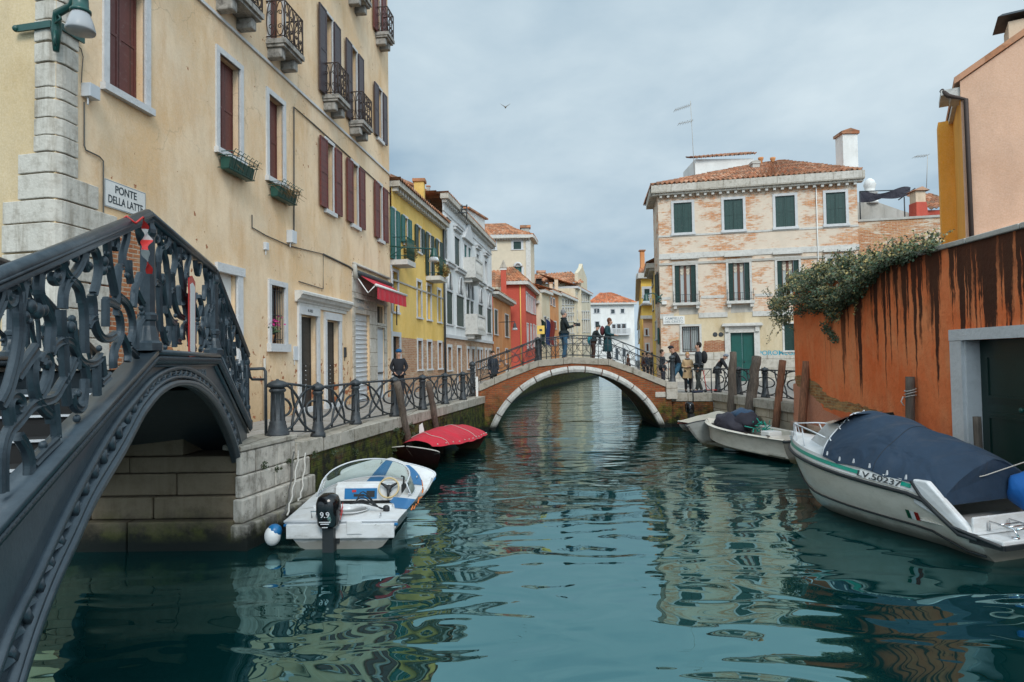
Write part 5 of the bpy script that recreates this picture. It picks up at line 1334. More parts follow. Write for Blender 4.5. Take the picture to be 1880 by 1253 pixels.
for (x, y) in ((1428, 648.5),):
    s, z = HF.sz(x, y); text(bh, 'POROMEGA', .36, HF.P(s, z, .053), HF.d, (0, 0, 1), simple('blue_spray_paint', (.03, .30, .40)), .001, 'graffiti', squash=1.05)
# plaque
a, b, e, f = W(1219, 1258.5, 581, 595.5); t = thing('street_sign', 'white stone plaque lettered CAMPIELLO DEL CRISTO at the corner of the brick house', 'sign', tuple(HF.P((a + b) / 2, e)))
m = MB(); HF.box(m, a, b, e, f, .0, .075); m.build('plaque', MT['whitefar'], t)
text(t, 'CAMPIELLO', (f - e) * .42, HF.P((a + b) / 2, f - (f - e) * .30, .077), HF.d, (0, 0, 1), MT['ink2'], .001, squash=1.0); text(t, 'DEL CRISTO', (f - e) * .42, HF.P((a + b) / 2, f - (f - e) * .72, .077), HF.d, (0, 0, 1), MT['ink2'], .001, squash=1.0)
m = MB(); a, b, e, f = W(1217, 1226, 553, 559.5); HF.box(m, a, b, e, f, 0, .15); tag(m.build('meter_box', MT['whitefar']), 'small white box on the left corner of the brick house', 'utility box')
# antenna
def antenna(pts, arms, Y, label, r=.02):
    m = MB(); P = [atY(x, y, Y) for x, y in pts]; m.tube(P, r, 5)
    for (x0, y0), (x1, y1), k in arms:
        A, B_ = atY(x0, y0, Y), atY(x1, y1, Y); m.tube([A, B_], r * .8, 4)
        for i in range(k):
            c = A.lerp(B_, (i + .3) / k); m.tube([c + V((0, -.35, .0)), c + V((0, .35, 0))], r * .6, 4)
    return tag(m.build('antenna', MT['graywall']), label, 'antenna')
antenna([(1267.5, 186), (1275, 322)], [((1238, 203), (1269, 193), 8), ((1245, 228), (1273, 222), 6)], 41, 'tall thin television antenna above the brick house roof'); antenna([(1703, 286), (1701, 345)], [((1679, 288), (1704, 286), 5)], 40, 'small antenna behind the orange chimney on the right')
# yard wall right of the brick house
YW = Face((HF.P(HR, 0).x + .05, HF.P(HR, 0).y + .3), (1, -.23)); yw = thing('yard_wall', 'patchy brick wall between the brick house and the orange house', 'wall', tuple(YW.P(3, QZ)))
zt = YW.sz(1590, 407)[1]; m = MB(); YW.box(m, 0, 8, QZ, zt, -.5, 0); m.build('wall', MT['limebrick2'], yw)
m = MB(); YW.box(m, 0, 8, zt, zt + .12, -.55, .06); m.build('coping', MT['graywall'], yw)
# things over the wall
Yb = 46
gw_ = thing('white_gable', 'stained white curved gable rising over the yard wall', 'building', tuple(atY(1620, 400, Yb)))
m = MB(); pts = [(1570, 420), (1570, 372), (1590, 371), (1610, 371), (1624, 376), (1650, 385), (1675, 393), (1685, 398), (1685, 420)]; m.prism([atY(x, y, Yb) for x, y in pts], (0, 4, 0)); m.build('gable_wall', MT['graywall'], gw_)
m = MB(); c = atY(1602, 371, Yb); m.lathe((c.x, Yb + .3, c.z - .1), [(.55, 0), (.5, .25), (.25, .35), (.22, .6), (.5, .75), (.52, .85), (.3, .95), (.35, 1.15), (.42, 1.4), (.3, 1.7), (.12, 1.85)], 12); m.build('stone_finial', MT['whitefar'], gw_)
ag = thing('shade_net', 'dark torn shade net on poles above the yard wall', 'awning', tuple(atY(1620, 360, 44)))
m = MB(); A = [atY(x, y, 44) for x, y in ((1578, 352), (1664, 349), (1660, 362), (1578, 368))]; m.grid(lambda u, v: A[0].lerp(A[1], u).lerp(A[3].lerp(A[2], u), v) + V((0, .5 * math.sin(u * 5), .12 * math.sin(u * 9 + v * 4) - .25 * math.sin(u * 3.1) * math.sin(v * 3.1))), 16, 5); m.build('net', MT['tarp'], ag)
m = MB(); m.tube([A[0], A[1]], .04, 5); m.tube([A[1] + V((.6, 0, .1)), A[2] + V((-.4, 0, -.2))], .04, 5); m.tube([A[0], A[0] - V((0, 0, 2))], .04, 5); m.tube([A[2], A[2] - V((0, 0, 1.8))], .04, 5); m.build('pole', MT['iron_rough'], ag)
ohs = thing('orange_chimney', 'red and ochre chimney with tiled cap beyond the yard wall', 'chimney', tuple(atY(1694, 400, 42)))
a, b = atY(1682, 400, 42), atY(1705, 400, 42); zt = atY(1690, 371, 42).z; zu = atY(1690, 350, 42).z; zp = atY(1690, 343, 42).z; m = MB(); m.prism([(a.x, 42, a.z - 1), (b.x + .1, 42, a.z - 1), (b.x - .1, 42, zt), (a.x + .05, 42, zt)], (0, .8, 0)); m.build('shaft', MT['redpl'], ohs)
m = MB(); m.box(a.x + .05, b.x - .12, 42.05, 42.7, zt, zu); m.build('top', MT['peach'], ohs); m = MB(); cx_ = (a.x + b.x) / 2; m.prism([(a.x - .1, 41.9, zu), (b.x + .1, 41.9, zu), (cx_, 41.9, zp)], (0, 1, 0)); m.build('cap', MT['tile'], ohs)
rr2 = thing('red_roof_house', 'low red house roof beyond the yard wall', 'house', tuple(atY(1725, 390, 44)))
m = MB(); a, b = atY(1706, 385, 44), atY(1760, 383, 44); zr = atY(1720, 368, 44).z + 1.2; tile_roof(m, (a.x, 44, a.z), (b.x, 44, b.z + .3), (b.x, 47, zr), (a.x, 47, zr), .3, .45, .05); m.build('roof', MT['tile'], rr2); m = MB(); m.box(a.x, b.x, 44.2, 47, QZ, a.z); m.build('wall', MT['redpl'], rr2)
m = MB(); c = atY(1741, 367, 43); m.lathe((c.x, 43, c.z), [(.05, -.05), (.35, .0), (.38, .06)], 14, axis=(-.4, -.9, .2)); m.tube([(c.x, 43, c.z), (c.x, 43.1, c.z - 1)], .03, 5); tag(m.build('satellite_dish', MT['iron_rough']), 'small dark satellite dish beside the orange house', 'satellite dish')
# ================================================================ orange boundary wall
WF = Face((7.86, 18.2), (-.0167, -1)); WT = (WF.sz(1880, 421)[1] + WF.sz(1700, 466)[1]) / 2; WL = 15.5
def orange_mat():
    m, nt, b = new_mat('weathered_orange_plaster'); pos, uv, ob = coords(nt)
    n1 = noise(nt, pos, .8, 7, .6); c = mix(nt, ramp(nt, n1, .35, .65), (.78, .165, .048), (.84, .26, .10))
    c = mix(nt, math_(nt, 'MULTIPLY', ramp(nt, noise(nt, mapping(nt, pos, (1, 1.6, .5)), 1.4, 8, .7), .48, .72), .5), c, (.80, .38, .18))
    c = mix(nt, math_(nt, 'MULTIPLY', ramp(nt, noise(nt, pos, 9, 8, .75), .5, .75), .35), c, (.34, .09, .035))
    s = node(nt, 'ShaderNodeSeparateXYZ'); link(nt, pos, s.inputs[0]); y, z = s.outputs[1], s.outputs[2]
    def rng(v, a, b_, lo=0, hi=1):
        r = node(nt, 'ShaderNodeMapRange'); r.inputs[1].default_value = a; r.inputs[2].default_value = b_; r.inputs[3].default_value = lo; r.inputs[4].default_value = hi; link(nt, v, r.inputs[0]); return r.outputs[0]
    # black mould runs: vertical streaks hanging from the wall head
    wob = noise(nt, mapping(nt, pos, (0, 1, 2.2), (0, 3, 0)), 1.1, 4, .6)
    cv = node(nt, 'ShaderNodeCombineXYZ'); link(nt, math_(nt, 'ADD', y, math_(nt, 'MULTIPLY', wob, .10)), cv.inputs[0])
    st = noise(nt, mapping(nt, cv.outputs[0], (1, 1, 1), (4.4, 0, 0)), 2.9, 4, .66)
    ln = noise(nt, mapping(nt, cv.outputs[0], (1, 1, 1), (9.1, 5, 0)), 2.1, 2, .5)
    edge = noise(nt, mapping(nt, pos, (1, 5, 1.3)), 3.5, 7, .7)
    hz = rng(z, WT - 2.9, WT + .1); reach = math_(nt, 'ADD', hz, math_(nt, 'MULTIPLY', math_(nt, 'SUBTRACT', ln, .5), 1.5))
    f = math_(nt, 'ADD', math_(nt, 'MULTIPLY', math_(nt, 'SUBTRACT', st, .475), 4.6), math_(nt, 'MULTIPLY', math_(nt, 'SUBTRACT', edge, .5), .55))
    f = math_(nt, 'ADD', f, math_(nt, 'MULTIPLY', math_(nt, 'SUBTRACT', hz, .74), .75)); f = math_(nt, 'ADD', f, math_(nt, 'MULTIPLY', math_(nt, 'SUBTRACT', ln, .5), .8))
    f = math_(nt, 'MULTIPLY', ramp(nt, f, -.05, .13), rng(y, 16.6, 15.2)); f = math_(nt, 'MULTIPLY', f, rng(hz, .0, .12))
    c = mix(nt, math_(nt, 'MULTIPLY', f, .93), c, (.017, .012, .010))
    bl = ramp(nt, math_(nt, 'ADD', math_(nt, 'MULTIPLY', hz, .45), noise(nt, mapping(nt, pos, (1, 1.5, .5), (2, 0, 0)), 1.5, 9, .72)), .80, 1.0); c = mix(nt, math_(nt, 'MULTIPLY', math_(nt, 'MULTIPLY', bl, rng(y, 16.6, 15.2)), .72), c, (.10, .038, .02))
    cap = math_(nt, 'MULTIPLY', ramp(nt, math_(nt, 'ADD', rng(z, WT - .35, WT), math_(nt, 'MULTIPLY', edge, .9)), 1.2, 1.5), .7); c = mix(nt, cap, c, (.022, .016, .013))
    low = math_(nt, 'SUBTRACT', 1, rng(z, .8, 2.2)); c = mix(nt, math_(nt, 'MULTIPLY', ramp(nt, math_(nt, 'ADD', math_(nt, 'MULTIPLY', low, .5), noise(nt, pos, 2.4, 9, .75)), .68, .95), .55), c, (.50, .10, .04))
    link(nt, c, b.inputs['Base Color']); b.inputs['Roughness'].default_value = .9; b.inputs['Specular IOR Level'].default_value = .2
    h = math_(nt, 'ADD', math_(nt, 'MULTIPLY', noise(nt, pos, 6, 8, .65), 1.5), math_(nt, 'MULTIPLY', low, noise(nt, pos, 20, 6, .7))); bump(nt, b, h, .6, .03); return m
MT['orangewall'] = orange_mat(); MT['pinkw'] = plaster('dusty_pink_patch', (.50, .17, .09), (.56, .24, .14), (.40, .12, .06), .4)
ow = thing('orange_wall', 'long orange plastered wall with black mould runs and a dark green water door', 'wall', (7.9, 12, 0))
dS0, dS1 = WF.sx(1771), WF.sx(2010); dT = (WF.sz(1771, 625)[1])
DO = (dS0, dS1, .35, dT)
m = MB(); wall(m, WF, 0, WL, .8, WT, [DO], .30); WF.box(m, 0, WL, .8, WT - .01, -.50, -.48)
a0, a1 = WF.P(0, .8), WF.P(0, .8, -.5); m.face([a0, a1, a1 + V((0, 0, WT - .8)), a0 + V((0, 0, WT - .8))]); m.build('wall_face', MT['orangewall'], ow)
m = MB(); s = 0
while s < WL: WF.box(m, s, s + 1.18, WT, WT + .09, -.56, .05); s += 1.2
m.build('coping', MT['graywall'], ow, bevel=.015)
m = MB(); WF.box(m, -.1, dS0 - .35, .66, .80, -.2, .14); WF.box(m, dS1 + .35, WL, .66, .80, -.2, .14); m.build('ledge', simple('pinkish_ledge_stone', (.44, .30, .22), .8, .3, 3, dirt=.5), ow, bevel=.02)
m = MB(); WF.box(m, -.1, WL, -.8, .66, -.2, .04); m.build('footing', MT['rightstone'], ow)
m = MB(); pr_ = .05; WF.box(m, dS0 - .30, dS0, .35, dT, -.04, pr_ + .01); WF.box(m, dS1, dS1 + .3, .35, dT, -.04, pr_); WF.box(m, dS0 - .30, dS1 + .3, dT, dT + .19, -.04, pr_ + .02); WF.box(m, dS0, dS0 + .025, .35, dT, -.30, .0); WF.box(m, dS0 - .2, dS1 + .2, .2, .35, -.3, .2)
wdoor = m.build('water_door', MT['frame'], ow)
m = MB(); mid = (dS0 + dS1) / 2 + .1; e, f = .37, dT
lf = (mid - dS0)
for x0, x1 in ((dS0 + .03, mid - .006), (mid + .006, dS1)):
    WF.box(m, x0, x1, e, f, -.28, -.24)
    for z0, z1 in ((e + .15, e + 1.25), (e + 1.42, f - .2)):
        w_ = x1 - x0; q0, q1 = x0 + .13, x1 - .13
        WF.box(m, q0, q1, z0, z1, -.24, -.215)
        for aa, bb_, cc, dd_ in ((q0 + .06, q1 - .06, z0 + .06, z0 + .10), (q0 + .06, q1 - .06, z1 - .10, z1 - .06), (q0 + .06, q0 + .10, z0 + .10, z1 - .10), (q1 - .10, q1 - .06, z0 + .10, z1 - .10)): WF.box(m, aa, bb_, cc, dd_, -.216, -.195)
dl = m.build('door_leaf', MT['dkgreendoor'], wdoor)
m = MB(); m.lathe(WF.P(mid - .35, e + 1.33, -.24), [(.05, 0), (.05, .02), (.02, .03), (.02, .06), (.045, .09), (.03, .11)], 10, axis=WF.n); m.build('door_knob', MT['darkgreen_iron'], dl)
random.seed(8)
MT['crumbled'] = brickmat('crumbled_wall_brick', (.30, .11, .04), (.44, .27, .12), (.34, .26, .14), (.55, .30, .12), .30, oscale=2.4)
patch(WF, ow, [(1460, 690), (1480, 692), (1500, 702), (1515, 722), (1540, 735), (1575, 742), (1600, 752), (1622, 756), (1600, 762), (1560, 758), (1520, 752), (1500, 735), (1482, 716), (1462, 708)], 'crumbled', .004, 'exposed_brick', jag=2.2)
patch(WF, ow, [(1457, 705), (1475, 703), (1500, 728), (1512, 752), (1545, 768), (1560, 785), (1540, 790), (1457, 773)], 'pinkw', .003, 'pinkish_patch', jag=.8) if 'pinkw' in MT else None
# ---------------------------------------------------------------- ivy
random.seed(21)
iv = thing('ivy', 'big ivy mass hanging over the left end of the orange wall', 'ivy', tuple(WF.P(2.5, WT)))
outline = [(1412, 572), (1418, 548), (1432, 530), (1450, 512), (1480, 500), (1510, 488), (1540, 480), (1575, 474), (1610, 466), (1640, 460), (1668, 454), (1700, 447), (1722, 442), (1722, 452), (1690, 464), (1655, 478), (1630, 490), (1610, 502), (1595, 520), (1580, 545), (1560, 555), (1545, 572), (1535, 588), (1520, 580), (1500, 572), (1480, 574), (1455, 580), (1440, 592), (1425, 588)]
def inside(x, y, P=outline):
    c = False; j = len(P) - 1
    for i in range(len(P)):
        if (P[i][1] > y) != (P[j][1] > y) and x < (P[j][0] - P[i][0]) * (y - P[i][1]) / (P[j][1] - P[i][1]) + P[i][0]: c = not c
        j = i
    return c
def edged(x, y):
    d = 1e9
    for i in range(len(outline)):
        a = outline[i]; b = outline[i - 1]; ax, ay = b[0] - a[0], b[1] - a[1]; t = max(0, min(1, ((x - a[0]) * ax + (y - a[1]) * ay) / (ax * ax + ay * ay))); d = min(d, math.hypot(x - a[0] - ax * t, y - a[1] - ay * t))
    return d
mb = MB()
def leafq(p, sz, mi):
    n = V((-.7, -.5, .6)) + V((random.gauss(0, .7), random.gauss(0, .7), random.gauss(0, .6))); n.normalize(); a = n.orthogonal().normalized(); b_ = n.cross(a); th = random.uniform(0, 6.28); a, b_ = a * math.cos(th) + b_ * math.sin(th), b_ * math.cos(th) - a * math.sin(th)
    l = sz; w_ = sz * .72; mb.mi = mi
    mb.face([p - a * l * .5, p + b_ * w_ * .5 - a * l * .1, p + a * l * .6, p - b_ * w_ * .5 - a * l * .1])
# clumps first, leaves gathered round them
cl = []
while len(cl) < 430:
    x, y = random.uniform(1408, 1725), random.uniform(438, 595)
    if inside(x, y): cl.append((x, y, edged(x, y), random.choice([0, 0, 1, 1, 2, 3])))
for x, y, ed, tone in cl:
    th = min(.62, ed * .022 + .06); dd = random.uniform(.0, th) if x > 1460 else random.uniform(-.3, th)
    s, z = WF.sz(x, y, dd); c = WF.P(s, z, dd); r = random.uniform(.10, .20)
    for k in range(random.randint(26, 44)):
        v = V((random.gauss(0, 1), random.gauss(0, 1), random.gauss(0, .8))); v = v.normalized() * r * random.uniform(.5, 1.05)
        mi = random.choice([tone, tone, tone, 0, 1, 3, 2 if random.random() < .5 else 1]) if v.z > -.02 else random.choice([0, 0, 3])
        leafq(c + v, random.uniform(.045, .075), mi)
# back fill on top of the wall
for k in range(5200):
    s = random.uniform(-.4, 5.6); t = s / 5.6; h = .55 * (1 - t) ** .8 + .06; z = WT + random.uniform(-.05, h) * random.uniform(.3, 1); leafq(WF.P(s, z, random.uniform(-.6, .05)), random.uniform(.05, .08), random.choice([0, 0, 1, 3, 1, 2]))
# sprigs sticking up and hanging runners
sprm = MB()
def sprig(p, d, L, n):
    pts = [V(p)]; d = V(d).normalized()
    for i in range(n): d = (d + V((random.gauss(0, .18), random.gauss(0, .18), random.gauss(0, .18)))).normalized(); pts.append(pts[-1] + d * L / n)
    sprm.tube(pts, .005, 4)
    for q in pts[1:]:
        for k in range(3): leafq(q + V([random.gauss(0, .025) for _ in range(3)]), random.uniform(.04, .06), random.choice([0, 1, 2, 3]))
for i in range(90):
    x = random.uniform(1420, 1720); j = [k for k in outline[:13]]; 
    for a, b in zip(j, j[1:]):
        if a[0] <= x <= b[0]: y = a[1] + (b[1] - a[1]) * (x - a[0]) / (b[0] - a[0]); break
    s, z = WF.sz(x, y + 3); sprig(WF.P(s, z, random.uniform(-.3, .2)), (random.uniform(-.4, .4), random.uniform(-.4, .4), 1), random.uniform(.12, .34), 5)
for x, y, L in ((1430, 588, .75), (1426, 585, .5), (1440, 590, .45), (1418, 575, .4), (1450, 585, .4), (1520, 580, .35), (1575, 550, .3), (1545, 570, .3)):
    s, z = WF.sz(x, y, .1); sprig(WF.P(s, z, .12), (-.1, .2, -1), L, 9)
mb.mi = 0
mb.build('foliage', [MT['leafA'], MT['leafB'], MT['leafC'], MT['leafD']], iv); sprm.build('runner', MT['wood_old'], iv)
mb = MB()
for i in range(260):
    t = random.random(); x = 1512 + 22 * t + random.gauss(0, 3); y = 598 + 26 * t + random.gauss(0, 4); s, z = WF.sz(x, y, .06); leafq(WF.P(s, z, random.uniform(.01, .12)), .055, random.choice([0, 0, 3]))
mb.mi = 0; o = mb.build('wall_plant', [MT['leafA'], MT['leafB'], MT['leafC'], MT['leafD']]); tag(o, 'small dark tuft growing out of the orange wall below the ivy', 'plant')
# ================================================================ pink and amber house
C_ = V((11.2, 16.0, 0)); AF_ = Face((C_.x, C_.y), (.509, .86)); PF_ = Face((C_.x, C_.y), (.86, -.509))
ph = thing('amber_house', 'amber and pink gabled house rising behind the orange wall at the right edge', 'house', (C_.x + 3, 17, QZ))
cxp = AF_.P(0, 5); ztop = PF_.sz(1758, 150)[1]
ev = atY(1758, 150, 16.0).z; sE_ = PF_.sz(1880, 68); rk = (sE_[1] - ev) / sE_[0]
m = MB(); Ls = 4.2; m.face([PF_.P(0, QZ), PF_.P(Ls * 2, QZ), PF_.P(Ls * 2, ev), PF_.P(Ls, ev + rk * Ls), PF_.P(0, ev)])
gb = m.build('gable_wall', MT['pinkpl'], ph)
if gb.data.polygons[0].normal.dot(PF_.n) < 0: gb.data.flip_normals()
m = MB(); wall(m, AF_, 0, 8, QZ, ev - .25, [], .2); m.build('front_wall', MT['ambpl'], ph)
m = MB(); zs_ = atY(1740, 203, 17.5).z; AF_.box(m, 2.6, 3.3, QZ, zs_, 0, .35); AF_.box(m, 2.7, 3.2, zs_, ev - .25, 0, .18); m.build('flue_breast', MT['ambpl'], ph)
m = MB()
q = [PF_.P(-.12, ev - rk * .12 + .02, .06), PF_.P(Ls, ev + rk * Ls + .02, .06)]; m.prism([q[0], q[1], q[1] + V((0, 0, .16)), q[0] + V((0, 0, .16))], -PF_.n * 7)
q2 = [PF_.P(Ls, ev + rk * Ls + .02, .12), PF_.P(Ls * 2 + .4, ev - rk * .4, .12)]; m.prism([q2[0], q2[1], q2[1] + V((0, 0, .16)), q2[0] + V((0, 0, .16))], -PF_.n * 7); m.build('roof', MT['tilefar'], ph)
m = MB(); AF_.box(m, .05, 1.0, ev - .25, ev - .12, 0, .40); AF_.box(m, .05, .6, ev - .4, ev - .25, 0, .2); AF_.box(m, 1.0, 8, ev - .25, ev - .12, 0, .1); m.build('cornice', MT['istria'], ph)
m = MB(); A = AF_.P(.12, ev - .1, .38); m.tube([A, AF_.P(.02, ev - .3, .25), PF_.P(.1, ev - .5, .08), PF_.P(.12, 4.0, .08)], .055, 8); m.build('rain_pipe', MT['rust_iron'], ph)
m = MB(); s0 = PF_.sz(1787, 437); s1 = PF_.sz(1885, 413); m.tube([PF_.P(s0[0], s0[1] - .6, .05), PF_.P(s0[0], s0[1], .05), PF_.P(s1[0], s1[1], .05)], .05, 6); m.build('white_conduit', MT['whitepaint'], ph)
m = MB(); c = PF_.P(1.05, ev + rk * 1.05 + .15, -1.2); m.obox(c, PF_.d * .9, PF_.n * .8, V((0, 0, .6))); ch_ = m.build('chimney', MT['peach'], ph); m = MB(); m.obox(c - PF_.d * .22 - PF_.n * .15 + V((0, 0, .72)), PF_.d * 1.3, PF_.n * 1.1, V((.12, 0, .07))); m.build('chimney_cap', MT['iron_rough'], ch_)
# ================================================================ left bank beyond the cream house
RF = Face((-4.73, 25.95), (.142, 1))
def fwin(parent, fc, o, style='glass', sh='green_l', fr='frame', w=.10, name='window', depth=.15, pr=.03, sill=.08, mull=None, gl='glass', lw=None, bal=False, head=None):
    a, b, e, f = o[:4]; m = MB(); add_frame(m, fc, (a, b, e, f), w, pr, sill, pr + .05, head); wn = m.build(name, MT[fr], parent)
    if style == 'closed': m = MB(); leaf(m, fc, a, b, e, f, -.08); m.build('shutter', MT[sh], wn)
    else:
        m = MB(); fc.box(m, a, b, e, f, -depth - .02, -depth); m.build('pane', MT[gl], wn)
        if mull: m = MB(); c = (a + b) / 2; fc.box(m, c - .03, c + .03, e, f, -depth, -depth + .03); fc.box(m, a, c - .03, (e + f) / 2, (e + f) / 2 + .04, -depth, -depth + .03); fc.box(m, c + .03, b, (e + f) / 2, (e + f) / 2 + .04, -depth, -depth + .03); m.build('sash', MT[mull], wn)
        if style == 'open':
            l = lw or (b - a) / 2
            for x0, x1 in ((a - .03 - l, a - .03), (b + .03, b + .03 + l)): m = MB(); leaf(m, fc, x0, x1, e, f, pr + .01); m.build('shutter', MT[sh], wn)
    return wn
def rows(fc, L, z=None):
    o = [fc.rectm(*t) for t in L]
    if z: zz0 = sum(x[2] for x in o) / len(o) if z is True else z[0]; zz1 = sum(x[3] for x in o) / len(o) if z is True else z[1]; o = [(x[0], x[1], zz0, zz1) for x in o]
    return o
def eaves(parent, fc, s0, s1, z, dep=.35, h=.22, n=20, mat='palestone', bm='istria'):
    m = MB(); fc.box(m, s0, s1, z - h, z, -.1, dep); m.build('cornice', MT[mat], parent)
    m = MB()
    for i in range(n): s = s0 + (s1 - s0) * (i + .3) / n; fc.box(m, s, s + (s1 - s0) / n * .45, z - h - .16, z - h - .002, -.05, dep * .62)
    m.build('cornice_brackets', MT[bm], parent)
# ---- yellow house
yh = thing('yellow_house', 'yellow plastered house with green shutters next to the cream house', 'house', tuple(RF.P(4, QZ, -3)))
y0, y1 = 0.0, RF.sx(815.5); zt = (RF.sz(720, 346)[1] + RF.sz(815, 420)[1]) / 2; zbr = (RF.sz(740, 619)[1] + RF.sz(815, 629)[1]) / 2
up = rows(RF, [(724, 727.8, 389, 479), (743.5, 750, 402, 443), (768, 774.5, 420, 472), (787, 792.5, 433, 506), (804.5, 809, 445, 482)])
zu1 = (up[1][3] + up[2][3]) / 2; zu0 = (up[1][2] + up[2][2]) / 2; zd = up[0][2]
up = [(o[0], o[1], (zu0 if i in (1, 2, 4) else min(zd, zu0 - .8)), zu1) for i, o in enumerate(up)]
mid = rows(RF, [(722, 731.5, 501, 570), (767, 774.5, 518, 585), (785, 792, 526, 589), (804.5, 810, 534, 591)], True)
bas = rows(RF, [(767, 774.5, 626, 679), (785, 792, 628, 677), (804.5, 810.5, 630, 676)], True); dy = RF.rectm(721, 733.5, 618, 700); dy = (dy[0], dy[1], QZ, dy[3])
m = MB(); wall(m, RF, y0, y1, zbr, zt, up + mid, .18); m.build('wall', MT['yellow'], yh)
m = MB(); wall(m, RF, y0, y1, QZ, zbr, bas + [dy], .18); m.build('brick_base', MT['redbrick'], yh)
for i, o in enumerate(up): fwin(yh, RF, o, 'open', 'teal_l' if i < 2 else 'green_l', lw=.42)
for o in mid: fwin(yh, RF, o, 'glass', w=.12, gl='glass', depth=.15)
for o in bas: fwin(yh, RF, o, 'glass', w=.12)
fwin(yh, RF, dy, 'glass', name='door', w=.18, gl='dark')
eaves(yh, RF, y0, y1 + .1, zt + .24, n=24)
m = MB(); RF.box(m, y0, y1, zu0 - 1.75, zu0 - 1.68, -.01, .04); m.build('string_course', MT['graywall'], yh)
m = MB(); m.tube([RF.P(y1 - .12, zt, .09), RF.P(y1 - .12, QZ, .09)], .06, 6); m.build('rain_pipe', MT['iron_rough'], yh)
A = RF.P(y0 - .1, zt + .26, .42); B_ = RF.P(y1 + .1, zt + .26, .42); m = MB(); tile_roof(m, A, B_, B_ - RF.n * 3.0 + V((0, 0, .25)), A - RF.n * 3.0 + V((0, 0, .25)), .28, .5); yr = m.build('roof', MT['tilefar'], yh)
def chim(parent, fc, px, yb, yt, d, mat, w=None, capm='tilefar'):
    a, zb = fc.sz(px[0], yb, d); b, _ = fc.sz(px[1], yb, d); zt_ = fc.sz((px[0] + px[1]) / 2, yt, d)[1]; w_ = abs(b - a); ww = min(w_, .75)
    c = (a + b) / 2; m = MB(); fc.box(m, c - w_ / 2, c + w_ / 2, zb - 1.2, zt_ - .2, d - .6, d); o = m.build('chimney', MT[mat], parent)
    m = MB(); fc.box(m, c - w_ / 2 - .12, c + w_ / 2 + .12, zt_ - .2, zt_ - .08, d - .7, d + .1); fc.box(m, c - w_ / 2 - .2, c + w_ / 2 + .2, zt_ - .08, zt_, d - .8, d + .18); m.build('chimney_cap', MT[capm], o)
def chimY(parent, px, yb, yt, Y, mat, capm='tilefar', flare=.15):
    a = atY(px[0], yb, Y); b = atY(px[1], yb, Y); t = atY((px[0] + px[1]) / 2, yt, Y).z; w_ = b.x - a.x; m = MB()
    m.box(a.x, b.x, Y, Y + w_, a.z - 2.5, t - w_ * .3); o = m.build('chimney', MT[mat], parent)
    m = MB(); m.box(a.x - flare * w_, b.x + flare * w_, Y - flare * w_, Y + w_ * (1 + flare), t - w_ * .3, t); m.build('chimney_cap', MT[capm], o); return o
chimY(yr, (760.5, 778.5), 385, 328, 30.6, 'yellow'); chimY(yr, (783, 789), 352, 341, 36, 'graywall')
# balconies with bushes
def bush(label, pts, Y, n, mat='leafR', spread=.28, mats_=None):
    t = thing('balcony_plant', label, 'plant', tuple(atY(pts[0][0], pts[0][1], Y))); m = MB()
    for x, y in pts:
        c = atY(x, y, Y)
        for i in range(n):
            v = V((random.gauss(0, 1), random.gauss(0, 1), random.gauss(0, 1))).normalized() * spread * random.uniform(.3, 1); p = c + v; a = V([random.uniform(-1, 1) for _ in range(3)]).normalized() * .05; b = a.orthogonal().normalized() * .035
            m.mi = random.choice([0, 0, 1, 2]); m.face([p - a, p + b, p + a, p - b])
    m.mi = 0; m.build('foliage', [MT['leafR'], MT['leafC'], MT['leafB']], t); return t
for i, (o, x0) in enumerate(((up[0], 0), (up[3], 0))):
    a, b, e, f = o; m = MB(); RF.box(m, a - .35, b + .5, e - .25, e - .05, -.02, .7); bl = m.build('balcony', MT['istria'], yh)
    m = MB()
    for z in (e + .1, e + .85): m.tube([RF.P(a - .3, z, .05), RF.P(a - .3, z, .66), RF.P(b + .45, z, .66), RF.P(b + .45, z, .05)], .015, 4)
    for k in range(14): s = a - .3 + (b - a + .75) * k / 13; m.tube([RF.P(s, e, .66), RF.P(s, e + .85, .66)], .01, 4)
    m.build('balcony_railing', MT['darkgreen_iron'], bl)
random.seed(31)
bush('rusty brown plants spilling over the nearer balcony of the yellow house', [(742, 448), (746, 462), (757, 467), (752, 478), (741, 480), (722, 448), (756, 458), (742, 468)], 27.6, 260, spread=.24)
bush('rusty brown plants spilling over the farther balcony of the yellow house', [(806, 481), (810, 490), (818, 500), (810, 506), (816, 495)], 31.6, 260, spread=.26)
# high rear wall behind the yellow roof
rw = thing('rear_house', 'old stained house wall rising behind the yellow house roof', 'house', tuple(RF.P(4, QZ, -6)))
d_ = -3.4; pts = [(712, 400), (712, 324), (760, 343), (800, 361), (812, 368), (817, 374), (817, 420)]
P = [RF.P(RF.sz(x, y, d_)[0], RF.sz(x, y, d_)[1], d_) for x, y in pts]; m = MB(); m.prism(P, -RF.n * 3); m.build('wall', MT['graywall'], rw)
m = MB(); T_ = P[1:5]
for a, b in zip(T_, T_[1:]): m.prism([a + RF.n * .15, b + RF.n * .15, b + RF.n * .15 + V((0, 0, .14)), a + RF.n * .15 + V((0, 0, .14))], -RF.n * 3.3)
m.build('roof', MT['tilefar'], rw)
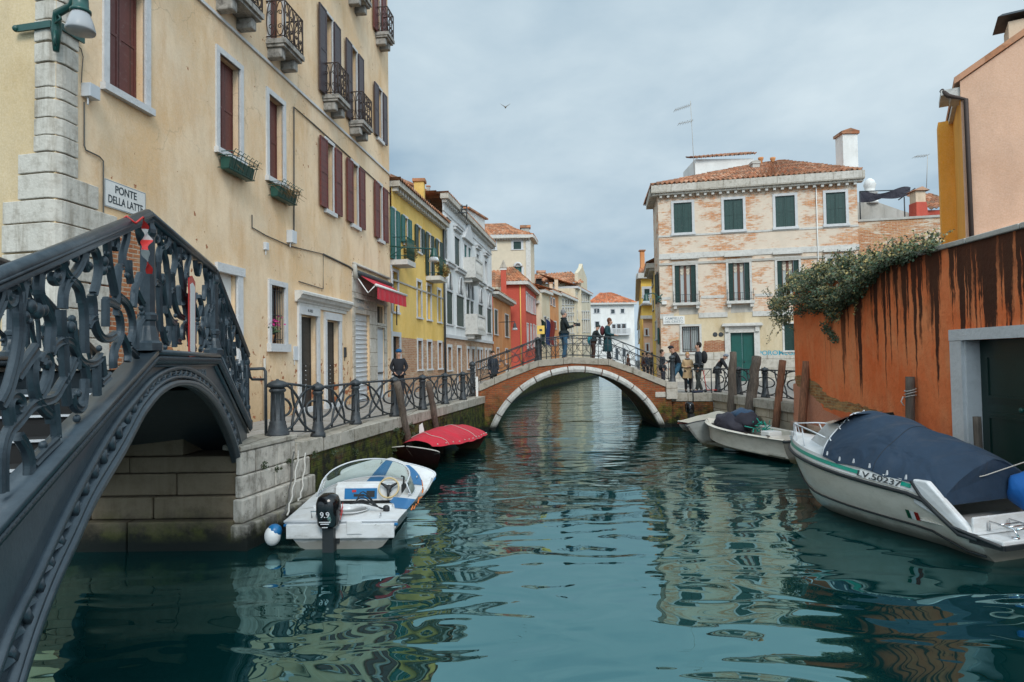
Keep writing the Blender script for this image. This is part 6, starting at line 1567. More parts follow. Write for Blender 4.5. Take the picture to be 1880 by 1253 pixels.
# hanging green street lamp on its long arm
la = thing('street_lamp', 'green lamp hanging from a long arm in front of the yellow house', 'street lamp', tuple(atY(718, 452, 25.6)))
def hlamp(t, c, k=1.0, mat='darkgreen_iron'):
    m = MB(); m.lathe(c, [(.05 * k, .45 * k), (.10 * k, .40 * k), (.12 * k, .2 * k), (.16 * k, .12 * k), (.16 * k, .08 * k), (.02, .05 * k)], 10); m.build('lamp_head', MT[mat], t)
    m = MB(); m.lathe(c, [(.15 * k, .08 * k), (.20 * k, -.02 * k), (.22 * k, -.1 * k), (.2 * k, -.1 * k), (.1 * k, .05 * k)], 12); m.build('lamp_shade', MT['lampglass'], t)
a = atY(716, 452.5, 25.5); b = atY(797, 458, 26.2); m = MB(); m.tube([a, b], .03, 6); m.tube([b, b - V((0, 0, .15))], .03, 6); m.tube([a - V((0, 0, .4)), a.lerp(b, .3)], .02, 5); m.build('arm', MT['darkgreen_iron'], la); hlamp(la, atY(796.5, 476, 26.2), 1.0)
# ---- white palace
wp = thing('white_palace', 'white palace front with dark green shutters and a dentilled cornice', 'house', tuple(RF.P(16, QZ, -4)))
w0, w1 = y1 + .02, RF.sx(905); zt = (RF.sz(818, 380)[1] + RF.sz(905, 453)[1]) / 2
U = rows(RF, [(819, 823, 426, 481), (837, 846, 438, 494), (854.5, 859.4, 451, 495), (862, 866.4, 456, 497), (877, 881, 466, 505), (892, 896, 477, 512)])
zu0 = sum(o[2] for o in U[:3]) / 3; zu1 = sum(o[3] for o in U[:3]) / 3; U = [(o[0], o[1], zu0, zu1) for o in U]
Mi = rows(RF, [(821, 832, 538, 596), (839, 853, 544, 600), (857, 863, 551, 596), (864.5, 870, 553, 597), (879, 887.5, 558, 610), (895, 903, 565, 613)]); za = sum(o[2] for o in Mi[:2]) / 2; zb = sum(o[3] for o in Mi[:2]) / 2; Mi = [(o[0], o[1], za, zb + .0) for o in Mi]
zg = RF.sz(818, 620)[1]
Gr = rows(RF, [(822, 828.5, 638, 679), (840, 846, 640, 690), (858, 862, 642, 678), (866, 871, 643, 690), (876, 880, 643, 675), (882, 885.5, 643, 675), (891, 894, 645, 675), (897.5, 901, 645, 675)]); zz = [o[2] for o in Gr]; Gr = [(o[0], o[1], QZ if i in (1, 3) else sum(zz[k] for k in (0, 2)) / 2, Gr[0][3]) for i, o in enumerate(Gr)]
m = MB(); wall(m, RF, w0, w1, zg, zt, U + Mi, .2); m.build('wall', MT['white'], wp)
m = MB(); wall(m, RF, w0, w1, QZ, zg, Gr, .2); m.build('brick_base', MT['redbrick'], wp)
E_ = RF.P(w1, 0); m = MB(); m.face([(E_.x, E_.y, QZ), (E_.x - 8, E_.y + 1.1, QZ), (E_.x - 8, E_.y + 1.1, zt), (E_.x, E_.y, zt)]); m.build('side_wall', MT['white'], wp)
def hood(m, o, z, d=.16): RF.box(m, o[0] - .25, o[1] + .25, z, z + .16, -.02, d); RF.box(m, o[0] - .3, o[1] + .3, z + .16, z + .24, -.02, d + .08)
for i, o in enumerate(U): fwin(wp, RF, o, 'closed' if i < 4 else 'glass', 'teal_l' if i in (2, 3) else 'green_l', w=.14)
for i, o in enumerate(Mi):
    wn = fwin(wp, RF, o, 'closed', 'green_l', w=.12)
    m = MB(); c = (o[0] + o[1]) / 2; r = min((o[1] - o[0]) / 2, .42); pts = [RF.P(c + r * math.cos(t), o[3] + .12 + 1.0 * math.sin(t) ** .8, .02) for t in [math.pi * k / 10 for k in range(11)]]; m.face(pts[::-1]); m.build('arch_light', MT['glass'], wn)
    m = MB(); m.tube([p + RF.n * .03 for p in pts], .06, 5); m.build('arch_moulding', MT['frame'], wn)
for i, o in enumerate(Gr): fwin(wp, RF, o, 'glass', w=.16, name='window' if i not in (1, 3) else 'door')
m = MB()
for i, o in enumerate(U):
    if i not in (2, 3): hood(m, o, zu1 + .35)
for i, o in enumerate(Mi):
    if i in (0, 1, 4, 5): hood(m, o, o[3] + 1.35)
m.build('window_hoods', MT['frame'], wp)
m = MB(); a, b = U[2][0] - .5, U[3][1] + .5; c = (a + b) / 2; m.prism([RF.P(a, zu1 + .3, -.02), RF.P(b, zu1 + .3, -.02), RF.P(c, zu1 + 1.5, -.02)], RF.n * .2); m.build('pediment', MT['frame'], wp)
def stonebal(o0, o1, z, parent=wp, mat='istria'):
    m = MB(); a, b = o0 - .3, o1 + .3; RF.box(m, a, b, z - .25, z, -.02, .75); RF.box(m, a, b, z + .85, z + .98, .6, .75); RF.box(m, a, a + .2, z, z + .85, .6, .75); RF.box(m, b - .2, b, z, z + .85, .6, .75)
    n = 9
    for i in range(n): s = a + .25 + (b - a - .5) * (i + .5) / n; m.lathe(RF.P(s, z, .67), [(.05, 0), (.07, .25), (.035, .5), (.06, .85)], 8)
    RF.box(m, a, a + .12, z, z + .98, 0, .6); RF.box(m, b - .12, b, z, z + .98, 0, .6)
    for s in (a + .2, b - .4): RF.box(m, s, s + .2, z - .5, z - .25, -.02, .5)
    m.build('balcony', MT[mat], parent)
stonebal(U[2][0], U[3][1], zu0 - .2); stonebal(Mi[2][0], Mi[3][1], za - .15)
eaves(wp, RF, w0 - .05, w1 + .2, zt + .35, .34, .28, n=34)
m = MB(); RF.box(m, w0, w1, zt - .55, zt - .48, -.01, .05); RF.box(m, w0, w1, zg, zg + .18, -.01, .08); m.build('string_course', MT['frame'], wp)
A = RF.P(w0, zt + .36, .34); B_ = RF.P(w1 + .1, zt + .36, .34); m = MB(); tile_roof(m, A, B_, B_ - RF.n * 4 + V((0, 0, .3)), A - RF.n * 4 + V((0, 0, .3)), .35, .6); wr = m.build('roof', MT['tilefar'], wp)
# roof terrace frame and dormer block on the palace
d_ = -2.6; P = [RF.P(RF.sz(x, y, d_)[0], RF.sz(x, y, d_)[1], d_) for x, y in ((858, 384), (890, 401), (890, 425), (858, 425))]; m = MB(); m.prism(P, -RF.n * 2.5); rb = m.build('roof_block', MT['whitefar'], wr)
m = MB(); m.prism([P[0] + RF.n * .2 - RF.d * .2, P[1] + RF.n * .2 + RF.d * .8, P[1] + RF.n * .2 + RF.d * .8 + V((0, 0, .14)), P[0] + RF.n * .2 - RF.d * .2 + V((0, 0, .14))], -RF.n * 3); m.build('block_roof', MT['tilefar'], rb)
m = MB(); q = [(837, 379), (857, 379), (857, 402)]
for y in (379, 385, 391): a, b = atY(836, y, 37), atY(857, y, 37); m.tube([a, b], .035, 4)
for x, yb in ((838, 390), (857, 403), (848, 396)): m.tube([atY(x, 376, 37), atY(x, yb, 37)], .035, 4)
m.build('terrace_frame', MT['iron_rough'], wr)
# ---- small orange house
oh = thing('orange_house', 'narrow orange house with green shutters after the white palace', 'house', tuple(RF.P(27, QZ, -3)))
o0, o1 = w1 + .3, RF.sx(938.5); zt = (RF.sz(908, 546)[1] + RF.sz(936, 558)[1]) / 2
OW = rows(RF, [(908.5, 914.5, 571, 614), (928, 934.5, 579, 619)], True); OG = rows(RF, [(912, 916, 640, 668), (928, 932, 642, 668)], True)
m = MB(); wall(m, RF, o0, o1, QZ, zt, OW + OG, .2); m.build('wall', MT['orangepl'], oh)
for o in OW: fwin(oh, RF, o, 'closed')
for o in OG: fwin(oh, RF, o)
eaves(oh, RF, o0 - .2, o1 + .3, zt + .25, .5, .2, 12, 'istria'); A = RF.P(o0 - .2, zt + .26, .5); B_ = RF.P(o1 + .3, zt + .26, .5); m = MB(); tile_roof(m, A, B_, B_ - RF.n * 5 + V((0, 0, 1.5)), A - RF.n * 5 + V((0, 0, 1.5)), .4, .7); m.build('roof', MT['tilefar'], oh)
# ---- red house
def corner_house(name, label, px_l, px_c, px_r, Yc, ztop_px, dirs=(.142, 1)):
    """front face to the camera from px_l to px_c, canal side from px_c back to px_r"""
    c = atY(px_c, 600, Yc); l = atY(px_l, 600, Yc)
    ff = Face((l.x, Yc), (1, 0)); sf_ = Face((c.x, Yc), dirs); W_ = c.x - l.x; L_ = sf_.sx(px_r); zt = atY(px_c, ztop_px, Yc).z
    return ff, sf_, W_, L_, zt
def mk(name, label, args, fo, so, mat, eave=.4, rise=1.6, cor='istria', flat=False, bottom=None, side='left'):
    ff, sf_, W_, L_, zt = corner_house(name, label, *args)
    t = thing(name, label, 'house', tuple(ff.P(W_ / 2, QZ, -3)))
    m = MB(); wall(m, ff, 0, W_, QZ, zt, fo(ff), .2); wall(m, sf_, 0, L_, QZ, zt, so(sf_), .2); m.build('wall', MT[mat], t)
    m = MB(); ff.box(m, -.2, W_ + eave * .8, zt, zt + .3, -.1, eave); sf_.box(m, .1, L_ + .2, zt - .003, zt + .297, -.1, eave); m.build('cornice', MT[cor], t)
    c0 = ff.P(-.2, zt + .3, eave); c1 = ff.P(W_ + eave * .8, zt + .3, eave); c2 = sf_.P(L_ + .2, zt + .3, eave); 
    if not flat:
        r0 = ff.P(-.2, zt + .3 + rise, -W_ * .5 - 1.0); r1 = ff.P(W_ * .45, zt + .3 + rise, -W_ * .5 - 1.0); r2 = c2 + V((-W_ * .5 - .5, 0, rise))
        m = MB(); tile_roof(m, c0, c1, r1, r0, .35, .6, .06); tile_roof(m, c1, c2, r2, r1, .35, .6, .06); m.build('roof', MT['tilefar'], t)
    return t, ff, sf_, W_, L_, zt
none = lambda f: []
RS = [(967.5, 970.5, 540, 572), (972, 974.2, 544, 574), (975.6, 977.6, 547, 576), (979, 980.8, 549, 577), (983, 984.6, 552, 578), (968, 971, 596, 640), (974.5, 977, 597, 638), (980, 982, 598, 636), (984, 985.4, 600, 635)]
rh, ff, sf_, W_, L_, zt = mk('red_house', 'dark red house with white windows and tall red chimney', (926, 965, 987, 60, 523), none, lambda f: rows(f, RS), 'redpl')
for o in rows(sf_, RS): fwin(rh, sf_, o, 'closed', 'metalwhite', w=.12)
m = MB(); a, b = ff.P(-3.2, 0), ff.P(0, 0); m.box(a.x, b.x, 60.5, 66, QZ, atY(905, 548, 60).z + .4); m.build('rear_wall', MT['redpl'], rh)
m = MB(); zz = atY(925, 512, 61).z; tile_roof(m, (a.x, 60.2, atY(905, 527, 60).z), (b.x + .5, 60.2, atY(905, 527, 60).z), (b.x + .5, 64, zz + 1.2), (a.x, 64, zz + 1.2), .35, .6); m.build('rear_roof', MT['tilefar'], rh)
c_ = chimY(rh, (920, 930), 547, 493, 59.2, 'redpl', 'whitefar', .1); p = atY(917.5, 492, 59.1); q = atY(931, 492, 59.1); m = MB(); m.prism([p, q, atY(924, 477, 59.1)], (0, .7, 0)); m.build('chimney_gable', MT['palestone'], c_)
m = MB(); p = ff.sz(955, 530); m.tube([ff.P(p[0], zt, .05), ff.P(p[0], QZ, .05)], .05, 5); m.build('gas_pipe', MT['yellow'], rh)
# ---- pale tower house behind
TW = [(904.5, 911.5, 447, 458.6), (946, 960, 444, 458)]; TA = [(947, 960, 490, 516)]
th_, ff, sf_, W_, L_, zt = mk('tower_house', 'tall pale house with a red tiled roof and arched window above the red house', (868, 976, 984, 72, 437), lambda f: rows(f, TW + TA), none, 'towerpl', .45, 2.2)
for o in rows(ff, TW): fwin(th_, ff, o, 'closed', 'green_l', w=.25)
for o in rows(ff, TA): 
    wn = fwin(th_, ff, o, 'glass', w=.25, gl='teal_l', mull='brownwood', head=0); m = MB(); c = (o[0] + o[1]) / 2; r = (o[1] - o[0]) / 2; pts = [ff.P(c + r * math.cos(t), o[3] + r * math.sin(t), .02) for t in [math.pi * k / 10 for k in range(11)]]; m.face(pts); m.build('arch_light', MT['glass_br'], wn); m = MB(); m.tube([p + V((0, -.1, 0)) for p in pts], .14, 5); m.build('arch_moulding', MT['frame'], wn)
eaves(th_, ff, 0, W_, zt, .5, .1, 22)
m = MB(); ff.box(m, W_ - .5, W_ + .03, QZ, zt - .3, -.02, .08); m.build('corner_quoins', MT['istria'], th_)
chimY(th_, (957, 972), 420, 414, 80, 'graywall')
# ---- farther houses, the bank bends to the right
D2 = (.30, 1)
FA = Face((3.3, 72), D2)
def far_row(name, label, xa, xb, ytop, mat, wl, eave=.4, roof=True, rise=1.6, sh='glass', cor='istria', flat_mat=None, d=0):
    s0, s1 = FA.sx(xa, d), FA.sx(xb, d); zt = FA.sz((xa + xb) / 2, ytop, d)[1]; t = thing(name, label, 'house', tuple(FA.P((s0 + s1) / 2, QZ, -3)))
    G = Face((FA.P(s0, 0, d).x, FA.P(s0, 0, d).y), D2); L_ = s1 - s0; o = rows(G, wl)
    m = MB(); wall(m, G, 0, L_, QZ, zt, o, .2); a = G.P(0, 0); m.face([(a.x - 7, a.y, QZ), (a.x, a.y, QZ), (a.x, a.y, zt), (a.x - 7, a.y, zt)]); m.build('wall', MT[mat], t)
    for x in o: fwin(t, G, x, 'closed' if sh != 'glass' else 'glass', sh if sh != 'glass' else 'green_l', w=.14)
    m = MB(); G.box(m, -.1, L_ + .1, zt, zt + .3, -7, eave); m.build('cornice', MT[cor], t)
    if roof: A = G.P(-.2, zt + .3, eave); B_ = G.P(L_ + .2, zt + .3, eave); m = MB(); tile_roof(m, A, B_, B_ + V((-5, 0, rise)), A + V((-5, 0, rise)), .4, .7, .06); m.build('roof', MT['tilefar'], t)
    return t, G, L_, zt
m1 = far_row('vermilion_house', 'low bright vermilion house wall beyond the red house', 984, 997, 560, 'redpl', [(987, 989, 590, 603)], roof=False)
t1 = far_row('cream_corner_house', 'narrow cream corner house with a roof terrace on the far left bank', 996, 1011, 541, 'sand', [(1000, 1003, 583, 596), (1006, 1008.5, 585, 598), (1000, 1003, 612, 628), (1006, 1008.5, 612, 628)], d=.6)
t2 = far_row('tan_house', 'tan house with small dark shutters on the far left bank', 1011, 1027, 542, 'orangepl', [(1012.5, 1014.5, 548, 560), (1017, 1020, 550, 563), (1012.5, 1014.5, 591, 602), (1018, 1022, 592, 604), (1012.5, 1014.5, 620, 634), (1018, 1021, 620, 634)], sh='brownwood', d=.6)
t3 = far_row('yellowish_house', 'long yellowish house with three rows of tall windows on the far left bank', 1027, 1058, 549, 'sand', [(x, x + 2.4, y, y + h) for x in (1034, 1039.5, 1044, 1048.5, 1053) for y, h in ((551, 9), (566, 9), (580, 11), (600, 12), (618, 12))], d=.5)
t4, G4, L4, z4 = far_row('pediment_palace', 'pale palace with curved pediment closing the far left bank', 1058, 1086, 538, 'sand', [(x, x + 2, y, y + h) for x in (1061, 1065, 1069, 1073, 1077, 1081) for y, h in ((541, 14), (573, 14), (588, 22), (618, 14))], cor='frame', d=.7)
m = MB(); a, b = G4.sx(1063), G4.sx(1079); zz = z4 + .3; m.prism([G4.P(a, zz, -.4), G4.P(b, zz, -.4), G4.P(b, zz + 2.0, -.4), G4.P((a + b) / 2 + .6, zz + 3.1, -.4), G4.P((a + b) / 2, zz + 3.7, -.4), G4.P((a + b) / 2 - .6, zz + 3.1, -.4), G4.P(a, zz + 2.0, -.4)], G4.n * .5); m.build('pediment', MT['sand'], t4)
m = MB(); a, b = atY(960, 527, 92), atY(1066, 527, 92); zr = atY(1000, 506, 92).z; tile_roof(m, (a.x, 88, a.z), (b.x, 88, a.z), (b.x - 1, 96, zr + 1.0), (a.x, 96, zr + .6), .45, .8, .07)
bt = thing('big_tiled_house', 'broad brown tiled roof behind the far left bank houses', 'house', (a.x + 5, 90, QZ)); m.build('roof', MT['tilefar'], bt); m = MB(); m.box(a.x + .3, b.x - .3, 88.5, 96, QZ, a.z); m.build('wall', MT['sand'], bt)
for px, yb, yt, Y, mt in (((987, 1000), 506, 497, 95, 'peach'), ((1009, 1015), 545, 519, 84, 'peach'), ((1018.5, 1025), 540, 511, 86, 'peach'), ((1040, 1047), 541, 522, 88, 'whitefar'), ((1056, 1063), 528, 511, 92, 'peach')): chimY(bt, px, yb, yt, Y, mt)
m = MB(); a, b = atY(984.5, 524, 87.5), atY(995, 524, 87.5); m.box(a.x, b.x, 87.5, 90, a.z - .6, a.z + .9); dm = m.build('dormer', MT['dark'], bt); m = MB(); tile_roof(m, (a.x - .3, 87.1, a.z + .9), (b.x + .3, 87.1, a.z + .9), (b.x, 89, a.z + 1.3), (a.x, 89, a.z + 1.3), .4, .6); m.build('dormer_roof', MT['tilefar'], dm)
# ---- white house closing the canal
Yw = 114; wf = Face((atY(1083, 600, Yw).x, Yw), (1, .03)); WW = wf.sx(1166); zt = wf.sz(1110, 560)[1]
wh = thing('white_house', 'white house with low red roof closing the end of the canal', 'house', tuple(wf.P(WW / 2, QZ)))
WL_ = [(1092.5, 1096, 567, 575), (1098, 1102, 567, 575), (1123.5, 1130, 568.5, 576), (1141.5, 1147.5, 567.5, 575), (1094, 1101, 591, 601), (1125, 1131, 596, 613), (1134, 1140.5, 595.5, 613), (1143, 1150, 595, 613), (1130, 1135, 640, 660), (1143, 1148, 640, 655), (1100, 1104, 618, 632)]
wo = rows(wf, WL_); m = MB(); wall(m, wf, 0, WW, .6, zt, wo, .2); m.build('wall', MT['whitefar'], wh)
for i, o in enumerate(wo): fwin(wh, wf, o, 'glass', w=.16, mull='brownwood' if 4 < i < 8 else None)
m = MB(); wf.box(m, -.3, WW + .4, zt, zt + .3, -.1, .6); m.build('cornice', MT['istria'], wh)
m = MB(); r0 = wf.P(WW * .35, zt + 2.6, -5); r1 = wf.P(WW * .62, zt + 2.6, -5); tile_roof(m, wf.P(-.4, zt + .3, .6), wf.P(WW + .5, zt + .3, .6), r1, r0, .5, .8, .07); m.build('roof', simple_t if False else MT['tilered'] if 'tilered' in MT else MT['tilefar'], wh)
o = (wo[5][0] - .8, wo[7][1] + .6, wo[5][2]); m = MB(); wf.box(m, o[0], o[1], o[2] - .3, o[2] - .05, 0, .9); wf.box(m, o[0], o[1], o[2] + .75, o[2] + .9, .75, .9)
for i in range(20): s = o[0] + (o[1] - o[0]) * (i + .5) / 20; wf.box(m, s, s + .12, o[2] - .05, o[2] + .75, .78, .88)
m.build('balcony', MT['frame'], wh)
m = MB(); a, b = atY(1108, 548, Yw + 4), atY(1130, 541, Yw + 4); m.box(a.x, b.x, Yw + 4, Yw + 6, b.z - .15, b.z)
for x in (a.x + .1, (a.x + b.x) / 2, b.x - .1): m.box(x - .06, x + .06, Yw + 4.1, Yw + 4.3, b.z - 1.8, b.z - .15)
m.build('roof_terrace', MT['iron_rough'], wh)
# ---- right bank, behind the brick house
YB2 = Face((8.95, 40.6), (.17, 1)); l = YB2.sx(1199); zt = YB2.sz(1205, 482)[1]
yb = thing('yellow_annex', 'thin slice of yellow house with dark shutters beside the brick house', 'house', tuple(YB2.P(l / 2, QZ)))
yo = rows(YB2, [(1200.5, 1203, 498, 518), (1201, 1203, 547, 566), (1204.5, 1206.5, 590, 623)]); m = MB(); wall(m, YB2, 0, l, QZ, zt, yo, .2); m.face([YB2.P(l, QZ), YB2.P(l, QZ) + V((6, 0, 0)), YB2.P(l, zt) + V((6, 0, 0)), YB2.P(l, zt)]); m.build('wall', MT['yellow2'], yb)
for o in yo: fwin(yb, YB2, o, 'closed', 'green_l', w=.06)
eaves(yb, YB2, -.1, l + .1, zt + .3, .5, .3, 8); m = MB(); tile_roof(m, YB2.P(-.1, zt + .3, .5), YB2.P(l + .1, zt + .3, .5), YB2.P(l + .1, zt + 1.6, -2), YB2.P(-.1, zt + 1.6, -2), .35, .6); m.build('roof', MT['tilefar'], yb)
# side shutters of the brick house
so_ = [(1209, 1213.5, 497, 552)]; 
m = MB(); zA_, zB_ = HF.sz(1213, 553)[1], HF.sz(1213, 497)[1]; leaf(m, S_, .5, 1.1, zA_, zB_, .05); leaf(m, S_, 1.7, 2.3, zA_, zB_, .05); m.build('side_shutter', MT['green_l'], bh)
m = MB(); zA_, zB_ = HF.sz(1213, 632)[1], HF.sz(1213, 601)[1]; leaf(m, S_, .6, 1.2, zA_, zB_, .05); m.build('side_shutter', MT['teal_l'], bh)
YR = [(1180.5, 1200, 54.5)]
yl = thing('tall_yellow_house', 'tall bright yellow house with orange chimneys on the far right bank', 'house', (12, 56, QZ))
yf = Face((atY(1178.5, 600, 55).x, 55), (1, 0)); ys = Face((yf.O.x, 55), (.185, 1)); zt = atY(1190, 512, 55).z; ls = ys.sx(1164.5) if ys.sx(1164.5) > 0 else 14
ls = min(abs(ls), 22); fo = rows(yf, [(1185.5, 1195, 531, 546)]); so2 = rows(ys, [(1171, 1175.5, 566, 584), (1172, 1176, 600, 625)])
m = MB(); wall(m, yf, 0, 5, QZ, zt, fo, .2); wall(m, ys, 0, ls, QZ, zt, so2, .2); m.build('wall', MT['yellow2'], yl)
for o in fo: fwin(yl, yf, o, 'closed', 'green_l', w=.22)
for o in so2: fwin(yl, ys, o, 'closed', 'metalwhite', w=.1)
m = MB(); yf.box(m, -.3, 5, zt, zt + .45, -.1, .4); ys.box(m, .1, ls, zt + .003, zt + .453, -.1, .4); ys.box(m, 0, ls, ys.sz(1178, 560)[1], ys.sz(1178, 557)[1], -.02, .15); m.build('cornice', MT['istria'], yl)
m = MB(); tile_roof(m, yf.P(-.3, zt + .45, .4), yf.P(5, zt + .45, .4), yf.P(5, zt + 1.6, -3), yf.P(.6, zt + 1.6, -3), .4, .6); m.build('roof', MT['tilefar'], yl)
m = MB(); e = fo[0]; yf.box(m, e[0] - .3, e[1] + .5, e[2] - .7, e[2] - .55, 0, .7); 
for i in range(9): s = e[0] - .25 + i * .17; yf.box(m, s, s + .07, e[2] - .55, e[2] + .05, .6, .66)
yf.box(m, e[0] - .3, e[1] + .5, e[2] + .05, e[2] + .13, .56, .7); m.build('balcony', MT['frame'], yl)
oc = chimY(yl, (1176.5, 1184), 496, 459, 56.5, 'orangepl', 'tilefar', .25); chimY(yl, (1187, 1192), 495, 484, 57, 'orangepl')
lh = thing('pink_low_house', 'low dusty pink and red house below the tall yellow one', 'house', (11.6, 50, QZ))
pf = Face((atY(1181, 600, 50.5).x, 50.5), (1, 0)); po = rows(pf, [(1186, 1190, 605, 616), (1187, 1191, 632, 645)]); zt = atY(1188, 586, 50.5).z; m = MB(); wall(m, pf, 0, 3, QZ, zt, po, .2); m.build('wall', MT['pinkpl'], lh)
for o in po: fwin(lh, pf, o, 'closed', 'brownwood', w=.1)
m = MB(); pf.box(m, -.2, 3, zt, zt + .25, -.1, .3); m.build('cornice', MT['istria'], lh); ps = Face((pf.O.x, 50.5), (.25, 1)); m = MB(); wall(m, ps, 0, 5, QZ, zt, [], .2); m.build('side_wall', MT['redpl'], lh)
# hanging lamp at the brick house corner
lt = thing('street_lamp', 'dark green scroll lamp at the left corner of the brick house', 'street lamp', tuple(atY(1212, 550, 36.6)))
a = atY(1213, 549, 36.7); b = atY(1186, 541, 36.7); m = MB(); m.tube([a, a.lerp(b, .5) + V((0, 0, .2)), b], .035, 5); m.tube([a + V((.05, 0, -.25)), a + V((-.25, 0, -.05)), a + V((.1, 0, .25))], .04, 5); m.tube([a + V((-.1 + .15 * math.cos(k), 0, .15 * math.sin(k))) for k in range(7)], .03, 5); m.build('arm', MT['darkgreen_iron'], lt); hlamp(lt, b - V((0, 0, .45)), 1.1)
lt2 = thing('street_lamp', 'small lantern on a long arm in front of the orange house', 'street lamp', tuple(atY(917, 591, 52))); a, b = atY(917, 592, 52), atY(945, 591, 50); m = MB(); m.tube([a, b], .03, 5); m.tube([b, b - V((0, 0, .2))], .03, 5); m.build('arm', MT['iron_rough'], lt2); hlamp(lt2, b - V((0, 0, .55)), 1.0, 'iron_rough')
# ---- banks beyond the bridge
mb = MB(); mb.face([(x, y, QZ) for x, y in [(-.9, 27.6), (-.3, 40), (2.6, 60), (8.5, 84), (14.0, 106), (13.0, 112), (-4, 90), (-6, 27.6)]]); kind(mb.build('pavement', MT['paving']), 'structure')
mb = MB(); mb.face([(x, y, QZ) for x, y in [(7.3, 43.9), (13.4, 75), (20.5, 112), (40, 112), (40, 60), (12.2, 60), (8.9, 47.3)]]); kind(mb.build('pavement', MT['paving']), 'structure')
fq = thing('quay_wall', 'far left quay wall seen through the bridge arch', 'quay wall', (3, 45, 0)); pl = [(-.9, 27.6), (-.3, 40), (2.6, 60), (8.5, 84), (14, 106)]
m = MB(); m2 = MB()
for a, b in zip(pl, pl[1:]):
    f_ = Face(a, (b[0] - a[0], b[1] - a[1])); L_ = math.hypot(b[0] - a[0], b[1] - a[1]); n = V((f_.d.y, -f_.d.x, 0)); sg = 1 if n.dot(f_.n) > 0 else -1
    m.obox(f_.P(0, -.8), f_.d * L_, -n * .4, V((0, 0, QZ + .8 - .2))); m2.obox(f_.P(0, QZ - .2) + n * .05, f_.d * L_, -n * .5, V((0, 0, .215)))
m.build('brick_facing', MT['mossy'], fq); m2.build('coping', MT['coping'], fq)
fq = thing('quay_wall', 'far right quay wall in shade beyond the brick bridge', 'quay wall', (8, 45, 0)); pl = [(6.9, 27.6), (7.3, 44), (13.4, 75), (20.5, 112)]; m = MB(); m2 = MB()
for a, b in zip(pl, pl[1:]):
    f_ = Face(a, (b[0] - a[0], b[1] - a[1])); L_ = math.hypot(b[0] - a[0], b[1] - a[1]); n = V((-f_.d.y, f_.d.x, 0))
    m.obox(f_.P(0, -.8), f_.d * L_, -n * .4, V((0, 0, QZ + .8 - .2))); m2.obox(f_.P(0, QZ - .2) + n * .05, f_.d * L_, -n * .5, V((0, 0, .215)))
m.build('brick_facing', MT['wetbrick'], fq); m2.build('coping', MT['coping'], fq)
bs_ = thing('balustrade', 'low white balustrade on the far left quay seen through the arch', 'balustrade', (1.2, 50, QZ)); m = MB(); f_ = Face((-.2, 40.3), (2.9, 20)); 
m.obox(f_.P(0, QZ + .0), f_.d * 21, V((-.22, 0, 0)), V((0, 0, .12))); m.obox(f_.P(0, QZ + .62), f_.d * 21, V((-.22, 0, 0)), V((0, 0, .12)))
for i in range(52): m.lathe(f_.P(.2 + i * .4, QZ + .12) + V((-.1, 0, 0)), [(.05, 0), (.08, .12), (.035, .3), (.06, .5)], 6)
m.build('stonework', MT['istria'], bs_)
# ================================================================ mooring poles
def pole(label, base, top, r0, r1, mat, seed=0, gnarl=.0, group=None):
    b, t = V(base), V(top); t0 = thing('mooring_pole', label, 'mooring pole', tuple(b), group=group); random.seed(seed); L = (t - b)
    P = [b + L * (k / 12) - V((0, 0, 0 if k else 1.2)) + V((random.gauss(0, gnarl), random.gauss(0, gnarl), 0)) * (0 if k in (0, 12) else 1) for k in range(13)]
    m = MB(); m.tube(P, [r0 + (r1 - r0) * k / 12 + random.uniform(-.1, .1) * r1 * (gnarl > 0) for k in range(13)], 12); m.build('shaft', MT[mat], t0); return t0
pole('grey leaning mooring pole in front of the fourth left railing post', (-2.50, 16.3, 0), atY(728.5, 702, 15.5), .10, .085, 'wood_old', 1, .012)
pole('thinner leaning mooring pole behind the red covered boat', (-2.07, 18.6, 0), atY(787, 702, 17.8), .095, .08, 'wood_old', 2, .01)
pole('old gnarled mooring pole nearest the brick bridge on the right', (7.42, 22.4, 0), atY(1346, 647, 22.6), .17, .12, 'wood_old', 3, .02)
pole('thick twisted grey mooring pole in front of the green door', (7.40, 20.9, 0), atY(1389, 656, 21.1), .17, .14, 'wood_old', 4, .025)
pole('smooth brown mooring pole left of the orange wall corner', (7.52, 19.0, 0), atY(1437, 662, 19.2), .11, .10, 'wood_new', 5)
pole('smooth brown mooring pole standing just right of the orange wall corner', (7.48, 17.2, 0), atY(1481, 664, 17.4), .11, .10, 'wood_new', 6)
pole('grey roped mooring pole behind the navy boat cover', (7.58, 12.6, 0), atY(1671, 692, 12.6), .085, .08, 'wood_old', 7)
pole('short dark post beside the green water door', (7.62, 10.75, 0), (7.60, 10.75, 1.56), .065, .06, 'wood_old', 8)
m = MB(); c = atY(1671, 716, 12.6)
for dz in (0, .06, .13): m.tube([c + V((.1 * math.cos(k * .7), .1 * math.sin(k * .7), -dz + .03 * math.cos(k * .7 + dz * 9))) for k in range(10)], .009, 5)
m.tube([c + V((-.1, 0, -.15)), c + V((-.17, -.05, -.13)), c + V((-.2, -.03, -.22)), c + V((-.16, -.05, -.30))], .012, 5); tag(m.build('rope', MT['ropewhite']), 'pale rope wound round the grey pole behind the navy cover', 'rope')
m = MB(); c = atZ(773, 795, .75); m.prism([c + V((-.10, 0, .16)), c + V((.04, 0, .26)), c + V((.10, .0, -.05)), c + V((-.04, 0, -.16))], (0, .01, 0)); tag(m.build('notice_card', MT['whitepaint']), 'small white card with a dark mark hung on the mossy quay wall', 'card')

